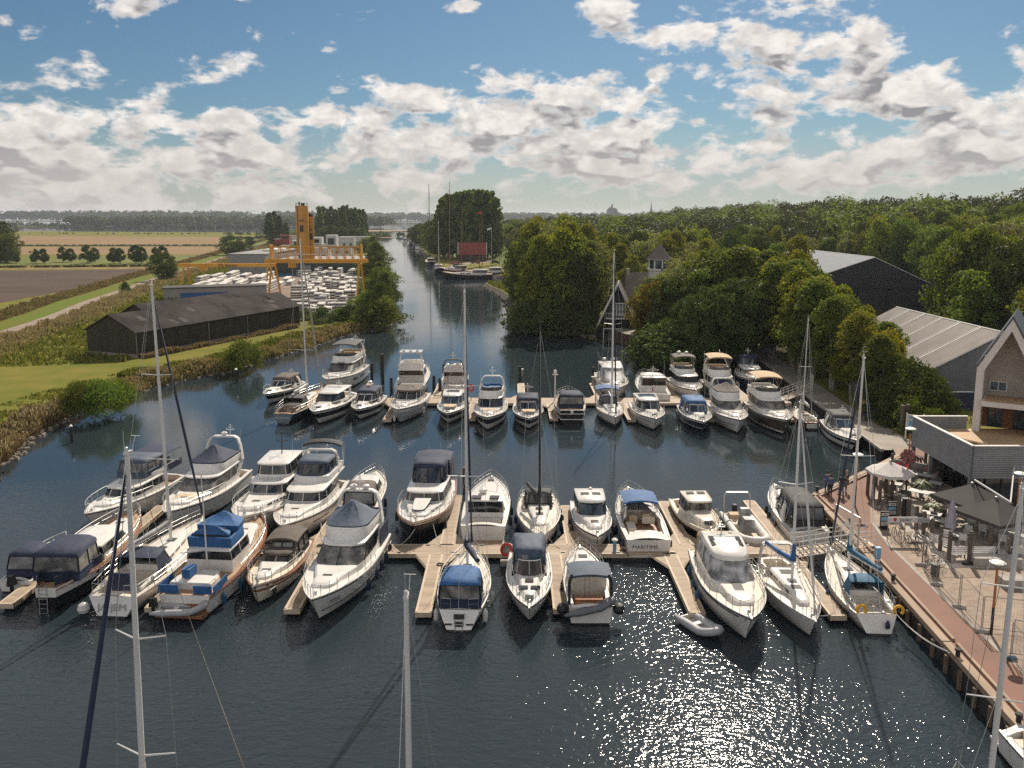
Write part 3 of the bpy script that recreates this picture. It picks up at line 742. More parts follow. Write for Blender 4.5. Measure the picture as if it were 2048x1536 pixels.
def lifelines(c,t0=.15,t1=.9,h=.6):
    mb=MB(); ts=[t0+(t1-t0)*i/7 for i in range(8)]
    for s in (1,-1):
        P=[(c.X(t,1),s*(c.b(t)-.08),c.sh(t)+h) for t in ts]; mb.tube(P,.009,3); mb.tube([(x,y,z-h/2) for x,y,z in P],.007,3)
        for x,y,z in P: mb.bar((x,y,z-h),(x,y,z),.014,None,4)
    mb.build('guard_rail',['steel'],c.root)
def yacht(name,label,px,py,end,L,B,yaw=0,zs=1.0,zb=1.35,cols=('gel_white',),bands=((1,0),),deck='antislip',xm=.56,H=12,boom=.32,cover=None,jib=None,hood=None,mast='mast_white',spread=((.55,1.0),),ws=.72,trunkh=.36,tr=.5,cock=(.03,.30,.55),wheelr=.42,tdeck=None,lazy=0,win=3,rigx=None,teakd=None,group=None,jibr=.075,coach='gel_white',lines=True,mr=.085,coverr=.17,gun=None):
    c=place_boat(name,label,'sailing boat',px,py,end,L,B,zs,zb,yaw,group)
    hull(c,'sail',cols,bands,ws=ws,tm=.42,p=1.9,q=.95,flare=.55,rake=.10,cockpit=cock,deck=deck,g=.06,d=.04,cam=.08,tr=tr,dip=.06,cockcol=teakd or 'gel_cream',gun=gun)
    z=c.deckz(.45); w=B*.30
    trunk(c,L*(cock[1]+.005),L*.80,w,w*.55,c.deckz(.35)+.02,trunkh,1.4,coach,True,win,'coachroof',c.deckz(.8))
    for s in (1,-1): mb=MB(); mb.tube([(L*(cock[0]+.06),s*w*1.05,zs+.10),(L*(cock[1]),s*w*1.02,zs+.22)],[.10,.12],6); mb.build('coaming',['gel_white'],c.root)
    deck_boxes(c,[(L*.50,0,c.deckz(.5)+trunkh+.06,.5,.5,.05),(L*.36,0,c.deckz(.36)+trunkh+.05,.65,.7,.05)],'hatch_dark','hatch')
    zd=c.deckz(xm)+trunkh
    rig(c,L*xm,zd,H,mast,mr,spread,L*boom,cover,jib,None,None,shroud=True,lazy=lazy,jibr=jibr,coverr=coverr)
    if hood: sprayhood(c,L*(cock[1]-.05),L*(cock[1]+.13),w*1.12,c.deckz(.32)+trunkh*.55,.95,hood)
    if wheelr: wheel(c,L*(cock[0]+.09),0,zs+.2,wheelr)
    rail(c,.86,1.0,.6,.06,.018,True,False,.06); pushpit(c)
    if lines: lifelines(c)
    for s in (1,-1):
        for t in (cock[1]+.03,cock[0]+.16): win_=MB(); win_.lathe((L*t,s*(w*1.12),c.sh(t)+.14),[(.08,0),(.06,.12),(.08,.18),(.01,.19)],8); win_.build('winch',['steel'],c.root)
    windlass(c)
    return c
# ---------------------------------------------------------------- the boats
WH=('gel_white',)
def two(a,b,v0=.78,v1=.36,low=None):
    "white hull with a dark band"
    return dict(cols=(a,b) if low is None else (a,b,low),bands=((1,0),(v0,1),(v1,0 if low is None else 2)))
def flyer(name,label,px,py,end,L,B,yaw=0,zs=1.25,zb=1.9,hk=None,gm='glass_dark',side=None,cab=(.20,.60),w=.40,sill=.55,hw=.72,rake=1.0,mull=(2,5,8,10),fly=(.10,.47),fh=.62,screen='screen_cover',cover=None,coverh=1.0,bim=None,archx=.13,archm='gel_white',domes=1,pad=None,trk=True,seats='cushion_tan',aft='glass_dark',ant=2,plat=.9,rl=True,deck='gel_white',fbottom=True,tr_h=.30,archh=1.25,wing=True,railm='steel',cock=True):
    c=place_boat(name,label,'motor yacht',px,py,end,L,B,zs,zb,yaw)
    hull(c,'motor',**(hk or dict(cols=WH)),deck=deck,cockpit=(.03,cab[0]-.02,.45) if cock else None)
    wd=B*w; z=c.deckz(cab[0]+.1)
    if trk: trunk(c,L*(cab[1]-.02),L*.86,wd*.86,wd*.5,c.deckz(.6)+.03,tr_h,1.3,'gel_white',True,None,'foredeck',c.deckz(.86)+.03)
    if pad: sunpad(c,L*(cab[1]+.05),L*.80,wd*.5,c.deckz(.68)+tr_h*.86,pad,.06)
    zr=house(c,L*cab[0],L*cab[1],wd,z,sill,hw,rake,.18,1.1,gm,'gel_white','boot_dark' if gm!='glass_dark' else 'gel_white',mull,aft,.10,side=side,base_x=L*cab[1]+.45)
    # roof extends aft over the cockpit
    mb=MB(); r=ring(L*fly[0]-.2,L*cab[1]-rake+.1,wd*.99,wd*.86,.9,zr-.10); mb.loft([r,capring(r,1.01,.07),capring(r,.98,.13)],True); mb.poly(r[::-1]); mb.poly(capring(r,.98,.13)); mb.build('upper_deck',['gel_white'],c.root,40)
    if wing:
        for s in (1,-1):
            q=MB(); y=s*wd*1.0; pts=[(L*cab[0]+.3,y,z-.1),(L*fly[0]-.1,y,zr-.12),(L*fly[0]+.7,y,zr-.12),(L*cab[0]+1.4,y,z-.1)]
            q.add([*pts,*[(a,b-s*.08,d) for a,b,d in pts]],[(0,1,2,3),(7,6,5,4),(0,4,5,1),(2,6,7,3),(1,5,6,2)]); q.build('side_wing',['gel_white'],c.root,0)
    coaming(c,L*fly[0],L*fly[1],wd*.92,zr+.04,fh,'gel_white',1.2,screen,seats=None if cover else seats)
    if cover: tent(c,L*fly[0]+.15,L*fly[1]-.30,wd*.93,zr+fh*.75,coverh,cover,.30,.48)
    if archx is not None:
        arch(c,L*archx,wd*1.0,zr+.05,fh+archh,archm,-.35,.42,.13,wd*.72)
        zt=zr+.05+fh+archh+.05; xt=L*archx-.35
        for k in range(domes): dome(c,xt,(k-(domes-1)/2)*.85,zt,.27)
        signal_mast(c,xt,.5 if domes==1 else 0,zt,.8)
    if bim: bimini(c,L*fly[0]-.2,L*fly[1]-.9,wd*.92,zr+fh+1.55,bim,.2,zr+fh)
    if ant: antenna(c,[(L*fly[0],s*wd*.9,zr+fh) for s in ((-1,1)[:ant])],1.9)
    if plat: platform(c,plat,.36)
    if rl: rail(c,.40,1,.66,.10,.018)
    rubrail(c,'boot_dark'); windlass(c)
    deck_boxes(c,[(L*.02,0,c.sh(0)-.02,.2,B*.6,.12)],'gel_white','transom_locker')
    return c
def sporty(name,label,px,py,end,L,B,yaw=0,zs=1.1,zb=1.6,hk=None,gm='glass_dark',can=None,canw='glass_clear',canx=(.14,.50),archm=None,archx=.2,sc=(.50,.66),w=.40,sh_=.62,hard=None,pad=None,hatch=True,stripm=None,cock=(.05,.48,.45),rl=True,plat=.7,cam=.30,frame='steel',domes=0,canh=1.05,hullwin=None,rake=1.15,deck='gel_white'):
    "open sports cruiser: crowned foredeck, raked screen, canvas or hard top over the cockpit"
    c=place_boat(name,label,'motor yacht',px,py,end,L,B,zs,zb,yaw)
    hull(c,'motor',**(hk or dict(cols=WH)),deck=deck,cockpit=cock,cam=cam,d=.05,ws=.9,rake=.16,flare=.8,p=2.1)
    wd=B*w; z=c.deckz(.5)
    # raised deckhouse leading into the foredeck
    r0=ring(L*.30,L*.88,wd*1.02,wd*.55,2.6,(z-.05,c.deckz(.85)+.05)); r1=ring(L*.30,L*.84,wd*.97,wd*.5,2.5,(z+.30,c.deckz(.85)+.18)); r2=ring(L*.30,L*.80,wd*.86,wd*.42,2.3,(z+.44,c.deckz(.8)+cam*.8+.16))
    mb=MB(); mb.loft([r0,r1,r2],True,0,only=range(0,12))
    # top of the deckhouse only ahead of the screen
    f=[p for p in r2]; mb.poly([(L*sc[0]-.2,-wd*.84,z+.45)]+f[2:11]+[(L*sc[0]-.2,wd*.84,z+.45)]); mb.build('deckhouse',['gel_white'],c.root,40)
    zb_=z+.42
    s0=ring(L*sc[0]-1.3,L*sc[1],wd*.95,wd*.86,1.3,(zb_+.02,zb_+.06)); s1=ring(L*sc[0]-1.3,L*sc[1]-rake,wd*.86,wd*.74,1.0,(zb_+sh_,zb_+sh_+.06))
    glazing(c,s0,s1,gm,frame,(2,4,8,10,6),None,fr=.03)
    mb=MB(); mb.tube(s1[1:12],.045,5); mb.build('screen_frame',['gel_white' if frame!='boot_dark' else frame],c.root)
    zt=zb_+sh_
    if can: canopy(c,L*canx[0],L*sc[1]-rake+.1,wd*.92,zb_-.25,canh+.25,can,.35,.7,.14,canw,.28,.35)
    if hard:
        r=ring(L*canx[0],L*sc[1]-rake+.15,wd*.9,wd*.78,1.0,(zt+.02,zt+.06)); t=[r,capring(r,1.03,.05),capring(r,.97,.14),capring(r,.6,.22),capring(r,.25,.24)]
        q=MB(); q.loft(t,True,0); q.poly(t[-1]); q.poly(r[::-1]); q.build('hard_top',[hard],c.root,40)
        for s in (1,-1):
            q=MB(); y=s*wd*.92; pts=[(L*canx[0]+.5,y,z-.05),(L*canx[0]+.1,y*.97,zt+.04),(L*canx[0]+.8,y*.97,zt+.04),(L*canx[0]+1.9,y,z+.3)]
            q.add([*pts,*[(a,b-s*.07,d) for a,b,d in pts]],[(0,1,2,3),(7,6,5,4),(0,4,5,1),(2,6,7,3),(1,5,6,2)]); q.build('side_wing',[hard],c.root,0)
        deck_boxes(c,[(L*(canx[0]+.16),k*wd*.0,zt+.26,.22+.0,wd*1.0,.03) for k in (0,)],'hatch_dark','roof_hatch')
        c.rtop=zt+.28
    if archm: arch(c,L*archx,wd*1.12,c.sh(archx)-.05,zt-c.sh(archx)+.30,archm,.45,.55,.12,wd*.8); c.rtop=zt+.35
    if domes: dome(c,L*archx+.45,0,c.rtop-.05,.25)
    if archm or hard: signal_mast(c,L*(archx if archm else canx[0]+.1)+.3,.35,c.rtop-.1,.7)
    if pad: sunpad(c,L*.68,L*.83,wd*.55,c.deckz(.75)+cam*.9+.12,pad,.02)
    if hatch: deck_boxes(c,[(L*.86,0,c.deckz(.86)+cam*.75+.06,.5,.5,.06)],'hatch_dark','hatch')
    sm=MB(); sm.box((L*.12,0,c.sh(.1)-.22),(.6,wd*1.7,.4)); sm.box((L*.40,-wd*.45,c.sh(.4)-.15),(.5,.9,.5)); sm.box((L*.28,wd*.6,c.sh(.3)-.25),(1.3,.6,.36)); sm.build('seat',['cushion_tan' if pad else 'gel_cream'],c.root)
    if hullwin: hull_windows(c,hullwin)
    if rl: rail(c,.46,1,.6,.10,.018)
    if plat: platform(c,plat,.32)
    rubrail(c,stripm or 'boot_dark',.94,.035); windlass(c); antenna(c,[(L*.25,wd*.95,zt)],1.6)
    return c
def dutch(name,label,px,py,end,L,B,yaw=0,zs=1.2,zb=1.9,hk=None,cab=(.30,.66),aftcab=None,w=.38,ws=.78,can=None,canx=(.05,.32),canh=1.5,canw='glass_clear',sill=.42,hw=.55,gm='glass_dark',rake=.35,mull=(2,5,8,10),fore=.35,cols=None,gun='wood_varnish',top=None,deck='antislip',cock=None,roofm=None,win=3,rl=.62,cz=None):
    "steel displacement cruiser: round stern, trunk cabin, wheelhouse, canvas over the aft cockpit"
    c=place_boat(name,label,'motor cruiser',px,py,end,L,B,zs,zb,yaw)
    hull(c,'dutch',**(hk or dict(cols=WH)),deck=deck,ws=ws,tm=.45,p=2.6,q=.8,flare=.45,rake=.07,dip=.12,cockpit=cock,d=.12,gun=gun)
    wd=B*w
    trunk(c,L*(cab[1]-.01),L*.88,wd*.9,wd*.55,c.deckz(.62)+.02,fore,1.2,'gel_white',True,win,'coachroof',c.deckz(.88))
    zr=house(c,L*cab[0],L*cab[1],wd,c.deckz(.45),sill,hw,rake,.14,.7,gm,'gel_white',None,mull,'glass_dark',.10,roofm=roofm)
    if can: canopy(c,L*canx[0],L*canx[1],wd*1.02,cz if cz else c.deckz(.15)+.05,canh,can,.3,.6,.16,canw,.30,.15)
    rail(c,.34,1,rl,.08,.02); rubrail(c,'gel_white' if (hk and 'hull' in hk['cols'][0]) else 'wood_varnish',.90,.045); windlass(c)
    return c
# ---- front pontoon, far side
c=flyer('motor_yacht','white motor yacht with navy bimini and clear hoods, far left of the front pontoon',170,1027,'bow',11.6,3.7,-7,1.25,1.85,hk=two('gel_white','gel_white'),gm='glass_dark',cab=(.30,.66),rake=.45,sill=.42,hw=.55,fly=(.12,.50),fh=.45,screen=None,archx=None,seats='cushion_grey',wing=False,ant=0)
canopy(c,c.L*.24,c.L*.52,1.32,c.rz+.3,1.35,'canvas_slate',.45,.7,.12,'glass_clear',.32,.1); bimini(c,c.L*.02,c.L*.26,1.45,c.rz+1.5,'canvas_navy',.15,c.rz+.1)
deck_boxes(c,[(c.L*.14,s*1.45,c.rz+.25,2.4,.05,.55) for s in (1,-1)],'canvas_navy','weather_cloth')
fender(c,[(.35,-1),(.55,-1),(.22,-1)],'fender_navy','white motor yacht with the navy bimini')
c=flyer('motor_yacht','white flybridge yacht with navy peaked cover, beside the yacht with navy bimini',329,1024,'bow',12.8,4.0,-3,1.3,2.0,gm='mesh_dark',cab=(.20,.62),rake=1.3,fly=(.12,.46),fh=.7,cover='canvas_navy',coverh=1.25,screen=None,pad='cushion_tan',archh=1.15,mull=(2,5,8),domes=1)
fender(c,[(.3,-1),(.5,-1)],'fender_white','white flybridge yacht with navy peaked cover')
c=dutch('motor_yacht','tall white two storey pilothouse yacht between two flybridge yachts',480,1032,'bow',13.0,4.2,-2,1.5,2.4,hk=dict(cols=('gel_white',)),cab=(.14,.56),w=.38,ws=.85,can=None,sill=.65,hw=.62,rake=.25,mull=(2,4,6,8,10),fore=.45,gun=None,deck='gel_white')
L=c.L; z1=c.rz
house(c,L*.16,L*.44,1.42,z1,.25,.78,.15,.24,.6,'glass_dark','gel_white',None,(2,4,6,8,10),'glass_dark',.10); signal_mast(c,L*.24,0,c.rz+.05,1.7,'mast_black',.9); antenna(c,[(L*.3,1.1,c.rz)],1.8); coaming(c,L*.02,L*.14,1.4,z1-.1,.75,'gel_white',.4,None,seats=None)
fender(c,[(.68,-1),(.5,-1),(.3,-1)],'fender_navy','tall white two storey pilothouse yacht')
c=flyer('motor_yacht','white motor yacht with black folded bimini and slate hood on its flybridge',562,1050,'bow',12.6,4.1,-2,1.35,2.15,gm='glass_dark',cab=(.22,.58),rake=.35,sill=.6,hw=.6,mull=(2,4,6,8),fly=(.06,.42),fh=.5,screen=None,archx=None,wing=False,seats='gel_white',ant=2)
canopy(c,c.L*.15,c.L*.40,1.35,c.rz+.35,1.15,'canvas_slate',.6,.8,.12,'glass_dark',.2,.1); arch(c,c.L*.15,1.5,c.rz,1.75,'gel_white',-.2,.5,.14,1.2); bimini(c,c.L*.02,c.L*.10,1.6,c.rz+2.05,'canvas_black',.3,c.rz+.4)
fender(c,[(.93,1),(.45,-1),(.62,-1)],'fender_navy','white motor yacht with black folded bimini')
stripe(c,.60,.66,'lettering_dark',.55,.75)
c=place_boat('cabin_cruiser','small white hardtop cruiser with a brown canvas hood, stern towards the pontoon','motor cruiser',716,1019,'stern',9.0,3.0,1.0,1.4,0)
hull(c,'motor',cols=WH,cockpit=(.04,.34,.5),deck='antislip'); trunk(c,5.4,7.9,1.05,.6,c.deckz(.6)+.03,.35,1.2,zt=c.deckz(.88)); house(c,2.9,5.5,1.12,c.deckz(.4),.45,.6,.5,.12,.7,'glass_dark','gel_white',None,(2,5,8,10),'glass_dark')
canopy(c,.35,3.0,1.18,c.deckz(.1)+.1,1.35,'canvas_black',.1,.3,.14,'glass_clear',.18,.25,topm='canvas_brown'); rail(c,.4); rubrail(c)
fender(c,[(.2,1),(.45,1),(.6,1),(.35,-1)],'fender_navy','small white hardtop cruiser with brown canvas hood')
c=dutch('motor_cruiser','black hulled steel cruiser with navy hood and a small dinghy on its foredeck',826,1044,'bow',12.2,4.1,-3,1.35,2.05,hk=dict(cols=('gel_cream','hull_black'),bands=((1,0),(.84,1))),cab=(.26,.60),can=None,sill=.55,hw=.62,gm='mesh_dark',rake=.2,mull=(2,4,6,8),deck='gel_white')
L=c.L; canopy(c,L*.22,L*.44,1.38,c.rz-.05,1.5,'canvas_navy',.35,.8,.15,'glass_dark',.08,.1); bimini(c,L*.04,L*.24,1.45,c.rz+1.32,'canvas_navy',.2,c.rz-.6); deck_boxes(c,[(L*.14,s*1.43,c.rz+.2,2.3,.05,1.5) for s in (1,-1)],'canvas_navy','weather_cloth')
antenna(c,[(L*.12,.5,c.rz+1.4),(L*.16,-.4,c.rz+1.4)],.9)
fender(c,[(.75,1),(.3,-1),(.45,-1),(.6,-1)],'fender_black','black hulled steel cruiser')
mb=MB(); cz=c.deckz(.7)+.46
mb.loft([ring(L*.62,L*.64+2.2,.5,.4,.7,cz-.05),ring(L*.62-.05,L*.64+2.35,.62,.5,.85,cz+.22)],True); mb.loft([ring(L*.62-.05,L*.64+2.35,.62,.5,.85,cz+.22),ring(L*.62,L*.64+2.2,.5,.4,.75,cz+.24)],True,1); mb.poly(ring(L*.62,L*.64+2.2,.5,.4,.75,cz+.24),1)
o=mb.build('dinghy',['canvas_slate','gel_white']); p=worldpt(c,0,0,0); o.location=c.root.location; o.rotation_euler=(0,0,c.root.rotation_euler.z); tag(o,'small white upturned dinghy lying on the foredeck of the black steel cruiser','dinghy')
c=sporty('motor_cruiser','white cruiser with open aft doors and a radar on its low roof, stern on pontoon',966,1052,'stern',11.0,3.5,2,1.45,1.7,cock=(.04,.16,.5),can=None,hard=None,archm=None,cam=.18,sc=(.30,.44),hatch=True,rl=True,plat=.6)
house(c,1.9,4.3,1.36,c.deckz(.2)-.2,.55,.85,.6,.1,.8,'glass_brown','gel_white',None,(2,5,8,10),'glass_dark'); dome(c,3.2,.2,c.rz+.05,.33); deck_boxes(c,[(2.2,-.7,c.rz+.12,.6,.7,.05),(2.2,.6,c.rz+.12,.6,.7,.05)],'hatch_dark','hatch')
fender(c,[(.3,-1),(.5,-1),(.65,-1)],'fender_navy','white cruiser with open aft doors')
c=yacht('sailing_yacht','white sailing yacht with black mast and charcoal boom cover, bow on the front pontoon',1083,1073,'bow',10.6,3.3,0,1.15,1.45,xm=.60,H=13.6,boom=.30,cover='canvas_black',jib=None,hood='canvas_black',mast='mast_black',lazy=-.9,teakd='teak')
fender(c,[(.3,1),(.45,1),(.6,1),(.45,-1),(.6,-1),(.72,-1)],'fender_navy','white sailing yacht with black mast')
c=place_boat('motor_cruiser','white coupe cruiser with two dark roof hatches between the black masted yacht and Maritime','motor cruiser',1196,1071,'bow',8.6,2.9,1.1,1.6,0)
hull(c,'motor',**two('gel_white','gel_grey',.7,.45),deck='gel_white',cockpit=(.03,.2,.45)); trunk(c,4.6,7.3,1.0,.6,c.deckz(.6)+.02,.38,1.3,hatch=True,zt=c.deckz(.85)); house(c,1.5,4.9,1.12,c.deckz(.4),.5,.78,.75,.2,.9,'glass_blue','gel_white','boot_dark',(2,6,10),'glass_dark',.14,tumble=.06)
deck_boxes(c,[(2.9,s*.42,c.rz+.13,.55,.6,.03) for s in (1,-1)],'hatch_dark','roof_hatch'); rail(c,.35); rubrail(c); windlass(c); dome(c,1.7,.1,c.rz+.06,.14); fender(c,[(.4,1),(.6,1),(.75,1),(.4,-1),(.55,-1)],'fender_navy','white coupe cruiser with two roof hatches')
c=sporty('motor_yacht','white sports cruiser with MARITIME on its transom and a blue hood',1298,1080,'stern',10.6,3.35,0,1.3,1.6,cock=(.10,.5,.65),can=None,cam=.2,sc=(.52,.66),hatch=False,plat=.5,pad=None)
L=c.L; bimini(c,L*.36,L*.60,1.25,c.deckz(.5)+1.35,'canvas_blue',.18,c.deckz(.5)+.3); sunpad(c,.25,1.7,1.05,c.sh(.05)-.05,'mesh_cover'); textmesh('lettering','MARITIME',.36,'lettering_dark',c.root,Matrix.Translation((-.012,.25,.78))@Matrix.Rotation(R(-90),4,'Z')@Matrix.Rotation(R(90),4,'X'),1.1)
deck_boxes(c,[(L*.42,-.5,c.sh(.4)-.1,.6,.6,.7),(L*.42,.5,c.sh(.4)-.15,.6,.6,.6)],'cushion_tan','helm_seat')
fender(c,[(.1,1),(.35,1),(.1,-1),(.3,-1)],'fender_navy','white sports cruiser Maritime')
c=place_boat('cabin_boat','small dark hulled wheelhouse cruiser with white cabin and oval front window','motor cruiser',1427,1064,'bow',8.4,2.9,1.05,1.5,2)
hull(c,'motor',cols=('gel_cream','hull_black'),bands=((1,0),(.72,1)),deck='gel_cream',cockpit=(.04,.30,.5),ws=.86); trunk(c,4.3,7.2,.95,.66,c.deckz(.6)+.02,.5,.5,'gel_cream',False,None,'coachroof',c.deckz(.85)+.1); house(c,2.6,4.6,1.05,c.deckz(.4),.45,.85,-.12,.22,.5,'glass_clear','gel_cream','boot_dark',(2,4,6,8,10),'glass_clear',.08)
deck_boxes(c,[(3.2,s*.4,c.rz+.11,.5,.55,.03) for s in (1,-1)],'hatch_dark','roof_hatch'); mb=MB(); mb.lathe((0,0,0),[(.36,0),(.36,.03),(.30,.035)],14); o=mb.build('oval_window',['glass_dark'],c.root); o.rotation_euler=(0,R(76),0); o.location=(7.13,0,c.deckz(.85)+.36); o.scale=(.55,1,1)
rail(c,.45); rubrail(c,'gel_cream'); windlass(c); fender(c,[(.35,1),(.5,1),(.65,1)],'fender_black','small dark hulled wheelhouse cruiser')
# rigid inflatable with console and roll bar
def inflatable(name,label,loc,rz,L,B,tubem,floorm,r=.26,tilt=0,motor=False,cat='dinghy',console=False,bow=.28):
    e=empty(name,loc,rz,label,cat); mb=MB(); P=[]
    hb=B/2-r
    for i in range(7): P.append((i/6*(L*.62),hb,r*1.15))
    for i in range(1,9):
        a=PI*i/9; P.append((L*.62+(L*.38-r)*math.sin(a)**.9,hb*math.copysign(abs(math.cos(a))**.85,math.cos(a)),r*1.15+bow*math.sin(a)))
    for i in range(7): P.append((L*.62*(1-i/6),-hb,r*1.15))
    RR=[r*.45,r*.9]+[r]*(len(P)-4)+[r*.9,r*.45]; P=[(P[0][0]-r*1.4,P[0][1],P[0][2])]+P[1:-1]+[(P[-1][0]-r*1.4,P[-1][1],P[-1][2])]
    mb.tube(P,RR,8); mb.build('inflatable_tube',[tubem],e,60)
    f=MB(); f.loft([[(0,hb,r*.8),(L*.6,hb,r*.8),(L*.9,.02,r*.9+bow)],[(0,0,r*.2),(L*.6,0,r*.1),(L*.93,0,r*.5+bow)],[(0,-hb,r*.8),(L*.6,-hb,r*.8),(L*.9,-.02,r*.9+bow)]],False); f.box((.05,0,r*.95),(.08,hb*2,r*1.3)); f.box((L*.35,0,r*1.2),(.28,hb*2,.05)); f.build('floor',[floorm],e)
    if motor:
        k=MB(); k.box((-.22,0,r*1.3+.45),(.45,.34,.5),0,0,.75); k.box((-.25,0,r*1.3-.0),(.16,.12,.7)); k.box((-.32,0,r*1.3-.42),(.34,.05,.12)); k.build('outboard_motor',['hull_black'],e,50)
    return e
p=G(1526,1083,.8); rib=inflatable('inflatable_boat','open white inflatable boat with covered console and steel roll bar, beside the gangway',(p.x-.2,p.y+6.6,0),R(-90),6.6,2.6,'rubber_light','gel_cream',.30,motor=True,cat='inflatable boat',bow=.35)
mb=MB(); mb.box((3.3,0,.95),(1.9,.95,.9),0,0,.72); mb.box((2.6,0,1.55),(.5,.85,.5),0,0,.8); mb.build('console_cover',['mesh_cover'],rib,40)
mb=MB(); mb.tube([(.5,-1.0,.6),(.35,-.98,2.0),(.3,-.85,2.2),(.3,.85,2.2),(.35,.98,2.0),(.5,1.0,.6)],.045,6); mb.box((.3,0,2.24),(.2,1.6,.06)); mb.build('roll_bar',['steel'],rib)
mb=MB(); mb.box((1.3,0,.75),(.7,1.6,.35)); mb.build('seat',['cushion_tan'],rib)
c=sporty('motor_yacht','white sports cruiser under charcoal canopy, moored along the gangway',1620,1062,'stern',9.4,3.1,2,1.2,1.6,can='canvas_black',canw='glass_dark',canx=(.03,.5),archm='gel_white',archx=.22,sc=(.50,.64),canh=1.25,cam=.25,plat=0)
fender(c,[(.3,1),(.5,1),(.65,1)],'fender_black','white sports cruiser under charcoal canopy')
# ---- front pontoon, near side
c=place_boat('motor_boat','small white outboard boat with black hood, outermost at the left pontoon end','motor boat',30,1162,'stern',6.2,2.2,.75,1.1,0)
hull(c,'motor',cols=WH,cockpit=(.05,.5,.4),deck='gel_white',cam=.2); canopy(c,.7,3.6,.95,c.deckz(.2),1.45,'canvas_navy',.7,.5,.14,'glass_clear',.3,.35); mb=MB(); mb.box((-.35,0,.95),(.5,.4,.62),0,0,.7); mb.box((-.38,0,.3),(.2,.14,.9)); mb.build('outboard_motor',['hull_black'],c.root,50)
rail(c,.5,1,.5)
c=dutch('motor_cruiser','large black hulled cruiser with white topsides, navy hoods and a stern ladder',90,1176,'stern',12.4,3.6,0,1.55,1.9,hk=dict(cols=('gel_white','hull_black'),bands=((1,0),(.62,1))),cab=(.36,.66),ws=.34,can='canvas_navy',canx=(.10,.37),canh=1.75,sill=.40,hw=.5,rake=.3,cock=(.08,.34,.4),deck='teak')
mb=MB(); 
for s in (-1,1): mb.bar((-.10,.15+s*.24,-.5),(-.02,.15+s*.24,1.75),.025,None,5)
for k in range(7): mb.bar((-.09,-.09,-.3+.3*k),(-.09,.39,-.3+.3*k),.022,None,5)
mb.build('stern_ladder',['steel'],c.root)
for s in (1,-1):
    mb=MB(); P=[(c.X(t,1)+.1,s*max(.05,c.b(t)-.1),c.sh(t)+.05) for t in (0,.02,.06,.12,.2,.3)]; mb.loft([P,[(x,y,z+.5) for x,y,z in P]],False); mb.tube([(x,y,z+.55) for x,y,z in P],.02,4); mb.build('weather_cloth',['canvas_navy'],c.root,0)
antenna(c,[(8.6,.3,c.rz)],1.9,'gel_cream')
hull_windows(c,[(.25,.27),(.33,.35)],.72,.86)
c=yacht('sailing_yacht','large white sailing yacht lettered JA.J M with grey boom cover and dark furled jib',221,1196,'stern',12.6,3.9,4,1.25,1.6,xm=.60,H=17.0,boom=.36,cover='cover_grey',jib='canvas_navy',hood='canvas_navy',spread=((.33,1.15),(.66,1.0)),ws=.74,tr=.25,trunkh=.42,lazy=.5,jibr=.10,mr=.10,teakd='gel_cream',win=4)
textmesh('lettering','JA·JEM',.56,'lettering_grey',c.root,Matrix.Translation((.06,0,.62))@Matrix.Rotation(R(-90),4,'Z')@Matrix.Rotation(R(84),4,'X'),1.15)
deck_boxes(c,[(1.2,0,c.zs+.45,.12,1.1,1.1)],'canvas_navy','wheel_cover'); mb=MB(); mb.lathe((0,0,0),[(.02,0),(.28,.15),(.36,.35),(.28,.6),(.02,.75)],10); o=mb.build('fender_ball',['fender_white']); o.location=worldpt(c,.2,c.b(0)+.35,.1); tag(o,'big round white fender on the corner of the large white sailing yacht','fender')
fender(c,[(.3,-1),(.48,-1),(.62,-1)],'fender_black','large white sailing yacht lettered JA.J M')
c=dutch('trawler','white wooden trawler with bright blue canvas covers and teak rails',368,1190,'stern',11.6,3.8,5,1.35,2.1,hk=dict(cols=('gel_white',)),cab=(.30,.60),ws=.80,can=None,sill=.75,hw=.6,rake=.1,deck='teak',mull=(2,4,6,8),gun='wood_varnish')
L=c.L; rubrail(c,'wood_varnish',.80,.04)
coaming(c,L*.32,L*.54,1.35,c.rz-.02,.7,'canvas_blue',.6,None,seats='canvas_black'); tent(c,L*.42,L*.57,1.3,c.rz+.6,.95,'canvas_blue',.4,.6); tent(c,L*.33,L*.41,1.2,c.rz+.5,.75,'canvas_blue',.3,.4)
house(c,L*.07,L*.22,1.25,c.deckz(.1),.45,.02,.0,.05,.4,'gel_white','gel_white','gel_white',(2,),None,.06)
deck_boxes(c,[(.25,s*1.0,c.sh(0)+.22,.06,1.1,.5) for s in (1,-1)]+[(1.2,s*1.66,c.sh(.1)+.2,1.9,.05,.5) for s in (1,-1)],'canvas_blue','weather_cloth'); deck_boxes(c,[(L*.13,.35,c.deckz(.1)+.95,.9,.5,.5)],'canvas_blue','canvas_cover')
mb=MB(); mb.bar((L*.27,0,c.deckz(.2)),(L*.26,0,c.deckz(.2)+6.5),.06,.035,6); mb.bar((L*.27,0,c.deckz(.2)+1.6),(L*.08,.5,c.deckz(.2)+2.3),.05,None,6); mb.build('mast',['mast_white'],c.root)
mb=MB(); 
for k in range(4): mb.box((L*.27-.1*k,-.45,c.rz-.35-.28*k),(.22,.6,.05))
for s in (-1,1): mb.bar((L*.29,-.45+s*.3,c.rz),(L*.24,-.45+s*.3,c.rz-1.3),.025,None,4)
mb.build('ladder',['gel_white'],c.root); deck_boxes(c,[(-.012,0,.45,.02,2.6,.75)],'wood_varnish','transom_panel'); platform(c,.7,.30,'wood_varnish',2.8)
fender(c,[(.12,-1),(.3,-1),(.48,-1),(.64,-1)],'fender_blue','white wooden trawler with blue canvas covers')
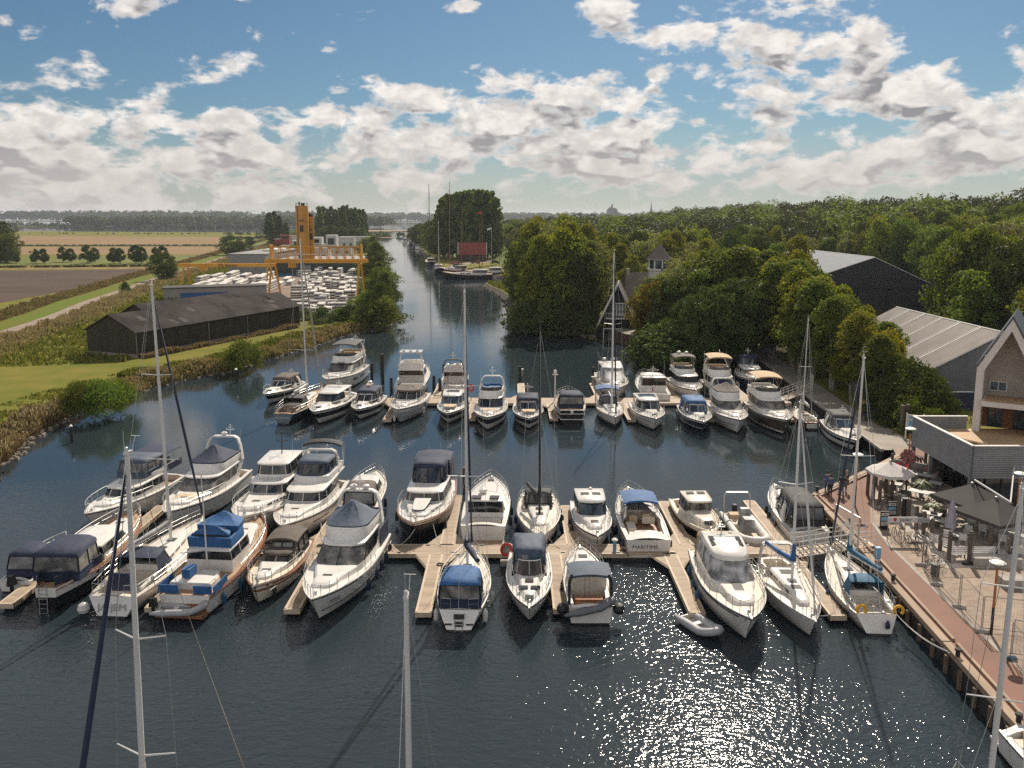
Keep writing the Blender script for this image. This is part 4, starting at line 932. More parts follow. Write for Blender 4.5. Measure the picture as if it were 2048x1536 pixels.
p=worldpt(c,-.55,1.35,.42); inflatable('dinghy','light grey inflatable dinghy with outboard hung across the stern of the blue canvas trawler',p,c.root.rotation_euler.z-R(82),2.9,1.35,'rubber_grey','rubber_light',.2,motor=True)
c=dutch('launch','small varnished launch with white hull and brown folding hood',508,1170,'bow',8.6,2.9,-3,1.0,1.45,hk=dict(cols=('gel_white','wood_varnish','gel_cream'),bands=((1,0),(.72,1),(.60,2))),cab=(.40,.58),w=.36,ws=.8,can='canvas_black',canx=(.10,.42),canh=1.35,sill=.28,hw=.42,rake=.55,mull=(2,6,10),gm='glass_brown',roofm='canvas_brown',fore=.36,win=None,gun='wood_varnish',deck='gel_cream')
bimini(c,c.L*.12,c.L*.40,1.06,c.deckz(.2)+1.38,'canvas_brown',.22); fender(c,[(.9,1),(.9,-1),(.35,-1),(.6,-1)],'fender_black','small varnished launch with brown hood')
stripe(c,.78,.86,'wood_varnish',0,1)
c=flyer('motor_yacht','white flybridge yacht with slate blue peaked cover and lined foredeck, bow to the open water',622,1198,'bow',11.8,3.95,-5,1.3,1.95,gm='glass_clear',side='glass_dark',cab=(.22,.60),rake=1.35,sill=.5,hw=.85,fly=(.10,.45),fh=.75,cover='canvas_slate',coverh=1.35,screen=None,archh=1.2,mull=(2,6,10),domes=2,tr_h=.34,ant=1)
mb=MB()
for k in range(-4,5): mb.box((c.L*.70,k*.16,c.deckz(.7)+.32),(2.0-.05*k*k,.018,.012))
mb.build('deck_seam',['gel_grey'],c.root); textmesh('lettering','PASSIE',.30,'lettering_dark',c.root,Matrix.Translation((c.L*.86,c.b(.86)*.88,1.18))@Matrix.Rotation(R(180-27),4,'Z')@Matrix.Rotation(R(68),4,'X'))
deck_boxes(c,[(1.3,s*1.62,1.85,2.2,.05,1.3) for s in (1,-1)],'canvas_navy','weather_cloth'); stripe(c,.34,.38,'lettering_dark',.4,.97)
fender(c,[(.08,1),(.2,1),(.32,1),(.44,1),(.58,1),(.12,-1)],'fender_navy','white flybridge yacht with slate blue peaked cover')
c=yacht('sailing_yacht','white sailing yacht with a large navy hood over its cockpit, stern to the camera',917,1229,'stern',9.3,3.15,2,1.05,1.35,xm=.62,H=17.1,boom=.28,cover='canvas_navy',jib='canvas_navy',hood=None,ws=.72,tr=.55,spread=((.34,1.15),(.67,1.0)),lazy=-.9,wheelr=None,win=3,coverr=.2)
canopy(c,.75,3.9,1.22,c.deckz(.15)+.05,1.6,'canvas_navy',.8,.6,.14,'glass_clear',.32,.1,topm='canvas_blue')
mb=MB(); 
for s in (-1,1): mb.bar((-.03,s*.2,-.3),(.15,s*.2,.75),.02,None,4)
for k in range(3): mb.bar((-.02+.05*k,-.2,-.2+.3*k),(-.02+.05*k,.2,-.2+.3*k),.018,None,4)
mb.build('stern_ladder',['steel'],c.root); deck_boxes(c,[(.26,0,.78,.03,.6,.3),(.12,0,.4,.03,.5,.3),(.14,.6,.38,.03,.4,.1),(.14,-.6,.38,.03,.4,.1)],'hatch_dark','transom_hatch')
fender(c,[(.12,1),(.12,-1),(.4,-1)],'fender_white','white sailing yacht with large navy hood')
c=sporty('motor_cruiser','white cabin cruiser with slate canopy and two small front windows, bow to the camera',1059,1214,'bow',8.8,2.85,-1,1.15,1.55,gm='glass_brown',can='canvas_slate',canw='glass_blue',canx=(.06,.46),sc=(.46,.56),cam=.12,rake=.7,canh=1.25,cock=(.05,.45,.45),plat=.4)
deck_boxes(c,[(6.55,s*.36,c.deckz(.74)+.30,.35,.55,.16) for s in (1,-1)],'glass_dark','front_window'); deck_boxes(c,[(5.6,0,c.deckz(.6)+.44,.4,.5,.04)],'hatch_dark','hatch')
fender(c,[(.75,1),(.75,-1)],'fender_black','white cabin cruiser with slate canopy')
c=place_boat('motor_cruiser','white cabin boat with open charcoal hood and a grey dinghy on its stern','motor cruiser',1182,1215,'stern',8.2,2.75,1.05,1.45,0)
hull(c,'motor',cols=WH,cockpit=(.05,.42,.6),deck='gel_white',cam=.12); trunk(c,3.5,7.2,1.05,.55,c.deckz(.5)+.02,.5,1.3,'gel_white',True,2,'coachroof',c.deckz(.88)); L=c.L
bimini(c,.5,2.5,1.22,c.deckz(.15)+1.75,'canvas_slate',.16,c.deckz(.1)+.1); 
for s in (-1,1): mb=MB(); mb.tube([(.4,s*1.2,c.zs),(.45,s*1.2,c.zs+1.3),(.6,s*1.05,c.zs+1.7)],.09,5); mb.build('canopy_frame',['canvas_black'],c.root)
house(c,2.7,3.7,1.15,c.deckz(.4)-.3,.35,1.0,.55,.06,.5,'glass_dark','gel_white',None,(2,5,8,10),None,.06); deck_boxes(c,[(2.55,-.62,c.zs+.15,.06,.95,1.7),(2.55,.62,c.zs+.15,.06,.95,1.7),(2.52,0,c.zs+.05,.05,.26,1.5)],'gel_cream','cabin_bulkhead'); deck_boxes(c,[(1.4,.0,c.zs-.3,.6,1.6,.5)],'wood_varnish','table'); rail(c,.5); rubrail(c); windlass(c); arch(c,3.9,1.15,c.deckz(.5),1.05,'gel_white',-.3,.25,.1)
p=worldpt(c,-.35,1.2,.55); dg=inflatable('dinghy','dark grey inflatable dinghy hanging across the stern of the open hooded cabin boat',p,c.root.rotation_euler.z-R(80),2.8,1.35,'dinghy_grey','rubber_black',.21); dg.rotation_euler=(R(-24),R(-8),c.root.rotation_euler.z-R(80))
for s,n in ((1,'left'),(-1,'right')):
    mb=MB(); mb.lathe((0,0,0),[(.03,0),(.27,.12),(.36,.36),(.27,.6),(.03,.72)],10); o=mb.build('fender_ball',['fender_black']); o.location=worldpt(c,.15,s*(c.b(0)+.36),.55); tag(o,'round black fender on the %s stern corner of the open hooded cabin boat'%n,'fender')
c=place_boat('motor_cruiser','large cream coupe cruiser with grey screen covers and panelled roof, right of the empty berth','motor yacht',1504,1236,'bow',10.8,3.75,1.35,1.95,-3)
hull(c,'motor',cols=WH,cockpit=(.03,.2,.5),deck='gel_cream',flare=.85,cam=.12); stripe(c,.80,.86,'boot_dark',.1,.98); trunk(c,5.9,9.2,1.3,.8,c.deckz(.6)+.02,.42,1.6,'gel_white',False,None,'foredeck',c.deckz(.87)); sunpad(c,6.7,8.3,.9,c.deckz(.7)+.33,'antislip'); deck_boxes(c,[(7.4,0,c.deckz(.7)+.46,1.6,.55,.03)],'hatch_dark','hatch')
house(c,1.6,6.6,1.42,c.deckz(.35),.6,.95,1.15,.15,1.5,'mesh_cover','gel_white','gel_white',(),'canvas_tan',.22,tumble=.20,rooft=.20); deck_boxes(c,[(3.0+.78*i,s*.5,c.rz+.18-.02*i,.7,.9,.05) for i in (0,1) for s in (1,-1)],'glass_dark','sun_roof'); signal_mast(c,2.0,0,c.rz+.15,.6,'steel',.5); dome(c,1.9,.55,c.rz+.1,.12)
canopy(c,.3,1.7,1.35,c.deckz(.1),1.7,'canvas_tan',.0,.2,.05,'mesh_cover',.2,.5); rail(c,.2,1,.7); rubrail(c); windlass(c)
fender(c,[(.15,-1),(.35,-1),(.5,-1),(.25,1)],'fender_blue','large cream coupe cruiser'); p=G(1392,1262,.0)
inflatable('dinghy','pale grey inflatable dinghy floating beside the bow of the large cream cruiser',(p.x-.35,p.y+1.25,.02),R(-62),2.9,1.5,'rubber_grey','rubber_light',.23)
c=yacht('sailing_yacht','white centre cockpit sailing yacht with blue mizzen style cover, bow to the open water',1632,1242,'bow',9.6,3.0,-3,1.05,1.4,xm=.50,H=10.8,boom=.30,cover='canvas_blue',jib='canvas_white',hood=None,ws=.6,tr=.1,trunkh=.45,cock=(.03,.26,.5),lazy=-1.0,win=4,deck='gel_cream',coverr=.15)
arch(c,1.0,1.05,c.zs,1.5,'canvas_white',.3,.5,.05,.9,'spray_screen')
mb=MB(); mb.tube([(3.0,1.25,1.35),(8.0,.75,1.55)],.03,4); mb.build('boat_hook',['wood_varnish'],c.root)
c=yacht('sailing_yacht','white sailing yacht with teal sail cover and yellow horseshoe buoys, stern against the quay',1761,1238,'stern',9.4,3.0,4,1.0,1.35,xm=.60,H=13.3,boom=.34,cover='canvas_teal',jib='canvas_navy',hood='canvas_teal',ws=.74,tr=.65,lazy=-.9,teakd='gel_white',wheelr=.45)
for s in (1,-1):
    mb=MB(); P=[(0,.24*math.cos(a),.26*math.sin(a)) for a in [PI*(-.25)+PI*1.5*i/10 for i in range(11)]]; mb.tube(P,.085,7); o=mb.build('horseshoe_buoy',['yellow_buoy']); o.location=worldpt(c,.15,s*1.0,c.zs+.45); o.rotation_euler=(0,0,c.root.rotation_euler.z); tag(o,'yellow horseshoe buoy on the %s of the stern rail of the teal covered yacht'%('left side' if s>0 else 'right side'),'lifebuoy')
mb=MB(); mb.lathe((0,0,0),[(.02,0),(.13,.1),(.14,.3),(.05,.5),(.02,.55)],8); o=mb.build('fender',['fender_navy']); o.location=worldpt(c,.1,-.45,.35); tag(o,'navy fender hung on the transom of the teal covered yacht','fender'); fender(c,[(.45,1)],'fender_blue','sailing yacht with teal sail cover')
mb=MB(); mb.bar((0,0,0),(0,0,.9),.012,None,4); mb.poly([(0,0,.9),(0,0,.55),(-.3,.12,.45),(-.28,.1,.8)],1); o=mb.build('flag',['steel','orange'],c.root); o.location=(.1,-1.0,c.zs+.4)
# ---- rear pontoon, near side
dk=two('gel_white','hull_black',.80,.45)
c=sporty('motor_yacht','white sports cruiser with brown hood, at the far left of the rear pontoon',529,788,'bow',10.6,3.4,-6,1.1,1.6,hk=dk,can='canvas_brown',canx=(.1,.5),archm='gel_white',archx=.2)
c=yacht('sailing_yacht','dark blue sailing yacht with teak deck and tall twin spar rig, stern to the camera',565,828,'stern',13.5,3.6,6,1.2,1.5,cols=('hull_blue',),xm=.60,H=18.5,boom=.33,cover='canvas_white',jib='cover_grey',hood='canvas_grey',mast='alu',spread=((.30,1.3),(.62,1.1)),deck='teak',teakd='teak',ws=.62,tr=.2,mr=.12,jibr=.11)
textmesh('lettering','ALEXANDRA',.28,'lettering_white',c.root,Matrix.Translation((.03,0,.75))@Matrix.Rotation(R(-90),4,'Z')@Matrix.Rotation(R(86),4,'X')); rubrail(c,'gel_white',.96,.04)
c=sporty('motor_yacht','large white coupe yacht with black hull band, beside the dark blue sailing yacht',627,823,'bow',12.6,4.1,-4,1.35,1.9,hk=dk,gm='glass_dark',hard='gel_white',canx=(.16,.5),sc=(.52,.66),sh_=.75,frame='boot_dark',hullwin=[(.35,.6)])
c=flyer('motor_yacht','big white flybridge yacht with grey bimini and black foredeck stripe',654,758,'bow',15.5,4.6,-3,1.6,2.4,hk=two('gel_white','gel_white'),gm='mesh_dark',cab=(.20,.62),rake=1.8,hw=.95,fly=(.08,.48),fh=.7,screen='glass_dark',archh=1.3,bim='canvas_grey',pad='cushion_grey',mull=(2,8))
deck_boxes(c,[(c.L*.50,0,c.rz+.02,2.2,.9,.04)],'mast_black','stripe_panel'); hull_windows(c,[(.25,.42),(.5,.62)],.5,.72)
c=sporty('motor_yacht','white sports cruiser with navy edged clear hood and a black piling behind it',713,818,'bow',9.8,3.4,-3,1.1,1.6,hk=dk,can='canvas_navy',canw='glass_clear',canx=(.08,.5),domes=0,archm=None)
dome(c,2.6,0,c.deckz(.4)+1.9,.3)
c=flyer('motor_yacht','white cruiser with taupe hood over its screen and tall white fenders',795,818,'bow',11.8,3.9,-4,1.35,1.95,hk=dict(cols=('gel_white','gel_grey'),bands=((1,0),(.72,1))),gm='glass_dark',cab=(.26,.58),rake=.8,fly=(.2,.42),fh=.12,screen=None,archx=None,seats=None,wing=False,ant=0,mull=(2,4,6,8))
tent(c,c.L*.16,c.L*.53,1.5,c.rz-.1,.5,'canvas_brown',.25,.5); fender(c,[(.15,-1),(.55,1),(.95,-1)],'fender_white','white cruiser with taupe hood')
c=flyer('sportfisher','white flybridge cruiser with lamps on its hard top and dark saloon doors',817,772,'stern',13,4.2,1,1.2,2.0,cab=(.26,.60),sill=.7,hw=.9,fly=(.16,.46),fh=.75,screen=None,archx=None,aft='glass_dark',wing=True,ant=0,seats='gel_white')
arch(c,c.L*.22,1.55,c.rz,2.2,'gel_white',.1,.5,.1,1.3); mb=MB(); mb.box((c.L*.26,0,c.rz+2.25),(1.9,2.9,.14)); mb.build('hard_top',['gel_white'],c.root)
for s in (-.9,0,.9): mb=MB(); mb.lathe((0,0,0),[(.05,0),(.24,.03),(.24,.14),(.05,.2)],10); o=mb.build('deck_lamp',['gel_white'],c.root); o.rotation_euler=(0,R(-90),0); o.location=(c.L*.22-.15,s,c.rz+2.35)
mb=MB(); mb.bar((c.L*.22,0,c.rz+2.3),(c.L*.2,0,c.rz+3.3),.03,None,4); mb.build('antenna',['steel'],c.root)
mb=MB()
for k in range(6): mb.box((c.L*.17+.16*k,1.2,c.deckz(.1)+.3+.33*k),(.24,.55,.05))
mb.build('stairs',['gel_white'],c.root)
c=sporty('motor_yacht','white hardtop cruiser with three roof slots and dark hull, left of the tall grey mast',894,826,'bow',10.4,3.5,-2,1.2,1.6,hk=dk,gm='glass_blue',hard='gel_white',canx=(.18,.5),sc=(.52,.66),pad='cushion_tan',sh_=.7)
deck_boxes(c,[(3.2+.45*k,0,c.rtop+.0,.2,1.5,.03) for k in range(3)],'hatch_dark','roof_slot')
c=flyer('motor_yacht','white cruiser with grey radar arch and red flag, stern to the rear pontoon',906,770,'stern',10.2,3.6,0,1.2,1.8,cab=(.30,.60),fly=(.22,.44),fh=.5,archx=.12,archm='canvas_grey',domes=0,screen=None,ant=1,seats='gel_white')
for s in (-.9,0,.9): dome(c,c.L*.3,s,c.rz+.6,.22)
mb=MB(); mb.bar((0,0,0),(-.25,0,1.3),.02,None,4); mb.poly([(-.25,0,1.3),(-.12,0,.5),(-.2,.14,.45),(-.3,.1,1.1)],1); o=mb.build('flag',['gel_white','flag_red'],c.root); o.location=(.1,.6,c.zs)
c=flyer('motor_yacht','white flybridge cruiser with royal blue seat cover and plum screen panel',974,834,'bow',11.4,3.8,-2,1.25,1.8,hk=dk,gm='glass_dark',cab=(.24,.60),rake=1.3,fly=(.10,.46),fh=.65,screen='glass_brown',pad='cushion_tan',archh=1.0,domes=0,seats='canvas_blue',mull=(2,6,10))
deck_boxes(c,[(c.L*.30,0,c.rz+.72,1.2,2.2,.25)],'canvas_blue','canvas_cover')
c=sporty('motor_yacht','white sports cruiser with navy hood and tan sun pad, left of the black steel cruiser',1058,836,'bow',9.8,3.5,0,1.15,1.6,hk=dk,gm='glass_dark',can='canvas_navy',canx=(.12,.5),pad='cushion_tan',archm=None,hullwin=[(.4,.6)])
signal_mast(c,2.6,0,c.deckz(.4)+1.8,.8,'gel_white',1.3)
c=dutch('motor_cruiser','round sterned black steel cruiser with white rubbing strakes and black hood',1144,820,'stern',9.2,3.6,0,1.75,2.0,hk=dict(cols=('hull_black',)),cab=(.40,.66),ws=.72,can='canvas_navy',canx=(.14,.44),canh=1.55,sill=.3,hw=.45,gun='gel_white',deck='teak')
for v in (.74,.38): rubrail(c,'gel_white',v,.05)
mb=MB()
for v in (.99,.74,.38): mb.tube([(-.02,c.b(0)*(2*i/8-1)*.98,c.zs*v) for i in range(9)],.05,5)
mb.build('transom_strake',['gel_white'],c.root); deck_boxes(c,[(-.06,0,1.5,.1,.3,.5)],'gel_white','ladder_box'); antenna(c,[(4,0,c.rz)],2.6)
c=yacht('sailing_yacht','white sailing yacht with blue bimini and pale grey mast, right of the black steel cruiser',1232,834,'bow',10.8,3.2,0,1.1,1.4,xm=.62,H=17.3,boom=.30,cover=None,jib='canvas_black',hood='canvas_navy',ws=.7,gun='wood_varnish',deck='gel_white',cols=('gel_white',),teakd='teak',mr=.11,jibr=.085)
bimini(c,.4,2.6,1.35,c.zs+1.75,'canvas_blue',.2,c.zs); stripe(c,.12,.26,'hull_black')
c=sporty('motor_yacht','white coupe yacht with tinted glass roof panel, right of the blue bimini sailing yacht',1313,837,'bow',10.4,3.6,0,1.25,1.7,gm='glass_dark',hard='gel_white',canx=(.16,.48),sc=(.52,.66),sh_=.75,frame='gel_white'); stripe(c,.60,.64,'lettering_dark')
deck_boxes(c,[(c.L*.34,0,c.rtop-.03,1.6,1.9,.05)],'glass_dark','sun_roof')
c=sporty('motor_yacht','navy hulled sports cruiser with blue radar arch and turquoise windscreen',1408,843,'bow',9.8,3.4,-3,1.15,1.55,hk=dict(cols=('gel_white','hull_navy'),bands=((1,0),(.80,1))),gm='glass_blue',can='canvas_blue',canw='glass_clear',canx=(.1,.5),archm='canvas_blue',archx=.22); stripe(c,.30,.36,'gel_white')
c=flyer('motor_yacht','white flybridge cruiser with brown tent cover, right of the navy hulled cruiser',1481,839,'bow',11.2,3.75,-3,1.3,1.85,gm='screen_cover',cab=(.24,.60),rake=1.3,fly=(.10,.46),fh=.7,cover='canvas_brown',coverh=1.0,screen=None,archh=.9,domes=0,mull=(2,6,10)); stripe(c,.5,.54,'lettering_dark',.5,.95)
c=flyer('motor_yacht','bronze hulled flybridge yacht with cream bimini and brown mesh screens',1574,839,'bow',12,4.0,-2,1.4,2.0,hk=dict(cols=('gel_white','hull_bronze','gel_white'),bands=((1,0),(.86,1),(.22,2))),gm='screen_cover',cab=(.20,.60),rake=.6,hw=.85,fly=(.08,.46),fh=.6,screen='glass_brown',archx=None,bim='canvas_tan',seats='canvas_white',mull=(2,8),pad='antislip'); hull_windows(c,[(.3,.48),(.52,.68)],.40,.66)
c=yacht('sailing_yacht','little red hulled sailing boat with cream deck, stern to the camera near the rear gangway',1624,846,'stern',7.0,2.3,4,.8,1.0,cols=('hull_red',),xm=.55,H=10.5,boom=.36,cover='canvas_white',jib=None,hood=None,ws=.6,tr=.1,trunkh=.3,wheelr=None,win=2,mr=.06,coverr=.12,spread=((.5,.7),))
deck_boxes(c,[(-.02,0,.45,.03,1.1,.5)],'gel_white','transom_panel')
c=sporty('motor_yacht','white sports cruiser with black hull stripe and grey hood, along the right quay',1713,880,'bow',10.0,3.1,-8,1.1,1.5,hk=dict(cols=('gel_white','hull_black'),bands=((1,0),(.74,1),(.50,0))),gm='glass_blue',can='canvas_grey',canx=(.1,.48),archm='gel_white',archx=.24,sc=(.48,.60),plat=.6)
# ---- rear pontoon, far side
c=sporty('motor_yacht','white yacht with huge one piece sloping windscreen, behind the blue bimini sailing yacht',1236,775,'bow',13.5,4.2,-1,1.5,2.1,gm='mesh_cover',hard='mesh_cover',canx=(.14,.5),sc=(.52,.74),sh_=1.25,rake=2.6,frame='gel_white',rl=True,pad=None)
dome(c,2.2,.7,c.rtop,.3); dome(c,2.2,-.7,c.rtop,.3)
c=flyer('motor_yacht','white coupe yacht with red flag and open saloon doors, stern to the rear pontoon',1314,789,'stern',11,3.85,0,1.25,1.9,cab=(.22,.60),sill=.6,hw=1.0,fly=(.30,.42),fh=.10,screen=None,archx=None,seats=None,ant=1,aft='glass_brown',wing=True); signal_mast(c,c.L*.32,0,c.rz+.1,1.0,'gel_white',1.4)
mb=MB(); mb.bar((0,0,0),(-.3,0,1.2),.02,None,4); mb.poly([(-.3,0,1.2),(-.15,0,.4),(-.2,.14,.35),(-.34,.1,1.0)],1); o=mb.build('flag',['gel_white','flag_red'],c.root); o.location=(.1,.5,c.zs)
c=flyer('motor_yacht','older white motor yacht with black screen covers and grey hood, behind the navy hulled cruiser',1392,779,'bow',11,3.8,0,1.3,1.85,gm='canvas_black',side='glass_dark',cab=(.28,.62),rake=.35,fly=(.12,.44),fh=.5,screen='glass_dark',archx=None,bim='canvas_brown',mull=(2,8),wing=False); dome(c,c.L*.2,.5,c.rz+2.2,.26); dome(c,c.L*.2,-.5,c.rz+2.2,.3)
c=flyer('motor_yacht','white flybridge yacht with tan bimini, behind the brown tented cruiser',1466,786,'bow',12,4.0,-2,1.35,1.95,hk=dk,gm='glass_dark',cab=(.22,.60),rake=1.2,fly=(.08,.44),fh=.7,screen='glass_clear',bim='canvas_tan',archh=1.0,domes=1)
c=dutch('trawler','dark blue trawler with cream wheelhouse roof and curved navy windows, nearest the trees',1512,757,'bow',11.5,3.7,-9,1.3,2.0,hk=dict(cols=('hull_navy',)),cab=(.24,.58),can=None,sill=.5,hw=.55,mull=(2,3,4,5,6,7,8,9,10),rake=.1,deck='gel_white',gun='gel_white'); canopy(c,1.0,3.4,1.4,c.rz-.4,1.5,'canvas_navy',.5,.9,.2,'glass_dark',.1,.1); signal_mast(c,1.6,0,c.rz+1.2,.8)
# ---- yachts moored to a nearer pontoon: their masts rise into the picture from below it
def near_yacht(label,top,H,xm,L,rz,jib=None,mast='mast_white',spread=((.37,1.0),(.62,.85)),mr=.10,zdeck=1.7,rake=.02):
    zt=zdeck+H; p=G(top[0],top[1],zt)
    c=Boat(); c.L,c.B,c.zs,c.zb=L,L*.31,1.15,1.5; c.label=label
    d=Vector((math.cos(rz),math.sin(rz),0)); q=p-d*(L*xm-rake*H)
    c.root=empty('sailing_yacht',(q.x,q.y,0),rz,label,'sailing boat')
    hull(c,'sail',cols=WH,ws=.7,tm=.42,p=1.9,q=.95,flare=.55,rake=.1,cockpit=(.03,.3,.55),deck='antislip',g=.06,d=.04,tr=.4); trunk(c,L*.31,L*.8,c.B*.3,c.B*.17,c.deckz(.35),.4,1.4,'gel_white',True,4,'coachroof',c.deckz(.8))
    rig(c,L*xm,zdeck,H,mast,mr,spread,L*.33,'canvas_navy',jib,None,None,jibr=.10,rake=rake); pushpit(c); rail(c,.86,1,.6,.06,.018,True,False,.06); lifelines(c); return c
near_yacht('near sailing yacht with white mast and dark furled jib rising in the lower left corner',(254,908),14.6,.58,10.8,R(-103),'canvas_navy',mr=.09,rake=.035)
near_yacht('near sailing yacht of which only a slim mast head rises at the bottom centre',(812,1196),12.2,.55,11.0,R(-92),None,spread=((.40,1.0),),mr=.085)
near_yacht('near sailing yacht with pale mast in the lower right corner beside the quay',(2044,978),13.0,.55,10.5,R(72),None,mr=.095,rake=.04,spread=((.45,1.0),(.75,.9)))
c=sporty('motor_boat','white motor boat with wraparound screen in the bottom right corner by the quay',2330,1720,'bow',8.0,2.4,0,1.1,1.5,gm='glass_clear',hard='gel_white',canx=(.3,.5),sc=(.5,.62))
# ---------------------------------------------------------------- pontoons
mat('deck_board',(.37,.28,.195),.75,col2=(.22,.165,.115),scale=.9,stretch=(.6,2.2,1),bump=.3,bscale=9,lo=.25,hi=.6)
mat('pontoon_edge',(.50,.40,.29),.7,var=.15,scale=2)
mat('steel_dull_',(.25,.25,.24),.5,.6)
mat('float_dark',(.03,.028,.026),.8)
mat('pile_dark',(.028,.024,.02),.8,var=.3,scale=3)
mat('pile_wood',(.16,.11,.07),.85,var=.35,scale=4,stretch=(3,3,.5))
mat('service_blue',(.16,.36,.52),.5); mat('conc',(.36,.33,.29),.9,var=.2,scale=2); mat('white_paint',(.68,.66,.62),.5,var=.08)
def pontoon(label,rects,floats,gus=(),group=None):
    "rects: (x0,y0,x1,y1); one linked floating pontoon"
    e=empty('pontoon',(rects[0][0],rects[0][1],0),0,label,'pontoon',group); ox,oy=rects[0][:2]
    d=MB(); ed=MB(); fl=MB()
    for i,(x0,y0,x1,y1) in enumerate(rects):
        x0-=ox;x1-=ox;y0-=oy;y1-=oy; zz=.5+.004*(i%3); w=.13
        d.box(((x0+x1)/2,(y0+y1)/2,zz-.03),(x1-x0-.02,y1-y0-.02,.06))
        for (a,b_,s,t) in ((x0,(y0+y1)/2,w,y1-y0),(x1,(y0+y1)/2,w,y1-y0),((x0+x1)/2,y0,x1-x0+w,w),((x0+x1)/2,y1,x1-x0+w,w)): ed.box((a,b_,.36+.002*(i%3)),(s,t,.30))
    for k,(x0,y0,x1,y1) in enumerate(rects[:1]):
        pass
    for g in gus:
        d.prism([(x-ox,y-oy) for x,y in g],.44,.494); 
        P=[(x-ox,y-oy,.40) for x,y in g]; ed.bar(P[1],P[2],.09,None,4)
    for x,y,a,b_ in floats: fl=MB(); fl.box((x-ox,y-oy,.02),(a,b_,.40)); fl.build('float',['float_dark'],e)
    d.build('decking',['deck_board'],e); ed.build('edge_beam',['pontoon_edge'],e)
    return e
def fingers_of(lst,yroot,side,w=.82,L=9.2):
    R_=[];Gs=[];Fl=[]
    for x,l in lst:
        y0,y1=(yroot,yroot+l) if side>0 else (yroot-l,yroot)
        R_.append((x-w/2,y0,x+w/2,y1)); q=1.0
        for s in (1,-1): Gs.append([(x+s*w/2,yroot),(x+s*(w/2+q),yroot),(x+s*w/2,yroot+side*2.3)] if s*side<0 else [(x+s*w/2,yroot),(x+s*w/2,yroot+side*2.3),(x+s*(w/2+q),yroot)])
        Fl.append((x,(y0+y1)/2+side*l*.3,w*.85,l*.3))
    return R_,Gs,Fl
def fix(Gs): return [g if ((g[1][0]-g[0][0])*(g[2][1]-g[0][1])-(g[1][1]-g[0][1])*(g[2][0]-g[0][0]))>0 else [g[0],g[2],g[1]] for g in Gs]
yA0,yA1=G(1000,1107,.5).y,G(1000,1089,.5).y
up=[(G(290,1040,.5).x,8.0),(G(664,1042,.5).x,9.0),(G(905,1030,.5).x,10.5),(G(1138,1046,.5).x,8.0),(G(1356,1058,.5).x,9.0),(G(1546,1060,.5).x,9.2)]
dn=[(-29.75,7.5),(-20.9,8.0),(-12.75,8.2),(-5.1,8.6),(2.85,8.2),(10.65,8.6),(18.6,9.0)]
r1,g1,f1=fingers_of(up,yA1,1); r2,g2,f2=fingers_of(dn,yA0,-1)
pontoon('front timber pontoon with tan decking and finger berths between the near boats',[(-30.5,yA0,19.6,yA1)]+r1+r2,[(x,(yA0+yA1)/2,2.6,1.7) for x in range(-28,20,6)]+f1+f2,fix(g1+g2))
yB0,yB1=G(1100,806,.5).y,G(1100,796,.5).y
up=[(-25.2,9.5),(-19.2,9.5),(-9.6,10),(1.2,9.5),(11.0,9.5),(20.5,9),(29.4,9)]; dn=[(-14.0,8.5),(-4.6,8),(4.7,8),(13.4,8.5),(22.3,8.5),(31.4,8.5)]
r1,g1,f1=fingers_of(up,yB1,1); r2,g2,f2=fingers_of(dn,yB0,-1)
pontoon('rear timber pontoon with tan decking behind the second row of boats',[(-26,yB0,34.0,yB1)]+r1+r2,[(x,(yB0+yB1)/2,2.6,1.6) for x in range(-24,33,6)]+f1+f2,fix(g1+g2))
def pile(x,y,h,label,m='pile_dark',r=.17,group=None,cap=None):
    mb=MB(); mb.lathe((0,0,-.6),[(r,0),(r,h*.5+.6),(r*.94,h+.6)],8); 
    if cap: mb.lathe((0,0,h),[(r*1.15,-.02),(r*1.15,.05),(.02,.22)],8,1)
    o=mb.build('mooring_pile',[m,cap or m]); o.location=(x,y,0); tag(o,label,'mooring post',group)
q=G(765,768); pile(q.x,q.y,4.2,'tall black mooring pile between the taupe hooded cruiser and open water','pile_dark',.26)
for (px,py,h) in ((744,760,2.4),(783,795,2.6),(888,765,2.6),(880,790,2.2),(1040,770,2.6),(1186,765,2.2),(868,780,2)):
    q=G(px,py); pile(q.x,q.y,h,'short black mooring pile at the rear pontoon fingers','pile_dark',.2,'mooring piles at the rear pontoon',None)
q=G(929,985); pile(q.x,q.y,2.2,'brown timber pile at the end of the finger by the open aft door cruiser','pile_wood',.15)
q=G(144,885); pile(q.x,q.y,1.7,'dark post with white top standing in the water left of the marina','pile_dark',.16,None,'white_paint')
q=G(473,766); pile(q.x,q.y,1.9,'dark post with white top standing in the water near the far bush','pile_dark',.2,None,'white_paint')
# posts, pedestals and lifebuoy on the pontoon
q=G(1229,1104,.5); e=empty('power_pedestal',(q.x,q.y,.5),0,'blue and white power pedestal on the front pontoon beside Maritime','pedestal')
mb=MB(); mb.box((0,0,.4),(.22,.22,.8)); mb.build('post',['service_blue'],e); mb=MB(); mb.lathe((0,0,.8),[(.2,0),(.22,.08),(.12,.16),(.01,.18)],10); mb.build('lamp',['white_paint'],e)
q=G(1013,1116,.5); e=empty('lifebuoy_stand',(q.x,q.y,.5),0,'red lifebuoy in a holder on the edge of the front pontoon','lifebuoy stand')
mb=MB(); mb.box((0,.05,.5),(.6,.12,1.0)); mb.box((0,-.1,-.3),(.8,.5,.3)); mb.build('holder',['conc'],e)
mb=MB(); P=[(.34*math.cos(2*PI*i/16),-.08,.62+.40*math.sin(2*PI*i/16)) for i in range(17)]; mb.tube(P,.09,7); mb.build('lifebuoy',['red'],e)
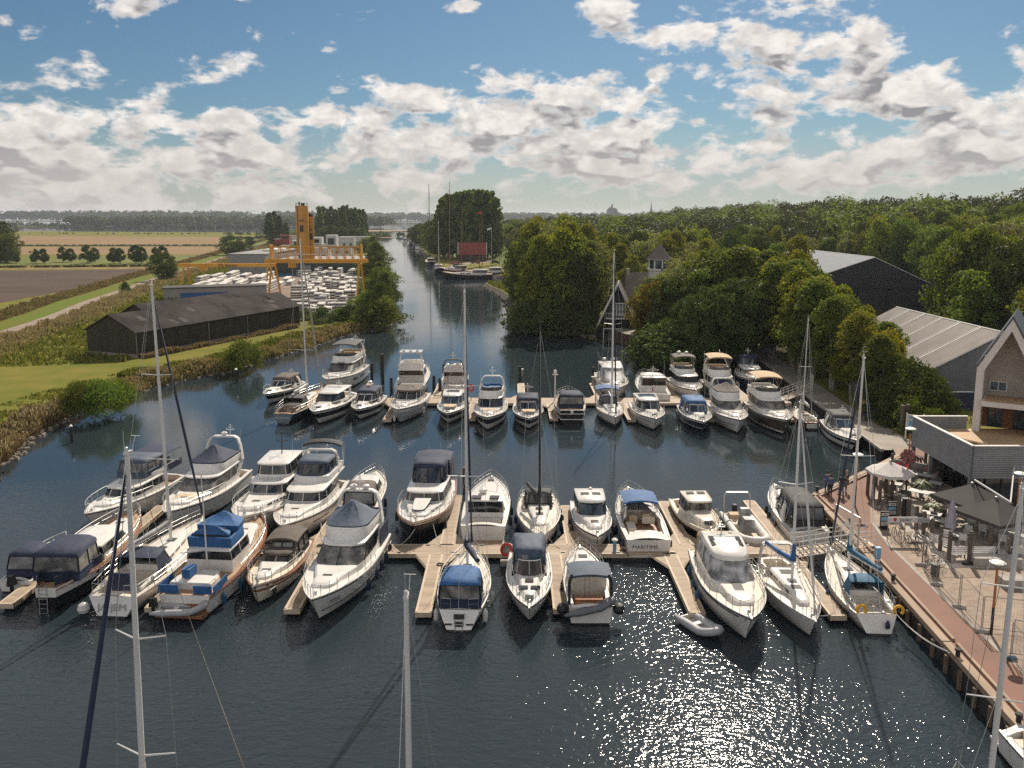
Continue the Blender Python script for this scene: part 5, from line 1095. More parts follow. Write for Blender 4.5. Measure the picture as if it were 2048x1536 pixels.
q=G(939,800,.5); e=empty('lifebuoy_stand',(q.x+.2,q.y-.2,.5),0,'red lifebuoy on a post beside the tall grey mast at the rear pontoon','lifebuoy stand')
mb=MB(); mb.box((0,.05,.9),(.1,.1,1.8)); mb.build('holder',['conc'],e); mb=MB(); P=[(.34*math.cos(2*PI*i/16),-.08,1.6+.40*math.sin(2*PI*i/16)) for i in range(17)]; mb.tube(P,.10,7); mb.build('lifebuoy',['red'],e)
q=G(1110,802,.5); e=empty('light_post',(q.x,q.y,.5),0,'white light post on the rear pontoon beside the black steel cruiser','lamp'); mb=MB(); mb.bar((0,0,0),(0,0,3.4),.09,.07,8); mb.build('pole',['white_paint'],e); mb=MB(); mb.lathe((0,0,3.4),[(.10,0),(.2,.05),(.2,.4),(.1,.5)],8); mb.box((0,0,3.3),(.7,.08,.08)); mb.build('lamp_head',['white_paint'],e)
for x,y,l in ((1044,752,0),(1186,768,1)):
    q=G(x,y,.5); e=empty('power_pedestal',(q.x,q.y,.5),0,('white topped' if l==0 else 'low grey')+' power pedestal at the end of a rear pontoon finger','pedestal'); mb=MB(); mb.box((0,0,.45),(.3,.3,.9)); mb.build('post',['conc'],e); mb=MB(); mb.box((0,0,.97),(.45,.36,.14)); mb.build('cap',['white_paint'],e)
cr=random.Random(6)
for px,py in ((1246,1102),(1300,1098),(1412,1120),(1690,1225),(1408,1190),(640,1092),(880,1130),(1128,1180),(520,1092),(950,1104)):
    q=G(px,py,.5); mb=MB(); P=[(.22*(1-.04*i/3)*math.cos(i*.9)*cr.uniform(.9,1.1),.22*math.sin(i*.9),.03+.008*i/3) for i in range(22)]; P+=[(P[-1][0]+.2+.15*k,P[-1][1]+.1*math.sin(k*1.7),.03) for k in range(5)]; mb.tube(P,.022,4); o=mb.build('rope_coil',['pile_dark']); o.location=(q.x,q.y,.50); o.rotation_euler=(0,0,cr.uniform(0,6)); tag(o,'dark coiled rope or hose lying on the front pontoon decking','rope','coiled ropes on the front pontoon')
for k in range(26):
    x=-28+1.85*k; mb=MB(); mb.box((0,0,.05),(.30,.06,.05)); mb.box((0,0,.02),(.12,.08,.04)); o=mb.build('mooring_cleat',['steel_dull_']); o.location=(x,yA0+.14 if k%2 else yA1-.14,.50); tag(o,'small steel mooring cleat along the edge of the front pontoon','cleat','cleats along the front pontoon')
# mooring lines
for a,za,b_,zb,lab in (((640,1013),1.4,(644,1082),.55,'from the slate hooded yacht'),((830,1058),1.6,(792,1092),.55,'from the bow of the black steel cruiser to the left'),((866,1048),1.6,(882,1092),.55,'from the bow of the black steel cruiser to the right'),((1093,1066),1.2,(1120,1096),.55,'from the black masted yacht'),((1506,1072),1.0,(1487,1095),.55,'from the open white inflatable'),((1535,1075),1.0,(1556,1097),.55,'from the open white inflatable to the gangway side'),((1790,1225),1.0,(1895,1302),1.35,'white, from the teal covered yacht to the quay'),((1797,1233),1.0,(1900,1306),1.35,'white, from the teal covered yacht to the quay'),((1625,1225),1.2,(1670,1222),.6,'from the centre cockpit yacht'),((170,1030),1.7,(150,1062),.3,'from the bow of the yacht with navy bimini'),((760,720),3.0,(742,735),1.6,'between the tall black pile and the big flybridge yacht'),((540,1180),1.2,(590,1120),.55,'from the varnished launch'),((1005,1062),1.2,(1012,1090),.55,'from the cruiser with open aft doors'),((508,1062),1.8,(520,1085),.5,'from the tall pilothouse yacht')):
    p=G(*a,za); q=G(*b_,zb); rope(p,q,.25,.022,'pale mooring line '+lab if 'white' not in lab[:5] else 'slack mooring line '+lab, 'mooring lines of the teal covered yacht' if 'teal' in lab else None)
# ---------------------------------------------------------------- quay
mat('asphalt_red',(.235,.118,.082),.85,col2=(.18,.095,.068),scale=.35,bump=.25,bscale=40)
mat('timber_edge',(.33,.235,.16),.8,var=.25,scale=2,stretch=(1,.2,1))
mat('sheet_pile',(.035,.028,.024),.8,var=.4,scale=1.2); mat('rust',(.10,.045,.03),.85,var=.4,scale=1.5)
mat('concrete_path',(.30,.265,.22),.9,col2=(.24,.21,.17),scale=.4)
mat('hedge_soil',(.05,.04,.025),.95)
def bricks(name,c1,c2,c3,sc,rot=0):
    m,nt,N,K,B=nt_new(name); M[name]=m; tc=N.new('ShaderNodeTexCoord'); mp=N.new('ShaderNodeMapping'); mp.inputs['Rotation'].default_value=(0,0,R(rot)); K.new(tc.outputs['Object'],mp.inputs[0])
    b=N.new('ShaderNodeTexBrick'); b.inputs['Scale'].default_value=sc; b.inputs['Mortar Size'].default_value=.012
    b.inputs['Color1'].default_value=(*c1,1); b.inputs['Color2'].default_value=(*c2,1); b.inputs['Mortar'].default_value=(*c3,1); K.new(mp.outputs[0],b.inputs['Vector'])
    n=N.new('ShaderNodeTexNoise'); n.inputs['Scale'].default_value=.5; n.inputs['Detail'].default_value=5; K.new(tc.outputs['Object'],n.inputs['Vector'])
    mx=N.new('ShaderNodeMix'); mx.data_type='RGBA'; mx.blend_type='MULTIPLY'; mx.inputs[0].default_value=.55; K.new(b.outputs[0],mx.inputs[6]); K.new(n.outputs[0],mx.inputs[7])
    h=N.new('ShaderNodeHueSaturation'); h.inputs['Value'].default_value=1.45; K.new(mx.outputs[2],h.inputs['Color']); K.new(h.outputs[0],B.inputs['Base Color']); B.inputs['Roughness'].default_value=.85
bricks('paving',(.33,.25,.18),(.24,.17,.125),(.13,.11,.09),1.6,12)
bricks('paving_pale',(.42,.36,.30),(.38,.32,.265),(.25,.22,.19),.7,0)
QZ=1.2
qe=[tuple(G(x,y,QZ)[:2]) for x,y in ((2120,1540),(2042,1464),(1886,1286),(1728,1108),(1652,1024),(1620,992))]
qa=[tuple(G(x,y,QZ)[:2]) for x,y in ((1620,992),(1731,942),(1793,911))]
q0=(qe[0][0]-.4,8)
quay=[q0]+qe+qa[1:]
mb=MB()
poly=quay+[(36.2,78.4),(90,78.4),(90,8)]
mb.prism(poly[::1],-.6,QZ,0,1)
o=mb.build('quay',['sheet_pile','paving'],None,0); o['kind']='structure'
# red promenade, 4 mm above
red=[q0]+qe+qa[1:]+[tuple(G(x,y,QZ)[:2]) for x,y in ((1850,880),(1853,915),(1800,950),(1745,985),(1740,1000),(1741,1046),(1776,1090),(1859,1171),(1906,1216),(2007,1314))]+[(24.4,8)]
flat('promenade',red,QZ+.004,'asphalt_red')
flat('terrace_floor',[tuple(G(x,y,QZ)[:2]) for x,y in ((1743,990),(1853,940),(1965,1000),(2400,1060),(2400,1140),(1893,1136),(1800,1050),(1760,1010))],QZ+.006,'paving_pale')
kl=[tuple(G(x,y,QZ)[:2]) for x,y in ((1745,1046),(1778,1090),(1861,1171),(1908,1216),(2012,1314))]
mb=MB()
for a,b_ in zip(kl,kl[1:]):
    a=Vector((*a,QZ+.01));b_=Vector((*b_,QZ+.01)); d=(b_-a); mb.box(tuple((a+b_)/2),(d.length,.22,.02),0,math.atan2(d.y,d.x))
mb.build('kerb_strip',['conc'])['kind']='structure'
# timber coping along the edge
mb=MB(); mw=MB(); mpn=MB(); pile_pts=[]
edge=[q0]+qe+qa[1:]
for a,b_ in zip(edge,edge[1:]):
    a=Vector((*a,QZ));b_=Vector((*b_,QZ)); d=(b_-a); ang=math.atan2(d.y,d.x); n=Vector((-d.y,d.x,0)).normalized()
    mid=(a+b_)/2-n*.16; mb.box((mid.x,mid.y,QZ-.05),(d.length+.1,.42,.30),0,ang)
    mid2=(a+b_)/2-n*.62; mw.box((mid2.x,mid2.y,QZ+.09),(d.length-.4,.16,.14),0,ang)
    k=int(d.length/1.5)
    for i in range(k):
        p=a+d*((i+.5)/max(k,1))+n*.10; mpn.bar((p.x,p.y,-.6),(p.x,p.y,QZ-.25),.14,None,6)
o=mb.build('quay_edge',['timber_edge']); o['kind']='structure'
o=mw.build('quay_edge',['timber_edge']); o['kind']='structure'
o=mpn.build('quay_edge',['pile_wood']); o['kind']='structure'
for px,py in ((1905,1316),(2025,1448),(1693,1050),(1628,985),(1777,1164)):
    q=G(px,py,QZ); mb=MB(); mb.lathe((0,0,0),[(.14,0),(.11,.1),(.11,.36),(.17,.42),(.16,.5),(.03,.52)],10); o=mb.build('bollard',['pile_dark']); o.location=(q.x+.25,q.y,QZ+.0); tag(o,'dark iron mooring bollard along the edge of the red promenade','bollard','bollards along the quay edge')
# path under the trees
path_l=[(35.3,78.3),(36.4,99),(38.4,127),(38.6,150)]; path_r=[(39.4,78.3),(39.6,99),(41.5,127),(41.5,150)]
ribbon('path',path_l,path_r,1.03,'concrete_path'); 
strip_mesh('quay_wall',[(35.2,78.3),(36.3,99),(38.3,127),(38.4,150)],-.5,[(35.25,78.3),(36.35,99),(38.35,127),(38.45,150)],1.03,'sheet_pile')
mb=MB()
for a,b_ in zip([(35.2,78.3),(36.3,99),(38.3,127)],[(36.3,99),(38.3,127),(38.4,150)]):
    d=Vector(b_)-Vector(a); mb.box(((a[0]+b_[0])/2,(a[1]+b_[1])/2,.98),(d.length,.3,.26),0,math.atan2(d.y,d.x))
mb.build('quay_edge',['conc'])['kind']='structure'
# rusty sheet piling and landing beside the A frame house
sp=[tuple(G(x,y)[:2]) for x,y in ((1332,714),(1230,682))]
mb=MB(); a=Vector(sp[0]);b_=Vector(sp[1]); d=b_-a; n=34; pr=[]
nn=Vector((d.y,-d.x)).normalized()
for i in range(n*2+1):
    p=a+d*(i/(n*2))-nn*(.25 if (i//1)%2 else -.05); pr.append(p)
mb.loft([[(p.x,p.y,-.5) for p in pr],[(p.x,p.y,1.9) for p in pr]],False); mb.build('sheet_pile_wall',['rust'])['kind']='structure'
for i in range(12):
    p=a+d*(i/11)-nn*.35; mb=MB(); mb.bar((0,0,-.5),(0,0,2.0),.13,None,6)
    o=mb.build('mooring_pile',['pile_wood']); o.location=(p.x,p.y,0); tag(o,'brown timber post in front of the rusty sheet piling','mooring post','posts along the rusty sheet piling')
e1=b_+Vector((-1,2)); 
flat('landing',[tuple(a+nn*.1),tuple(b_+nn*.1),tuple(b_+nn*6),tuple(a+nn*4)],1.92,'conc') if False else flat('landing',[(a.x,a.y+.3),(b_.x,b_.y+.3),(b_.x+2,b_.y+7),(a.x+3,a.y+5)],1.9,'concrete_path')
# gangways
def gangway(p,q,w,label):
    p=Vector(p);q=Vector(q); d=q-p; L=math.hypot(d.x,d.y); e=empty('gangway',tuple(p),math.atan2(d.y,d.x),label,'gangway'); s=(q.z-p.z)/L
    mb=MB()
    n=int(L/.35)
    for i in range(n): x=(i+.5)*L/n; mb.box((x,0,s*x),(.30,w,.05))
    mb.build('walkway',['pontoon_edge'],e)
    for y in (-w/2,w/2):
        r_=MB()
        for h in (.05,.45,.78,1.1): r_.bar((0,y,h),(L,y,s*L+h),.035,None,5)
        for i in range(int(L/.8)+1):
            x=i*L/int(L/.8); r_.bar((x,y,s*x-.05),(x,y,s*x+1.1),.03,None,5)
        r_.build('railing',['white_paint'],e)
    return e
p=G(1585,1104,.55); gangway((p.x,p.y-.4,.62),(p.x+5.2,p.y-.1,1.3),1.5,'white railed gangway from the front pontoon up to the red promenade')
gangway((33.6,103.0,.6),(37.2,105.5,1.15),1.4,'pale railed gangway from the rear pontoon to the path under the trees')
def gate(loc,rz,label,w=2.2,h=2.2):
    e=empty('access_gate',loc,rz,label,'gate'); mb=MB()
    for x in (0,w): mb.box((x,0,h/2),(.08,.08,h))
    mb.box((w/2,0,h),(w+.08,.07,.07)); mb.box((w/2,0,.12),(w,.06,.06)); mb.build('gate_frame',['steel'],e)
    mb=MB(); n=int(w/.13)
    for i in range(1,n): mb.bar((i*w/n,0,.1),(i*w/n,0,h),.012,None,4)
    mb.build('gate_bars',['steel'],e); mb=MB(); mb.box((w*.5,-.03,h*.65),(.5,.02,.35)); mb.build('notice_plate',['white_paint'],e); return e
q=G(1703,1105,QZ); gate((q.x-.3,q.y+2.2,QZ),R(-78),'grey barred access gate at the top of the front gangway',2.6,2.5)
gate((37.6,104.2,1.03),R(80),'grey barred access gate at the top of the rear gangway',2.4,2.3)
# ---------------------------------------------------------------- right-hand buildings and terrace
corrugated('clad_grey',(.27,.275,.28),2.2,'Z',.35,.3,.9); corrugated('clad_dark',(.030,.033,.038),1.2,'X',.5,0,.5); corrugated('clad_grey_v',(.20,.21,.225),2.0,'X',.45,.2,.8)
corrugated('roof_sheet',(.185,.155,.135),1.6,'Y',.5,.1,.6,.2); corrugated('roof_light',(.22,.235,.26),.8,'Y',.75,0,.5)
for k_ in ('roof_light','roof_sheet'): M[k_].node_tree.nodes['Principled BSDF'].inputs['Specular IOR Level'].default_value=.08; M[k_].node_tree.nodes['Principled BSDF'].inputs['Metallic'].default_value=0
mat('brick_brown',(.23,.10,.04),.85,col2=(.16,.07,.03),scale=6); mat('render_white',(.62,.58,.53),.7,var=.07,scale=.8); mat('render_cream',(.36,.32,.275),.8,var=.08,scale=.8); mat('roof_slate',(.075,.085,.11),.5,var=.2,scale=1)
mat('navy_wall',(.012,.02,.06),.6,var=.25,scale=2); mat('deck_timber',(.46,.31,.17),.75,col2=(.36,.235,.125),scale=2,stretch=(.3,4,1)); mat('interior_dark',(.012,.011,.010),.9); mat('trim_white',(.62,.60,.56),.5)
mat('post_timber',(.115,.09,.07),.85,var=.3,scale=5,stretch=(3,3,.4)); mat('parasol_dark',(.052,.046,.042),.85,var=.15,scale=1.5); mat('parasol_white',(.55,.51,.48),.85,var=.06,scale=1.5); mat('parasol_lilac',(.34,.31,.37),.85,var=.15,scale=4)
mat('rattan',(.10,.09,.08),.85,var=.2,scale=8); mat('sofa',(.22,.20,.185),.85,var=.12,scale=4); mat('table_top',(.42,.40,.37),.5,var=.1,scale=2); mat('bench_white',(.60,.58,.55),.6,var=.1,scale=3); mat('pot_grey',(.30,.30,.30),.7); mat('lamp_orange',(.38,.13,.04),.5); mat('sign_board',(.015,.015,.017),.4); mat('paper',(.55,.53,.5),.6); mat('skin',(.42,.25,.17),.55,var=.05); mat('hair_dark',(.03,.022,.018),.6); mat('hair_blond',(.40,.24,.10),.6); mat('cloth_blue',(.07,.10,.18),.85,var=.15); mat('cloth_navy',(.025,.03,.05),.85); mat('cloth_grey',(.16,.16,.165),.85); mat('cloth_black',(.015,.015,.017),.85); mat('bike_black',(.02,.02,.02),.4); mat('steel_dull',(.26,.26,.255),.45,.6,var=.1)
# restaurant: ground floor with clad parapet, open below; two gabled upper volume
bx0,by0,by1=34.5,61.6,71.0; PZ0,PZ1=3.55,6.0
e=empty('restaurant_building',(bx0,by0,QZ),0,'restaurant with grey corrugated parapet, timber roof terrace and white framed gable','building')
z0=PZ0-QZ; z1=PZ1-QZ; Lx=26; Ly=by1-by0
mb=MB(); mb.box((-.06,Ly/2,(z0+z1)/2),(.16,Ly,z1-z0)); mb.box((Lx/2,-.06,(z0+z1)/2),(Lx,.16,z1-z0)); mb.box((2.2,Ly+.06,(z0+z1)/2),(4.6,.14,z1-z0)); mb.build('parapet',['clad_grey'],e,0)
mb=MB(); mb.box((-.06,Ly/2,z1+.04),(.26,Ly+.1,.08)); mb.box((Lx/2,-.06,z1+.043),(Lx,.26,.08)); mb.box((2.2,Ly+.06,z1+.046),(4.7,.24,.08)); mb.build('parapet_cap',['trim_white'],e,0)
mb=MB(); mb.box((Lx/2,Ly/2,z1-1.05),(Lx-.3,Ly-.3,.1)); mb.build('roof_terrace',['deck_timber'],e,0)
mb=MB(); mb.box((Lx/2+1.2,Ly/2,z0/2),(Lx-2.4,Ly-.6,z0-.02)); mb.build('ground_floor',['interior_dark'],e,0)
mb=MB()
for y in (Ly-.2,Ly-3.2,.1): mb.box((0,y,z0/2),(.25,.22,z0))
mb.build('column',['clad_grey_v'],e,0)
mb=MB()
for i in range(7): mb.box((.02+1.18,.6+1.25*i,z0/2),(.05,1.1,z0-.25))
for i in range(6): mb.box((1.6+1.7*i,.26,z0/2),(1.5,.05,z0-.25))
mb.build('glass_front',['glass_dark'],e,0)
mb=MB()
for i in range(7): mb.box((1.6+1.7*i-.85,.22,z0/2),(.08,.08,z0))
mb.build('window_frame',['mast_black'],e,0)
# upper gabled volume
gx,gy=39.0-bx0,70.2-by0; fx=fy=0;  tz=z1-1.0; W2=4.6; eave=10.4-QZ; apx=14.7-QZ; dep=8
gparts0=set(e.children)
def gab(w,ez,az): return [(0,ez),(w/2,az),(w,ez)]
def gframe(mb,y,th,d,x0,w,zb,ez,az,m=0):
    "white portal frame of a gable in plane y"
    out=[(x0,zb),(x0,ez),(x0+w/2,az),(x0+w,ez),(x0+w,zb)]; inn=[(x0+th,zb),(x0+th,ez-th*.35),(x0+w/2,az-th*1.9),(x0+w-th,ez-th*.35),(x0+w-th,zb)]
    for i in range(4):
        a,b_,c_,d_=out[i],out[i+1],inn[i+1],inn[i]
        f=[(p[0],y,p[1]) for p in (a,b_,c_,d_)]; k=[(p[0],y+d,p[1]) for p in (a,b_,c_,d_)]
        mb.add(f+k,[(0,1,2,3),(7,6,5,4),(0,4,5,1),(1,5,6,2),(2,6,7,3),(3,7,4,0)],m)
mb=MB(); gframe(mb,fy,.55,2.6,fx,W2,tz,eave,apx); mb.build('gable_frame',['render_white'],e,0)
mb=MB(); 
for s in (0,1):
    xa,xb=(fx-.12,fx+W2/2) if s==0 else (fx+W2/2,fx+W2+.12); za,zb_=(eave+.02,apx+.1) if s==0 else (apx+.1,eave+.02)
    q=[(xa,fy-.1,za),(xb,fy-.1,zb_),(xb,fy+dep,zb_),(xa,fy+dep,za)]; mb.add(q+[(x,y,z+.14) for x,y,z in q],[(0,1,2,3),(7,6,5,4),(0,4,5,1),(1,5,6,2),(2,6,7,3),(3,7,4,0)])
mb.build('roof',['roof_slate'],e,0)
mb=MB(); yb=fy+2.55; mb.poly([(fx+.3,yb,tz),(fx+W2-.3,yb,tz),(fx+W2-.3,yb,eave),(fx+W2/2,yb,apx-.5),(fx+.3,yb,eave)]); mb.build('gable_wall',['render_cream'],e,0)
mb=MB(); mb.box((fx+.06,fy+dep/2+1.3,(tz+eave)/2),(.12,dep-2.6,eave-tz)); mb.build('side_wall',['render_white'],e,0)
f=MB(); f.box((fx+1.55,yb-.05,tz+3.6),(1.35,.08,.85)); f.build('window_frame',['trim_white'],e,0); f=MB(); 
for s in (-.31,.31): f.box((fx+1.55+s,yb-.10,tz+3.6),(.54,.04,.68))
f.build('window',['glass_blue'],e,0)
mb=MB(); mb.box((fx+W2/2+.4,fy+.9,tz+2.55),(W2-.4,3.3,.42)); mb.build('balcony',['render_white'],e,0)
mb=MB(); mb.box((fx+W2/2+.4,fy+.9,tz+2.785),(W2-.7,3.0,.03)); mb.build('balcony_deck',['deck_timber'],e,0)
mb=MB(); mb.box((fx+W2/2,yb-.08,tz+1.15),(W2-1.1,.1,2.3)); mb.build('brick_panel',['brick_brown'],e,0)
for x in (fx+1.5,fx+3.4): 
    mb=MB(); mb.box((x,yb-.16,tz+1.1),(1.1,.06,2.15)); o=mb.build('terrace_door',['mast_black'],e,0); mb=MB(); mb.box((x-.25,yb-.21,tz+1.1),(.42,.03,1.9)); mb.box((x+.25,yb-.21,tz+1.1),(.42,.03,1.9)); mb.build('pane',['glass_blue'],o,0)
mb=MB(); mb.box((fx+W2*.5,yb+3.2,(tz+eave)/2),(W2-.4,5.6,eave-tz-.2)); mb.build('inner_wall',['brick_brown'],e,0)
for o in e.children:
    if o not in gparts0: o.location=(gx,gy,0); o.rotation_euler=(0,0,R(-33))
# planks stacked on the roof terrace
mb=MB(); pr=random.Random(5)
for i in range(9): mb.box((0+pr.uniform(-.2,.2),.16*(i%4)-.3,.06+.11*(i//4)),(3.2+pr.uniform(-.5,.5),.15,.06),0,pr.uniform(-.06,.06))
o=mb.build('plank_stack',['deck_timber']); o.location=(36.6,66.6,PZ1-1.0); o.rotation_euler=(0,0,R(-52)); tag(o,'loose stack of timber planks lying on the restaurant roof terrace','planks')
# sheds behind the trees
def shed(name,label,x0,x1,xr,y0,y1,ez0,ez1,rz,wallm,roofm,zb=1.0,trim='trim_white',door=None):
    e=empty(name,(xr,y0,zb),0,label,'building'); a,b_=x0-xr,x1-xr; L=y1-y0; za,zc,zr=ez0-zb,ez1-zb,rz-zb
    mb=MB(); g=[(a,0,0),(b_,0,0),(b_,0,zc),(0,0,zr),(a,0,za)]; mb.poly(g); mb.poly([(x,L,z) for x,y,z in g][::-1]); mb.poly([(a,0,0),(a,0,za),(a,L,za),(a,L,0)]); mb.poly([(b_,0,0),(b_,L,0),(b_,L,zc),(b_,0,zc)]); mb.build('wall',[wallm],e,0)
    mb=MB()
    for (xa,zq,xb,zw) in ((a-.25,za-.1,0,zr),(0,zr,b_+.25,zc-.12)):
        q=[(xa,-.25,zq+.06),(xb,-.25,zw+.06),(xb,L+.2,zw+.06),(xa,L+.2,zq+.06)]; mb.add(q+[(x,y,z+.12) for x,y,z in q],[(3,2,1,0),(4,5,6,7),(0,1,5,4),(1,2,6,5),(2,3,7,6),(3,0,4,7)])
    mb.build('roof',[roofm],e,0)
    if trim:
        t=MB(); t.bar((a-.28,-.28,za+.05),(0,-.28,zr+.16),.09,None,4); t.bar((0,-.28,zr+.16),(b_+.28,-.28,zc),.09,None,4); t.bar((0,-.2,zr+.18),(0,L+.2,zr+.18),.11,None,4); t.bar((a-.28,-.28,za+.05),(a-.28,L+.2,za+.05),.08,None,4); t.build('verge_trim',[trim],e,0)
    return e
s2=shed('storage_shed','long grey shed with brownish corrugated roof behind the restaurant',50.2,66,58.2,99.6,128,5.0,5.0,9.2,'clad_grey_v','roof_sheet')
mb=MB()
for i in range(1,6):
    y=i*4.8
    for k in (0,.45): mb.add([(-8.1,y+k,4.17-.0),(-.1,y+k,8.40),(-.1,y+k+.14,8.40),(-8.1,y+k+.14,4.17)],[(0,1,2,3)],0 if k==0 else 1)
mb.build('roof_seam',['trim_white','roof_slate'],s2,0)
mb=MB(); mb.box((-7.6,-4.6,0.7),(9,.3,2.6)); o=mb.build('garden_wall',['navy_wall']); o.location=(59,99.5,1.2); tag(o,'dark blue blank wall below the grey corrugated shed','wall')
s1=shed('boat_hangar','huge dark hangar with pale roof rising behind the trees',72.3,103,83.6,197,252,9.6,4.6,13.4,'clad_dark','roof_light',1.0)
mb=MB(); mb.box((4,-.06,5.3),(19,.08,.14)); 
for x in (-3.4,0.2,3.4): mb.box((x,-.06,2.6),(.12,.08,5.2))
mb.build('door_track',['hull_black'],s1,0)
# A-frame boathouse and tower
q=G(1235,655,2.0); 
e=empty('a_frame_house',(q.x,q.y,1.9),R(-8),'dark A frame boathouse with white bargeboards and balcony at the water','house'); w=3.6; H=8.2
mb=MB(); mb.poly([(-w,0,0.6),(w,0,.6),(0,0,H)]); mb.poly([(w,9,.6),(-w,9,.6),(0,9,H)]); mb.box((0,4.5,-.4),(w*1.2,8,2.0)); mb.build('wall',['interior_dark'],e,0)
mb=MB()
for s in (-1,1):
    p_=[(s*(w+.2),-.5,.2),(0,-.5,H+.2),(0,9.3,H+.2),(s*(w+.2),9.3,.2)]; mb.add(p_+[(x+s*.18,y,z+.08) for x,y,z in p_],[(0,1,2,3),(7,6,5,4),(0,4,5,1),(1,5,6,2),(2,6,7,3),(3,7,4,0)])
mb.build('roof',['roof_sheet'],e,0)
mb=MB()
for s in (-1,1): mb.bar((s*(w+.35),-.55,.1),(0,-.55,H+.35),.2,None,4)
mb.build('bargeboard',['white_paint'],e,0)
mb=MB(); mb.box((.3,-.05,3.6),(2.4,.1,2.4)); f=mb.build('window_frame',['white_paint'],e,0); mb=MB()
for k in range(4): mb.box((-.55+.57*k,-.12,3.6),(.45,.04,2.1))
mb.build('pane',['glass_blue'],f,0)
mb=MB(); mb.box((0,-.7,1.9),(4.4,1.3,.15)); 
for k in range(10): mb.box((-2.1+.466*k,-1.3,2.4),(.05,.05,1.0))
mb.box((0,-1.3,2.95),(4.4,.07,.07)); mb.build('balcony',['white_paint'],e,0); mb=MB(); mb.box((-1.0,-1.2,.0),(3.4,.15,.15)); mb.box((-2.6,-1.2,-.9),(.2,.2,1.9)); mb.build('porch_beam',['white_paint'],e,0)
q=G(1318,520,13.5); e=empty('lookout_tower',(q.x,q.y,1.0),R(10),'white lookout tower with pointed brown roof rising among the trees','tower')
mb=MB(); mb.lathe((0,0,0),[(2.3,0),(2.3,10.2),(2.55,10.3),(2.55,10.7)],8); mb.build('wall',['white_paint'],e,0); mb=MB(); mb.lathe((0,0,10.7),[(2.15,0),(2.15,1.9)],8); mb.build('window',['glass_blue'],e,0)
mb=MB()
for k in range(8): a=2*PI*k/8; mb.box((2.2*math.cos(a),2.2*math.sin(a),11.65),(.28,.28,1.9))
mb.lathe((0,0,12.5),[(2.3,0),(2.7,.1),(2.7,.25)],8); mb.build('window_frame',['white_paint'],e,0); mb=MB(); mb.lathe((0,0,12.75),[(2.8,0),(1.3,1.9),(.05,3.5),(.01,3.7)],8); mb.build('roof',['roof_sheet'],e,30)
q=G(1285,560,9); e=empty('cottage',(q.x,q.y+3,1.0),R(10),'thatched cottage with steep roof beside the white lookout tower','house'); mb=MB(); mb.box((0,0,2),(9,7,4)); mb.build('wall',['render_cream'],e,0); mb=MB(); mb.add([(-5,-4,3.8),(5,-4,3.8),(5,4,3.8),(-5,4,3.8),(-3.4,0,9.5),(3.4,0,9.5)],[(0,1,5,4),(2,3,4,5),(1,2,5),(3,0,4)]); ro=mb.build('roof',['roof_sheet'],e,0); mb=MB(); mb.box((-3.0,0,9.6),(.7,.7,1.6)); mb.build('chimney',['render_cream'],ro,0)
# ---- terrace furniture
def T(x,y,z=QZ): return G(1700+x/5.885,900+y/5.885,z)   # close-up pixel -> quay
n=0
for x,y,h in ((205,525,2.0),(270,592,2.0),(345,645,2.0),(305,400,1.7),(392,430,1.6),(415,560,1.6),(450,640,1.5),(490,600,1.6),(565,812,1.9),(685,825,1.6),(775,935,1.7),(862,1002,1.7),(955,1090,1.7),(1058,1185,1.7),(1158,1325,2.1),(1400,1325,2.1),(1637,1235,1.7),(1880,1295,1.8),(690,230,1.3),(880,260,1.9),(490,210,1.3)):
    q=T(x,y); mb=MB(); mb.lathe((0,0,0),[(.14,0),(.135,h*.9),(.12,h)],7); mb.box((0,0,h+.005),(.02,.02,.01)); o=mb.build('timber_post',['post_timber']); o.location=(q.x,q.y,QZ); tag(o,'brown round timber post edging the restaurant terrace','post','timber posts around the terrace')
def parasol(q,w,h,rise,m,label,shape=8,pole='steel_dull',rz=0,tilt=0):
    e=empty('parasol',(q.x,q.y,QZ),rz,label,'parasol'); mb=MB(); n=shape; rad=w/2/(math.cos(PI/n))
    r0=[(rad*math.cos(2*PI*(k+.5)/n),rad*math.sin(2*PI*(k+.5)/n),h) for k in range(n)]; r00=[(x*1.003,y*1.003,z-.22) for x,y,z in r0]
    mids=[]
    for f,g in ((.66,.36),(.33,.70)): mids.append([(x*f,y*f,h+rise*g-.03) for x,y,z in r0])
    mb.loft([r00,r0]+mids+[[(x*.03,y*.03,h+rise) for x,y,z in r0]],True); mb.build('parasol_canopy',[m],e,12)
    rb=MB()
    for x,y,z in r0: rb.bar((x*.98,y*.98,z-.03),(0,0,h+rise-.06),.02,None,4)
    rb.build('ribs',[pole],e); mb=MB(); mb.bar((0,0,0),(0,0,h+rise+.12),.035,None,6); mb.lathe((0,0,h+rise),[(.1,0),(.1,.12),(.02,.16)],8); mb.build('pole',[pole],e); mb=MB(); mb.box((0,0,.05),(.8,.8,.1)); mb.build('base',['conc'],e); return e
q=T(470,250,3.3); parasol(Vector((q.x,q.y,0)),3.3,2.15,.75,'parasol_white','open white parasol shading the lounge sofa on the terrace',8)
q=T(1452,520,3.6); ang=R(38)
qa_=T(1440,400,4.35); qb_=T(1725,570,4.35)
parasol(Vector((qa_.x,qa_.y,0)),3.7,2.1,1.05,'parasol_dark','large square charcoal parasol nearer the building, left of its twin',4,rz=R(22)); parasol(Vector((qb_.x,qb_.y,0)),3.7,2.1,1.05,'parasol_dark','large square charcoal parasol on the right of its twin over white chairs',4,rz=R(22))
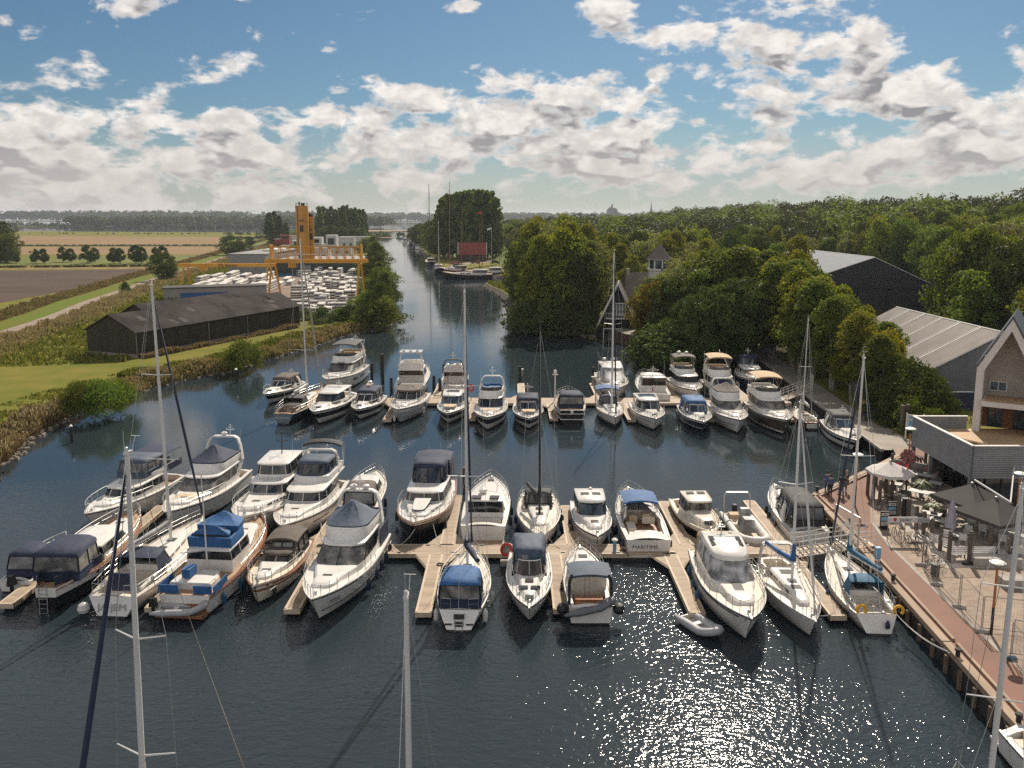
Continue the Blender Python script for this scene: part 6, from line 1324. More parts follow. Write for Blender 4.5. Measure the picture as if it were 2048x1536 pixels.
mb=MB(); a=Vector((qa_.x+.3,qa_.y+.3,4.55)); b_=Vector((qb_.x+.9,qb_.y-.1,4.1)); mb.bar(a,b_,.07,None,6); c_=T(1890,640); mb.bar((c_.x,c_.y,QZ),(c_.x,c_.y,4.6),.08,None,6); mb.bar((c_.x,c_.y,4.5),b_,.05,None,5); o=mb.build('parasol_mast',['white_paint']); tag(o,'white tubular mast carrying the two charcoal parasols','mast')
def closed_parasol(q,h,m,label,r=.26,grp=None):
    e=empty('closed_parasol',(q.x,q.y,QZ),0,label,'parasol',grp); mb=MB(); rings=[]
    for t,f in ((.28,1.0),(.36,.85),(.6,.7),(.85,.42),(1,.08)): rings.append([(r*f*(1+.22*(k%2))*math.cos(2*PI*k/12),r*f*(1+.22*(k%2))*math.sin(2*PI*k/12),h*t+(.06*(k%3) if t<.3 else 0)) for k in range(12)])
    mb.loft(rings,True,0,True,True); mb.build('parasol_canopy',[m],e,20); mb=MB(); mb.bar((0,0,0),(0,0,h*1.03),.03,None,6); mb.box((0,0,.06),(.6,.6,.12)); mb.build('pole',['steel_dull'],e)
q=T(1172,1050); closed_parasol(q,2.9,'parasol_lilac','closed pale lilac parasol standing between the tables',.33)
for x,y in ((1000,355),(1062,370)): q=T(x,y); closed_parasol(q,3.5,'parasol_dark','tall closed charcoal parasol against the restaurant wall',.45,'closed charcoal parasols at the restaurant wall')
def table(q,a,b_,rz,label,h=.75,m='table_top',cat='table',grp=None):
    e=empty('table',(q.x,q.y,QZ+.006),rz,label,cat,grp); mb=MB(); mb.box((0,0,h-.02),(a,b_,.045)); mb.build('table_top',[m],e)
    for i in (-1,1):
        for j in (-1,1): mb=MB(); mb.box((i*(a/2-.07),j*(b_/2-.07),h/2-.02),(.055,.055,h-.04)); mb.build('leg',['steel_dull'],e)
    return e
chair_proto=None
def chair(q,rz,label,grp,m='rattan',z=QZ+.006):
    e=empty('chair',(q.x,q.y,z),rz,label,'chair',grp); mb=MB(); mb.box((0,0,.44),(.46,.46,.06)); mb.build('seat',[m],e); mb=MB(); mb.box((-.22,0,.68),(.05,.46,.46)); mb.build('backrest',[m],e)
    for i in (-1,1):
        for j in (-1,1): mb=MB(); mb.box((i*.2,j*.2,.21),(.035,.035,.42)); mb.build('leg',['steel_dull' if m!='bench_white' else m],e)
    mb=MB()
    for j in (-1,1): mb.box((0,j*.23,.64),(.42,.04,.04)); mb.box((.19,j*.23,.54),(.035,.035,.2))
    mb.build('armrest',[m],e); return e
A=R(-38)
tabs=[((900,400),1.7,.8,'grey dining table beside the lounge sofa'),((1000,490),.9,.8,'small square table by the restaurant wall'),((900,610),2.6,.9,'long grey dining table with potted palm beside it'),((950,860),1.3,.8,'pale table behind the timber posts at the sign'),((1040,940),1.2,.8,'white table left of the closed lilac parasol'),((1340,810),1.3,.8,'tall white table under the charcoal parasol'),((1250,1060),1.2,.9,'low white table at the white benches'),((700,390),1.3,.8,'low lounge table in front of the sofa'),((540,500),.8,.8,'small table under the white parasol'),((580,640),.8,.8,'small table beside the black heater'),((1560,900),1.2,.8,'table under the right charcoal parasol'),((1700,1000),1.4,.8,'rearmost table beside the white pole'),((1930,1120),1.3,.8,'table at the frame edge behind the white bench')]
ch=None; nc=0
for (x,y),a,b_,lab in tabs:
    q=T(x,y); table(q,a,b_,A,lab,.75 if 'low' not in lab else .42)
    white=x>1100
    for s in (-1,1):
        for k in ((-.5,.5) if a>1.1 else (0,)):
            o=Vector((k*a*.9,s*(b_/2+.35),0)); o.rotate(Matrix.Rotation(A,3,'Z'))
            lab2=('white terrace chair drawn up to one of the right hand tables','white chairs on the terrace') if white else ('grey woven terrace chair drawn up to one of the left hand tables','woven chairs on the terrace')
            if ch is None or (white and ch[1] is None):
                c0=chair(q+o,A+R(-90)*s,lab2[0],lab2[1],'bench_white' if white else 'rattan')
                ch=[c0,None] if ch is None else [ch[0],c0]
            else: dup(ch[1] if white else ch[0],(q.x+o.x,q.y+o.y,QZ+.006),A+R(-90)*s,lab2[0],lab2[1])
# lounge sofa, cushions
q=T(760,330); e=empty('sofa',(q.x,q.y,QZ+.006),A,'grey L shaped lounge sofa in the far corner of the terrace','sofa')
mb=MB(); mb.box((-.3,.9,.22),(3.4,.8,.42)); mb.box((1.35,-.4,.22),(.8,1.9,.42)); mb.build('seat',['sofa'],e,0); mb=MB(); mb.box((0,1.38,.5),(4.0,.18,.95)); mb.box((1.84,-.1,.5),(.18,2.6,.95)); mb.build('backrest',['sofa'],e,0)
for i,(x,y) in enumerate(((-1.6,1.15),(-.9,1.15),(.8,1.15),(1.6,.3),(1.6,-.4))):
    mb=MB(); mb.box((0,0,0),(.42,.14,.36),0,0,.8); o=mb.build('cushion',['red_cushion']); p_=Vector((x,y,.62)); p_.rotate(Matrix.Rotation(A,3,'Z')); o.location=(q.x+p_.x,q.y+p_.y,QZ+p_.z); o.rotation_euler=(R(-12),0,A+(R(-90) if i>2 else 0)); tag(o,'red cushion leaning on the grey lounge sofa','cushion','red cushions on the sofa')
def bench(q,rz,w,label):
    e=empty('bench',(q.x,q.y,QZ+.006),rz,label,'bench'); mb=MB()
    for k in range(4): mb.box((0,-.18+.13*k,.42),(w,.11,.035))
    mb.build('seat',['bench_white'],e); mb=MB()
    for k in range(4): mb.box((0,.26+.02*k,.52+.13*k),(w,.03,.10))
    mb.build('backrest',['bench_white'],e)
    for i in (-1,1): mb=MB(); mb.box((i*(w/2-.06),.28,.45),(.07,.06,.9)); mb.box((i*(w/2-.06),-.22,.22),(.07,.06,.42)); mb.box((i*(w/2-.06),.03,.38),(.06,.5,.05)); mb.build('side_frame',['bench_white'],e)
for x,y,w,rz,l in ((1255,1285,1.35,180,'white slatted bench, left of the pair facing the tables'),(1510,1285,1.7,180,'white slatted bench, right of the pair facing the tables'),(1960,1280,1.3,180,'white slatted bench at the right frame edge'),(1100,1180,1.8,118,'white slatted bench turned sideways behind the posts'),(1800,1280,.8,60,'short white bench turned aside between two posts')):
    q=T(x,y); bench(q,R(rz),w,l)
def aboard(q,rz,label,w=.62,h=1.15):
    e=empty('sign_board',(q.x,q.y,QZ),rz,label,'sign'); mb=MB(); mb.box((0,.05,h*.55),(w,.07,h*.95)); mb.box((0,.05,.06),(w*.9,.5,.1)); mb.build('board',['sign_board'],e); mb=MB(); mb.box((0,0,h*.86),(w*.86,.02,h*.16)); mb.box((0,0,h*.60),(w*.86,.02,h*.22),1); mb.box((0,0,h*.32),(w*.86,.02,h*.22)); mb.build('poster',['paper','service_blue'],e)
    mb=MB(); 
    for k in range(4): mb.box((0,-.014,h*(.38-.045*k)),(w*.7*(1-.2*(k%2)),.006,.018))
    mb.box((0,-.014,h*.86),(w*.5,.006,.05)); mb.build('lettering',['lettering_dark'],e)
aboard(T(402,930),R(6),'black A board sign with three posters, nearer to the water',.62,1.25); aboard(T(490,800),R(2),'black A board sign with posters, between the posts',.66,1.2)
q=T(630,790); mb=MB(); mb.lathe((0,0,0),[(.22,0),(.22,.75),(.17,.8),(.17,1.35),(.2,1.38),(.2,1.45)],12); o=mb.build('patio_heater',['sign_board']); o.location=(q.x,q.y,QZ); tag(o,'black cylindrical patio heater standing between the timber posts','heater')
# bicycle rack with sign, bicycles
q=T(600,1060); e=empty('bicycle_rack',(q.x,q.y,QZ),R(0),'steel bicycle rack carrying a white lettered sign panel','bicycle rack')
mb=MB()
for x in (-.95,.95): mb.bar((x,0,0),(x,0,1.6),.03,None,5); mb.bar((x,-.5,0),(x,.5,0),.03,None,5)
for k in range(8): mb.tube([(-.8+.23*k,-.35,.03),(-.8+.23*k,-.2,.5),(-.8+.23*k,.2,.5),(-.8+.23*k,.35,.03)],.014,4)
mb.build('rack_frame',['steel_dull'],e); mb=MB(); mb.box((0,-.02,1.45),(2.0,.05,.40)); mb.build('sign_panel',['paper'],e); textmesh('lettering','Jupiler',.30,'lettering_dark',e,Matrix.Translation((.2,-.05,1.45))@Matrix.Rotation(R(90),4,'X')); mb=MB(); mb.poly([(-.62,-.05,1.60),(-.42,-.05,1.60),(-.42,-.05,1.42),(-.52,-.05,1.30),(-.62,-.05,1.42)]); mb.build('emblem',['red'],e,0)
q=T(760,1000); e=empty('bicycle_rack',(q.x,q.y-.2,QZ),0,'second bicycle rack with a small grey panel, behind the fence corner','bicycle rack'); mb=MB()
for x in (-.8,.8): mb.bar((x,0,0),(x,0,1.3),.03,None,5); mb.bar((x,-.4,0),(x,.4,0),.03,None,5)
mb.build('rack_frame',['steel_dull'],e); mb=MB(); mb.box((0,-.02,1.15),(1.7,.05,.35)); mb.build('sign_panel',['pot_grey'],e)
def bicycle(q,rz,label,col='bike_black'):
    e=empty('bicycle',(q.x,q.y,QZ),rz,label,'bicycle')
    for x in (-.52,.52):
        mb=MB(); mb.tube([(x+.34*math.cos(2*PI*i/16),0,.35+.34*math.sin(2*PI*i/16)) for i in range(17)],.022,4); w=mb.build('wheel',['rubber_black'],e); s=MB()
        for i in range(6): a=PI*i/6; s.bar((x-.33*math.cos(a),0,.35-.33*math.sin(a)),(x+.33*math.cos(a),0,.35+.33*math.sin(a)),.005,None,3)
        s.build('spokes',['steel'],w)
    mb=MB(); 
    for a,b_ in (((-.52,.35),(-.18,.82)),((-.18,.82),(-.02,.32)),((-.02,.32),(-.52,.35)),((-.16,.72),(.36,.78)),((-.02,.32),(.38,.68)),((.34,.95),(.52,.35))): mb.bar((a[0],0,a[1]),(b_[0],0,b_[1]),.018,None,5)
    mb.build('bicycle_frame',[col],e); mb=MB(); mb.box((-.2,0,.92),(.26,.14,.06),0,0,.7); mb.bar((-.19,0,.82),(-.2,0,.9),.014,None,4); mb.build('saddle',['rubber_black'],e); mb=MB(); mb.tube([(.2,-.28,1.02),(.34,-.12,1.04),(.34,.12,1.04),(.2,.28,1.02)],.014,4); mb.bar((.34,0,.94),(.34,0,1.04),.014,None,4); mb.build('handlebar',['steel'],e)
for x,y,rz,l,cl in ((740,1160,100,'black bicycle leaning in the second rack','bike_black'),(820,1150,95,'grey bicycle at the right side of the second rack','steel_dull'),(890,1270,60,'dark bicycle parked at an angle near the fence corner','bike_black'),(560,1060,92,'black bicycle standing under the lettered sign panel','bike_black'),(400,690,30,'dark bicycle parked behind the A board signs','bike_black'),(1000,1400,20,'blue bicycle fallen behind the mesh fence','hull_blue')): bicycle(T(x,y),R(rz),l,cl)
# plants in pots
def leafmesh(name,c,v,m,par=None): pass
def palm(q,label,h=1.5,n=16,pot=.5,m='palm_leaf',z=QZ):
    e=empty('potted_plant',(q.x,q.y,z),0,label,'plant'); mb=MB(); mb.lathe((0,0,0),[(.16*pot/.5,0),(.24*pot/.5,pot),(.2*pot/.5,pot-.03),(.01,pot-.05)],10); mb.build('pot',['pot_grey'],e)
    f=MB(); r_=random.Random(int(q.x*100)); f.bar((0,0,pot-.1),(0,0,h*.6),.05,.04,5,1)
    for k in range(n):
        a=2*PI*k/n+r_.uniform(-.2,.2); l=h*.5*r_.uniform(.7,1.1); up=r_.uniform(.1,.6); P=[]
        for i in range(5): t=i/4; P.append(Vector((math.cos(a)*l*t,math.sin(a)*l*t,h*.6+l*(up*t-.8*t*t)+.05)))
        for i in range(4):
            w=.09*(1-t*0)*math.sin(PI*(i+.6)/5.2); s=Vector((-math.sin(a),math.cos(a),0)); w2=.09*math.sin(PI*(i+1.6)/5.2)
            f.add([P[i]-s*w,P[i]+s*w,P[i+1]+s*w2,P[i+1]-s*w2],[(0,1,2,3)])
    f.build('leaves',[m,'post_timber'],e,0)
mat('palm_leaf',(.09,.13,.025),.6,var=.4,scale=6); mat('purple_leaf',(.09,.03,.035),.7,var=.4,scale=6); mat('flower',(.45,.10,.16),.8,col2=(.10,.12,.04),scale=9)
for x,y,l,h in ((835,545,'potted palm in a grey box beside the long dining table',1.9),(1010,700,'potted palm at the near end of the long dining table',1.9),(985,810,'bushy potted palm in a white pot among the tables',1.7),(440,470,'potted palm under the white parasol',1.6),(1670,1260,'small green plant in a white bucket near the right bench',.8)): palm(T(x,y),l,h)
palm(T(790,215),'purple leaved shrub in a pot beside the sofa corner',1.7,40,.4,'purple_leaf')
# lamps
def lamp(q,h,label,basket=False):
    e=empty('street_lamp',(q.x,q.y,QZ),0,label,'street lamp'); mb=MB(); mb.bar((0,0,0),(0,0,h*.38),.075,None,8); mb.build('base_tube',['pile_dark'],e); mb=MB(); mb.bar((0,0,h*.38),(0,0,h*.92),.07,.055,8); mb.build('pole',['lamp_orange'],e)
    mb=MB(); 
    for k in range(3): a=2*PI*k/3; mb.bar((0,0,h*.90),(.3*math.cos(a),.3*math.sin(a),h*.985),.02,None,4)
    mb.build('bracket',['mast_black'],e); mb=MB(); mb.lathe((0,0,h*.98),[(.05,0),(.38,.05),(.40,.10),(.25,.17),(.02,.19)],16); mb.build('lamp_head',['white_paint'],e)
    if basket:
        f=MB(); r_=random.Random(2)
        for k in range(260):
            d=Vector((r_.gauss(0,1),r_.gauss(0,1),r_.gauss(0,1))).normalized()*.55*r_.uniform(.7,1.05); c_=Vector((0,0,h*.60))+d; u=Vector((r_.uniform(-1,1),r_.uniform(-1,1),r_.uniform(-1,1))).normalized()*.09; v=u.cross(d).normalized()*.09
            f.add([c_-u-v,c_+u-v,c_+u+v,c_-u+v],[(0,1,2,3)])
        tag(f.build('flower_basket',['flower'],None,0),'round basket of pink flowers hanging on the far lamp post','flower basket').location=e.location
lamp(G(1982,1269,QZ),4.0,'orange lamp post with flat white head on the paving beyond the mesh fence'); lamp(T(55,650),4.0,'orange lamp post standing at the quay edge behind the teal covered yacht'); lamp(G(1811,996,QZ),5.6,'tall orange lamp post with flower basket beside the white parasol',True); q=T(1890,700,QZ); lamp(T(1945,900),3.9,'orange lamp post with white disc at the right charcoal parasol')
# power pedestal, fences, blocks
q=G(1754,1124,QZ); e=empty('power_pedestal',(q.x,q.y,QZ),R(-8),'light blue power pedestal standing on the red promenade','pedestal'); mb=MB(); mb.box((0,0,.62),(.34,.30,.75),0,0,.96); mb.build('cabinet',['service_blue'],e); mb=MB(); mb.box((0,0,.13),(.26,.24,.26)); mb.build('foot',['white_paint'],e)
def fence_panel(a,b_,label,h=1.95):
    a=Vector(a);b_=Vector(b_); d=b_-a; L=d.length; e=empty('mesh_fence',(a.x,a.y,QZ),math.atan2(d.y,d.x),label,'fence','mobile fence panels by the promenade'); mb=MB()
    for x in (.03,L-.03): mb.bar((x,0,.1),(x,0,h),.022,None,5)
    mb.bar((0,0,h),(L,0,h),.022,None,5); mb.bar((0,0,.18),(L,0,.18),.022,None,5); mb.build('fence_frame',['steel_dull'],e); mb=MB(); n=int(L/.16)
    for i in range(1,n): mb.bar((i*L/n,0,.18),(i*L/n,0,h),.0035,None,3)
    for k in range(8): mb.bar((0,0,.35+.2*k),(L,0,.35+.2*k),.0035,None,3)
    mb.build('mesh_wires',['steel_dull'],e)
def foot(q,rz,label,m='conc',g='concrete feet under the fence panels'):
    mb=MB(); mb.box((0,0,.08),(.72,.24,.16),0,0,.9); mb.box((0,0,.165),(.3,.16,.02)); o=mb.build('ballast_block',[m]); o.location=(q.x,q.y,QZ+.006); o.rotation_euler=(0,0,rz); tag(o,label,'block',g)
fp=[G(x,y,QZ) for x,y in ((1842,1131),(1873,1170),(1918,1215),(1963,1264),(2018,1319),(2060,1365))]
for i in range(5):
    if i!=3: fence_panel(fp[i]+Vector((.03,0,0)),fp[i+1]-Vector((.03,0,0)),'steel mesh fence panel along the promenade edge' )
fence_panel(G(1963,1262,QZ),G(2085,1275,QZ),'mesh fence panel reaching right from the promenade edge'); fence_panel(G(2022,1312,QZ),G(2110,1330,QZ),'mesh fence panel at the right frame edge near the blue foot'); fence_panel(G(1844,1066+62,QZ),G(1945,1126,QZ),'mesh fence panel in front of the white benches')
for i in range(4): foot(fp[i],R(-15),'pale concrete foot under the joined mesh fence panels')
foot(fp[4],R(-5),'blue plastic fence foot beside the lower right mesh panel','hull_blue',None); q=T(1390,1350); foot(q,0,'dark concrete block at the foot of the post before the white benches','rubber_black',None)
for x,y,w,d_,l in ((1990,1128,3.0,.9,'long low concrete bench block beside the lamp post'),(2035,1172,2.0,.9,'low concrete bench block at the right frame edge')):
    q=G(x,y,QZ); mb=MB(); mb.box((0,0,.25),(w,d_,.5)); mb.box((0,0,.505),(w-.06,d_-.06,.02)); o=mb.build('concrete_bench',['conc']); o.location=(q.x,q.y,QZ); o.rotation_euler=(0,0,R(-4)); tag(o,l,'bench')
mb=MB(); mb.lathe((0,0,0),[(.26,0),(.26,.7),(.3,.72),(.3,.8)],8); o=mb.build('litter_bin',['sign_board']); q=G(1866,1160,QZ); o.location=(q.x+.4,q.y+.6,QZ); tag(o,'dark litter bin standing behind the mesh fence','bin')
# notice boards at the far end of the promenade, timber screen, containers
q=G(1826,888,QZ); e=empty('information_board',(q.x+.8,q.y+1.6,QZ),R(-30),'white information board on two posts at the end of the promenade','sign'); mb=MB()
for x in (-.75,.75): mb.box((x,0,1.3),(.12,.12,2.6))
mb.build('post',['white_paint'],e); mb=MB(); mb.box((0,-.02,1.75),(1.5,.06,1.5)); mb.build('panel',['paper'],e); mb=MB(); mb.box((0,-.06,2.2),(1.1,.02,.25)); mb.box((-.2,-.06,1.6),(.7,.02,.6)); mb.build('poster',['service_blue'],e)
for k,(x,y) in enumerate(((1811,868),(1822,866),(1829,864))):
    q=G(x,y,QZ); mb=MB(); mb.lathe((0,0,0),[(.22,0),(.22,2.7),(.25,2.72),(.22,2.95),(.05,3.0)],8,0); o=mb.build('mooring_pile',['post_timber']); o.location=(q.x,q.y+1,QZ-.2); tag(o,'thick timber mooring pile with pale cap beside the information board','mooring post','timber piles at the information board')
mb=MB(); 
for k in range(9): mb.box((k*.4,0,.8),(.36,.05,1.6))
o=mb.build('timber_screen',['deck_timber']); q=G(1706,820,1.1); o.location=(q.x+.5,q.y-1,1.0); o.rotation_euler=(0,0,R(-62)); tag(o,'low timber screen beside the path under the trees','fence')
q=G(1733,832,1.1); e=empty('waste_container',(q.x+.6,q.y,1.03),R(-60),'blue waste container behind the timber screen','container'); mb=MB(); mb.box((0,0,.6),(1.2,1.0,1.2),0,0,1.06); mb.build('body',['canvas_blue'],e); mb=MB(); mb.box((0,0,1.25),(1.3,1.1,.1)); mb.build('lid',['canvas_navy'],e); mb=MB(); mb.box((.75,0,1.05),(.1,.1,2.1)); o=mb.build('timber_post',['post_timber']); o.location=(q.x+1.6,q.y-1.2,1.03); tag(o,'pale post beside the blue waste container','post')
# ---------------------------------------------------------------- people on the promenade
def person(q,rz,label,top,legs,hair,h=1.76,stride=0,arm='down',hairlong=False):
    e=empty('person',(q.x,q.y,QZ+.004),rz,label,'person'); s=h/1.76
    V=[];E=[];RR=[]
    def v(p,r): V.append(tuple(c*s for c in p)); RR.append(r*s); return len(V)-1
    def ed(a,b_): E.append((a,b_))
    pel=v((0,0,.96),.135); w=v((0,0,1.10),.125); ch_=v((.01,0,1.32),.145); nk=v((.0,0,1.47),.06); hd=v((.015,0,1.58),.085); hd2=v((.02,0,1.68),.09)
    for a,b_ in ((pel,w),(w,ch_),(ch_,nk),(nk,hd),(hd,hd2)): ed(a,b_)
    nb=len(V)
    for sd in (1,-1):
        st=stride*sd
        hp=v((0,.09*sd,.90),.10); kn=v((.04+st*.5,.10*sd,.50),.065); an=v((st,.10*sd,.09),.045); to=v((st+.17,.11*sd,.04),.035)
        ed(pel,hp);ed(hp,kn);ed(kn,an);ed(an,to)
        sh=v((0,.18*sd,1.41),.062)
        if arm=='hips' : el=v((-.04,.34*sd,1.16),.045); wr=v((.06,.17*sd,1.02),.034)
        elif arm=='front': el=v((-.02,.25*sd,1.14),.045); wr=v((.24,.08*sd,1.14),.034)
        else: el=v((-.02,.24*sd,1.13),.045); wr=v((.05,.25*sd,.88),.034)
        ed(ch_,sh);ed(sh,el);ed(el,wr)
        # palm, four fingers and thumb
        wp=Vector(V[wr])/s; d=(wp-Vector(V[el])/s).normalized(); pm=v(tuple(wp+d*.07),.030); ed(wr,pm); sdv=Vector((1,0,0)) if abs(d.x)<.8 else Vector((0,0,1))
        for k,ln in enumerate((.07,.085,.08,.06)):
            b0=v(tuple(wp+d*.105+sdv*(.03-.02*k)),.009); b1=v(tuple(wp+d*(.105+ln)+sdv*(.03-.02*k)+Vector((.015,-.012*sd,0))),.008); ed(pm,b0); ed(b0,b1)
        t0=v(tuple(wp+d*.04+sdv*.045),.010); ed(wr,t0); t1=v(tuple(wp+d*.09+sdv*.055),.009); ed(t0,t1)
    def skin(name,vs,es,rs,m,root=0,par=None):
        me=bpy.data.meshes.new(name); me.from_pydata(vs,es,[]); me.materials.append(M[m]); o=bpy.data.objects.new(name,me); COL.objects.link(o); o.parent=par
        sk=o.modifiers.new('skin','SKIN'); sk.use_smooth_shade=True
        for i,r_ in enumerate(rs): me.skin_vertices[0].data[i].radius=(r_,r_)
        me.skin_vertices[0].data[root].use_root=True
        o.modifiers.new('sub','SUBSURF').levels=1; return o
    bd=skin('body',V,E,RR,'skin',0,e)
    def sub(name,idx,m,grow,root=0):
        mp={k:i for i,k in enumerate(idx)}; return skin(name,[V[k] for k in idx],[(mp[a],mp[b_]) for a,b_ in E if a in mp and b_ in mp],[RR[k]*grow+.012 for k in idx],m,root,bd)
    arms=[]; lgs=[]
    per=(len(V)-nb)//2
    for k in range(2): b0=nb+per*k; lgs+=[b0,b0+1,b0+2]; arms+=[b0+4,b0+5]
    sub('shirt',[w,pel,ch_]+arms,top,1.10); sub('trousers',[pel]+lgs,legs,1.06)
    mb=MB()
    for k in range(2): t_=V[nb+per*k+3]; mb.box((t_[0]-.06*s,t_[1],.035*s),(.27*s,.10*s,.07*s),0,0,.85)
    mb.build('shoe',['rubber_black' if hair!='hair_blond' else 'paper'],bd,40)
    mb=MB(); hx,hz=.015*s,1.68*s; mb.lathe((hx-.012,0,hz-.04),[(.098*s,-.05 if not hairlong else -.17),(.108*s,.02),(.10*s,.08),(.06*s,.13),(.01,.145)],10); mb.build('hair',[hair],bd,60)
    mb=MB(); mb.box((.112*s,0,1.625*s),(.035*s,.025*s,.04*s),0,0,.6); 
    for sd in (1,-1): mb.box((.03*s,.092*s*sd,1.63*s),(.03*s,.02*s,.055*s))
    mb.build('face_features',['skin'],bd,0); mb=MB()
    for sd in (1,-1): mb.box((.104*s,.034*s*sd,1.66*s),(.012,.024*s,.012))
    mb.box((.105*s,0,1.575*s),(.01,.05*s,.01)); mb.build('eyes_and_mouth',['hair_dark'],bd,0)
    return e
person(G(1653,984,QZ),R(60),'person in a blue shirt and jeans, back left of the promenade group','cloth_blue','cloth_blue','hair_dark',1.74)
person(G(1660,991,QZ),R(95),'person in slate blue shirt and dark trousers, front left of the promenade group','cloth_blue','cloth_navy','hair_dark',1.72)
person(G(1682,991,QZ),R(100),'person in black top and grey trousers with a hand on the hip','cloth_black','cloth_grey','hair_dark',1.78,.14,'hips')
person(G(1692,983,QZ),R(185),'fair haired person in dark jacket standing furthest back on the promenade','cloth_navy','cloth_grey','hair_blond',1.76,.05,'front')
# ---------------------------------------------------------------- left bank: barns, precast yard, cranes, silos
mat('barn_wall',(.062,.052,.040),.85,col2=(.042,.036,.028),scale=.4,stretch=(3,3,.3),spec=.1); corrugated('barn_roof',(.050,.041,.039),.9,'Y',.9,0,.5,.45,.25).node_tree.nodes['Principled BSDF'].inputs['Specular IOR Level'].default_value=.08; mat('plinth',(.26,.22,.18),.9,var=.2)
mat('roof_patch_dark',(.045,.036,.034),.9,spec=.1); mat('roof_patch_light',(.085,.075,.07),.9,spec=.1)
mat('crane_yellow',(.58,.27,.010),.5,var=.12,scale=.5); mat('silo_yellow',(.52,.24,.010),.45,col2=(.42,.18,.010),scale=.3,stretch=(1,1,.15)); mat('precast',(.60,.57,.52),.85,var=.2,scale=.6); mat('dark_and_gap_shade',(.05,.048,.045),.9); mat('hall_grey',(.24,.235,.225),.7,var=.1,scale=.2); mat('hall_roof',(.22,.21,.20),.7,var=.12,scale=.1); mat('hall_dark',(.022,.034,.026),.6,var=.25,scale=.2); mat('roof_red',(.24,.045,.03),.8,var=.2,scale=.5); mat('house_white',(.52,.51,.49),.7)
LZ0=LZ
def barn(name,label,A,Bp,w,ez,rz,wm,rm,patches=0):
    "long barn: near right corner A, far right corner B, width w to the left"
    A=Vector((A[0],A[1],0)); Bp=Vector((Bp[0],Bp[1],0)); d=Bp-A; L=d.length; e=empty(name,(A.x,A.y,LZ),math.atan2(d.y,d.x),label,'building')
    z1,z2=ez-LZ,rz-LZ
    mb=MB(); mb.box((L/2,w/2,.25),(L+.1,w+.1,.6)); mb.build('plinth',['plinth'],e,0)
    mb=MB(); mb.add([(0,0,0),(L,0,0),(L,w,0),(0,w,0),(0,0,z1),(L,0,z1),(L,w,z1),(0,w,z1),(0,w/2,z2),(L,w/2,z2)],[(0,1,5,4),(1,2,6,9,5),(2,3,7,6),(3,0,4,8,7)]); mb.build('wall',[wm],e,0)
    mb=MB()
    for (ya,za,yb,zb) in ((-.35,z1-.18,w/2,z2),(w+.35,z1-.18,w/2,z2)):
        q=[(-.3,ya,za+.05),(L+.3,ya,za+.05),(L+.3,yb,zb+.05),(-.3,yb,zb+.05)]; mb.add(q+[(x,y,z+.12) for x,y,z in q],[(0,1,2,3),(7,6,5,4),(0,4,5,1),(1,5,6,2),(2,6,7,3),(3,7,4,0)])
    ro=mb.build('roof',[rm],e,0)
    if patches:
        r_=random.Random(4)
        for k in range(patches):
            p=MB(); x=r_.uniform(2,L-3); u=r_.uniform(.05,.75); a=Vector((x,-.35+(w/2+.35)*u,z1-.18+(z2-z1+.18)*u+.185)); sl=Vector((0,w/2+.35,z2-z1+.18)).normalized()
            b_=a+sl*1.5; p.add([a,a+Vector((1.1+r_.random(),0,0)),b_+Vector((1.1,0,0)),b_],[(0,1,2,3)]); p.build('roof_patch',['roof_patch_dark' if k%4 else 'roof_patch_light'],ro,0)
    return e
A=G(274,716,LZ); Bq=G(600,651,LZ)
e=barn('barn','long black barn with weathered dark roof beside the grassy bank',A,Bq,10.2,5.0,7.5,'barn_wall','barn_roof',22)
mb=MB(); Lb=(Bq-A).length
for t in (.0,.38,.62): mb.bar((Lb*t,-.12,.0),(Lb*t,-.12,3.9),.07,None,5)
mb.build('downpipe',['hall_roof'],e)
d=(Bq-A).normalized(); n=Vector((-d.y,d.x,0)); A2=A+n*11.2+d*16; barn('barn','second dark roofed barn half hidden behind the long black barn',A2,A2+d*30,9.5,4.8,7.2,'barn_wall','barn_roof',12)
q=G(455,596,LZ); e=empty('yard_office',(q.x-3,q.y,LZ),R(20),'low flat roofed workshop with a pale gable behind the barns','building'); mb=MB(); mb.box((0,0,1.6),(26,7,3.2)); mb.build('wall',['hall_grey'],e,0); mb=MB(); mb.box((0,0,3.3),(26.6,7.6,.22)); mb.build('roof',['dark_and_gap_shade'],e,0); mb=MB(); mb.box((-3,-3.55,1.3),(12,.1,1.2)); mb.build('blue_panel',['canvas_blue'],e,0)
# precast concrete stacks
sr=random.Random(12)
def stack(x,y,L,w,h,rz,grp,lab):
    mb=MB(); k=max(2,int(h/.6)); 
    for i in range(k):
        z=(i+.5)*h/k; f=1 if i<k-1 else sr.uniform(.8,1); mb.box((sr.uniform(-.06,.06)*L*.3,0,z),(L*f,w,h/k*.58),0)
        if i<k-1: mb.box((0,0,z+h/k*.5),(L*.96,w*.96,h/k*.44),1)  # near-black filler puts the shade between the slabs into the colour
    o=mb.build('concrete_stack',['precast','dark_and_gap_shade'],None,0); o.location=(x,y,LZ+.03); o.rotation_euler=(0,0,rz); tag(o,lab,'concrete stack',grp)
gA='concrete slab stacks under the long beam crane'; lA='stack of long pale concrete beams lying in the left part of the yard'
gB='concrete block stacks under the lattice crane'; lB='stack of pale concrete blocks in the crowded right part of the yard'
def lerp2(c,u,v): return c[0].lerp(c[1],u).lerp(c[3].lerp(c[2],u),v)
qA=[G(370,592,LZ),G(545,588,LZ),G(548,556,LZ),G(415,556,LZ)]
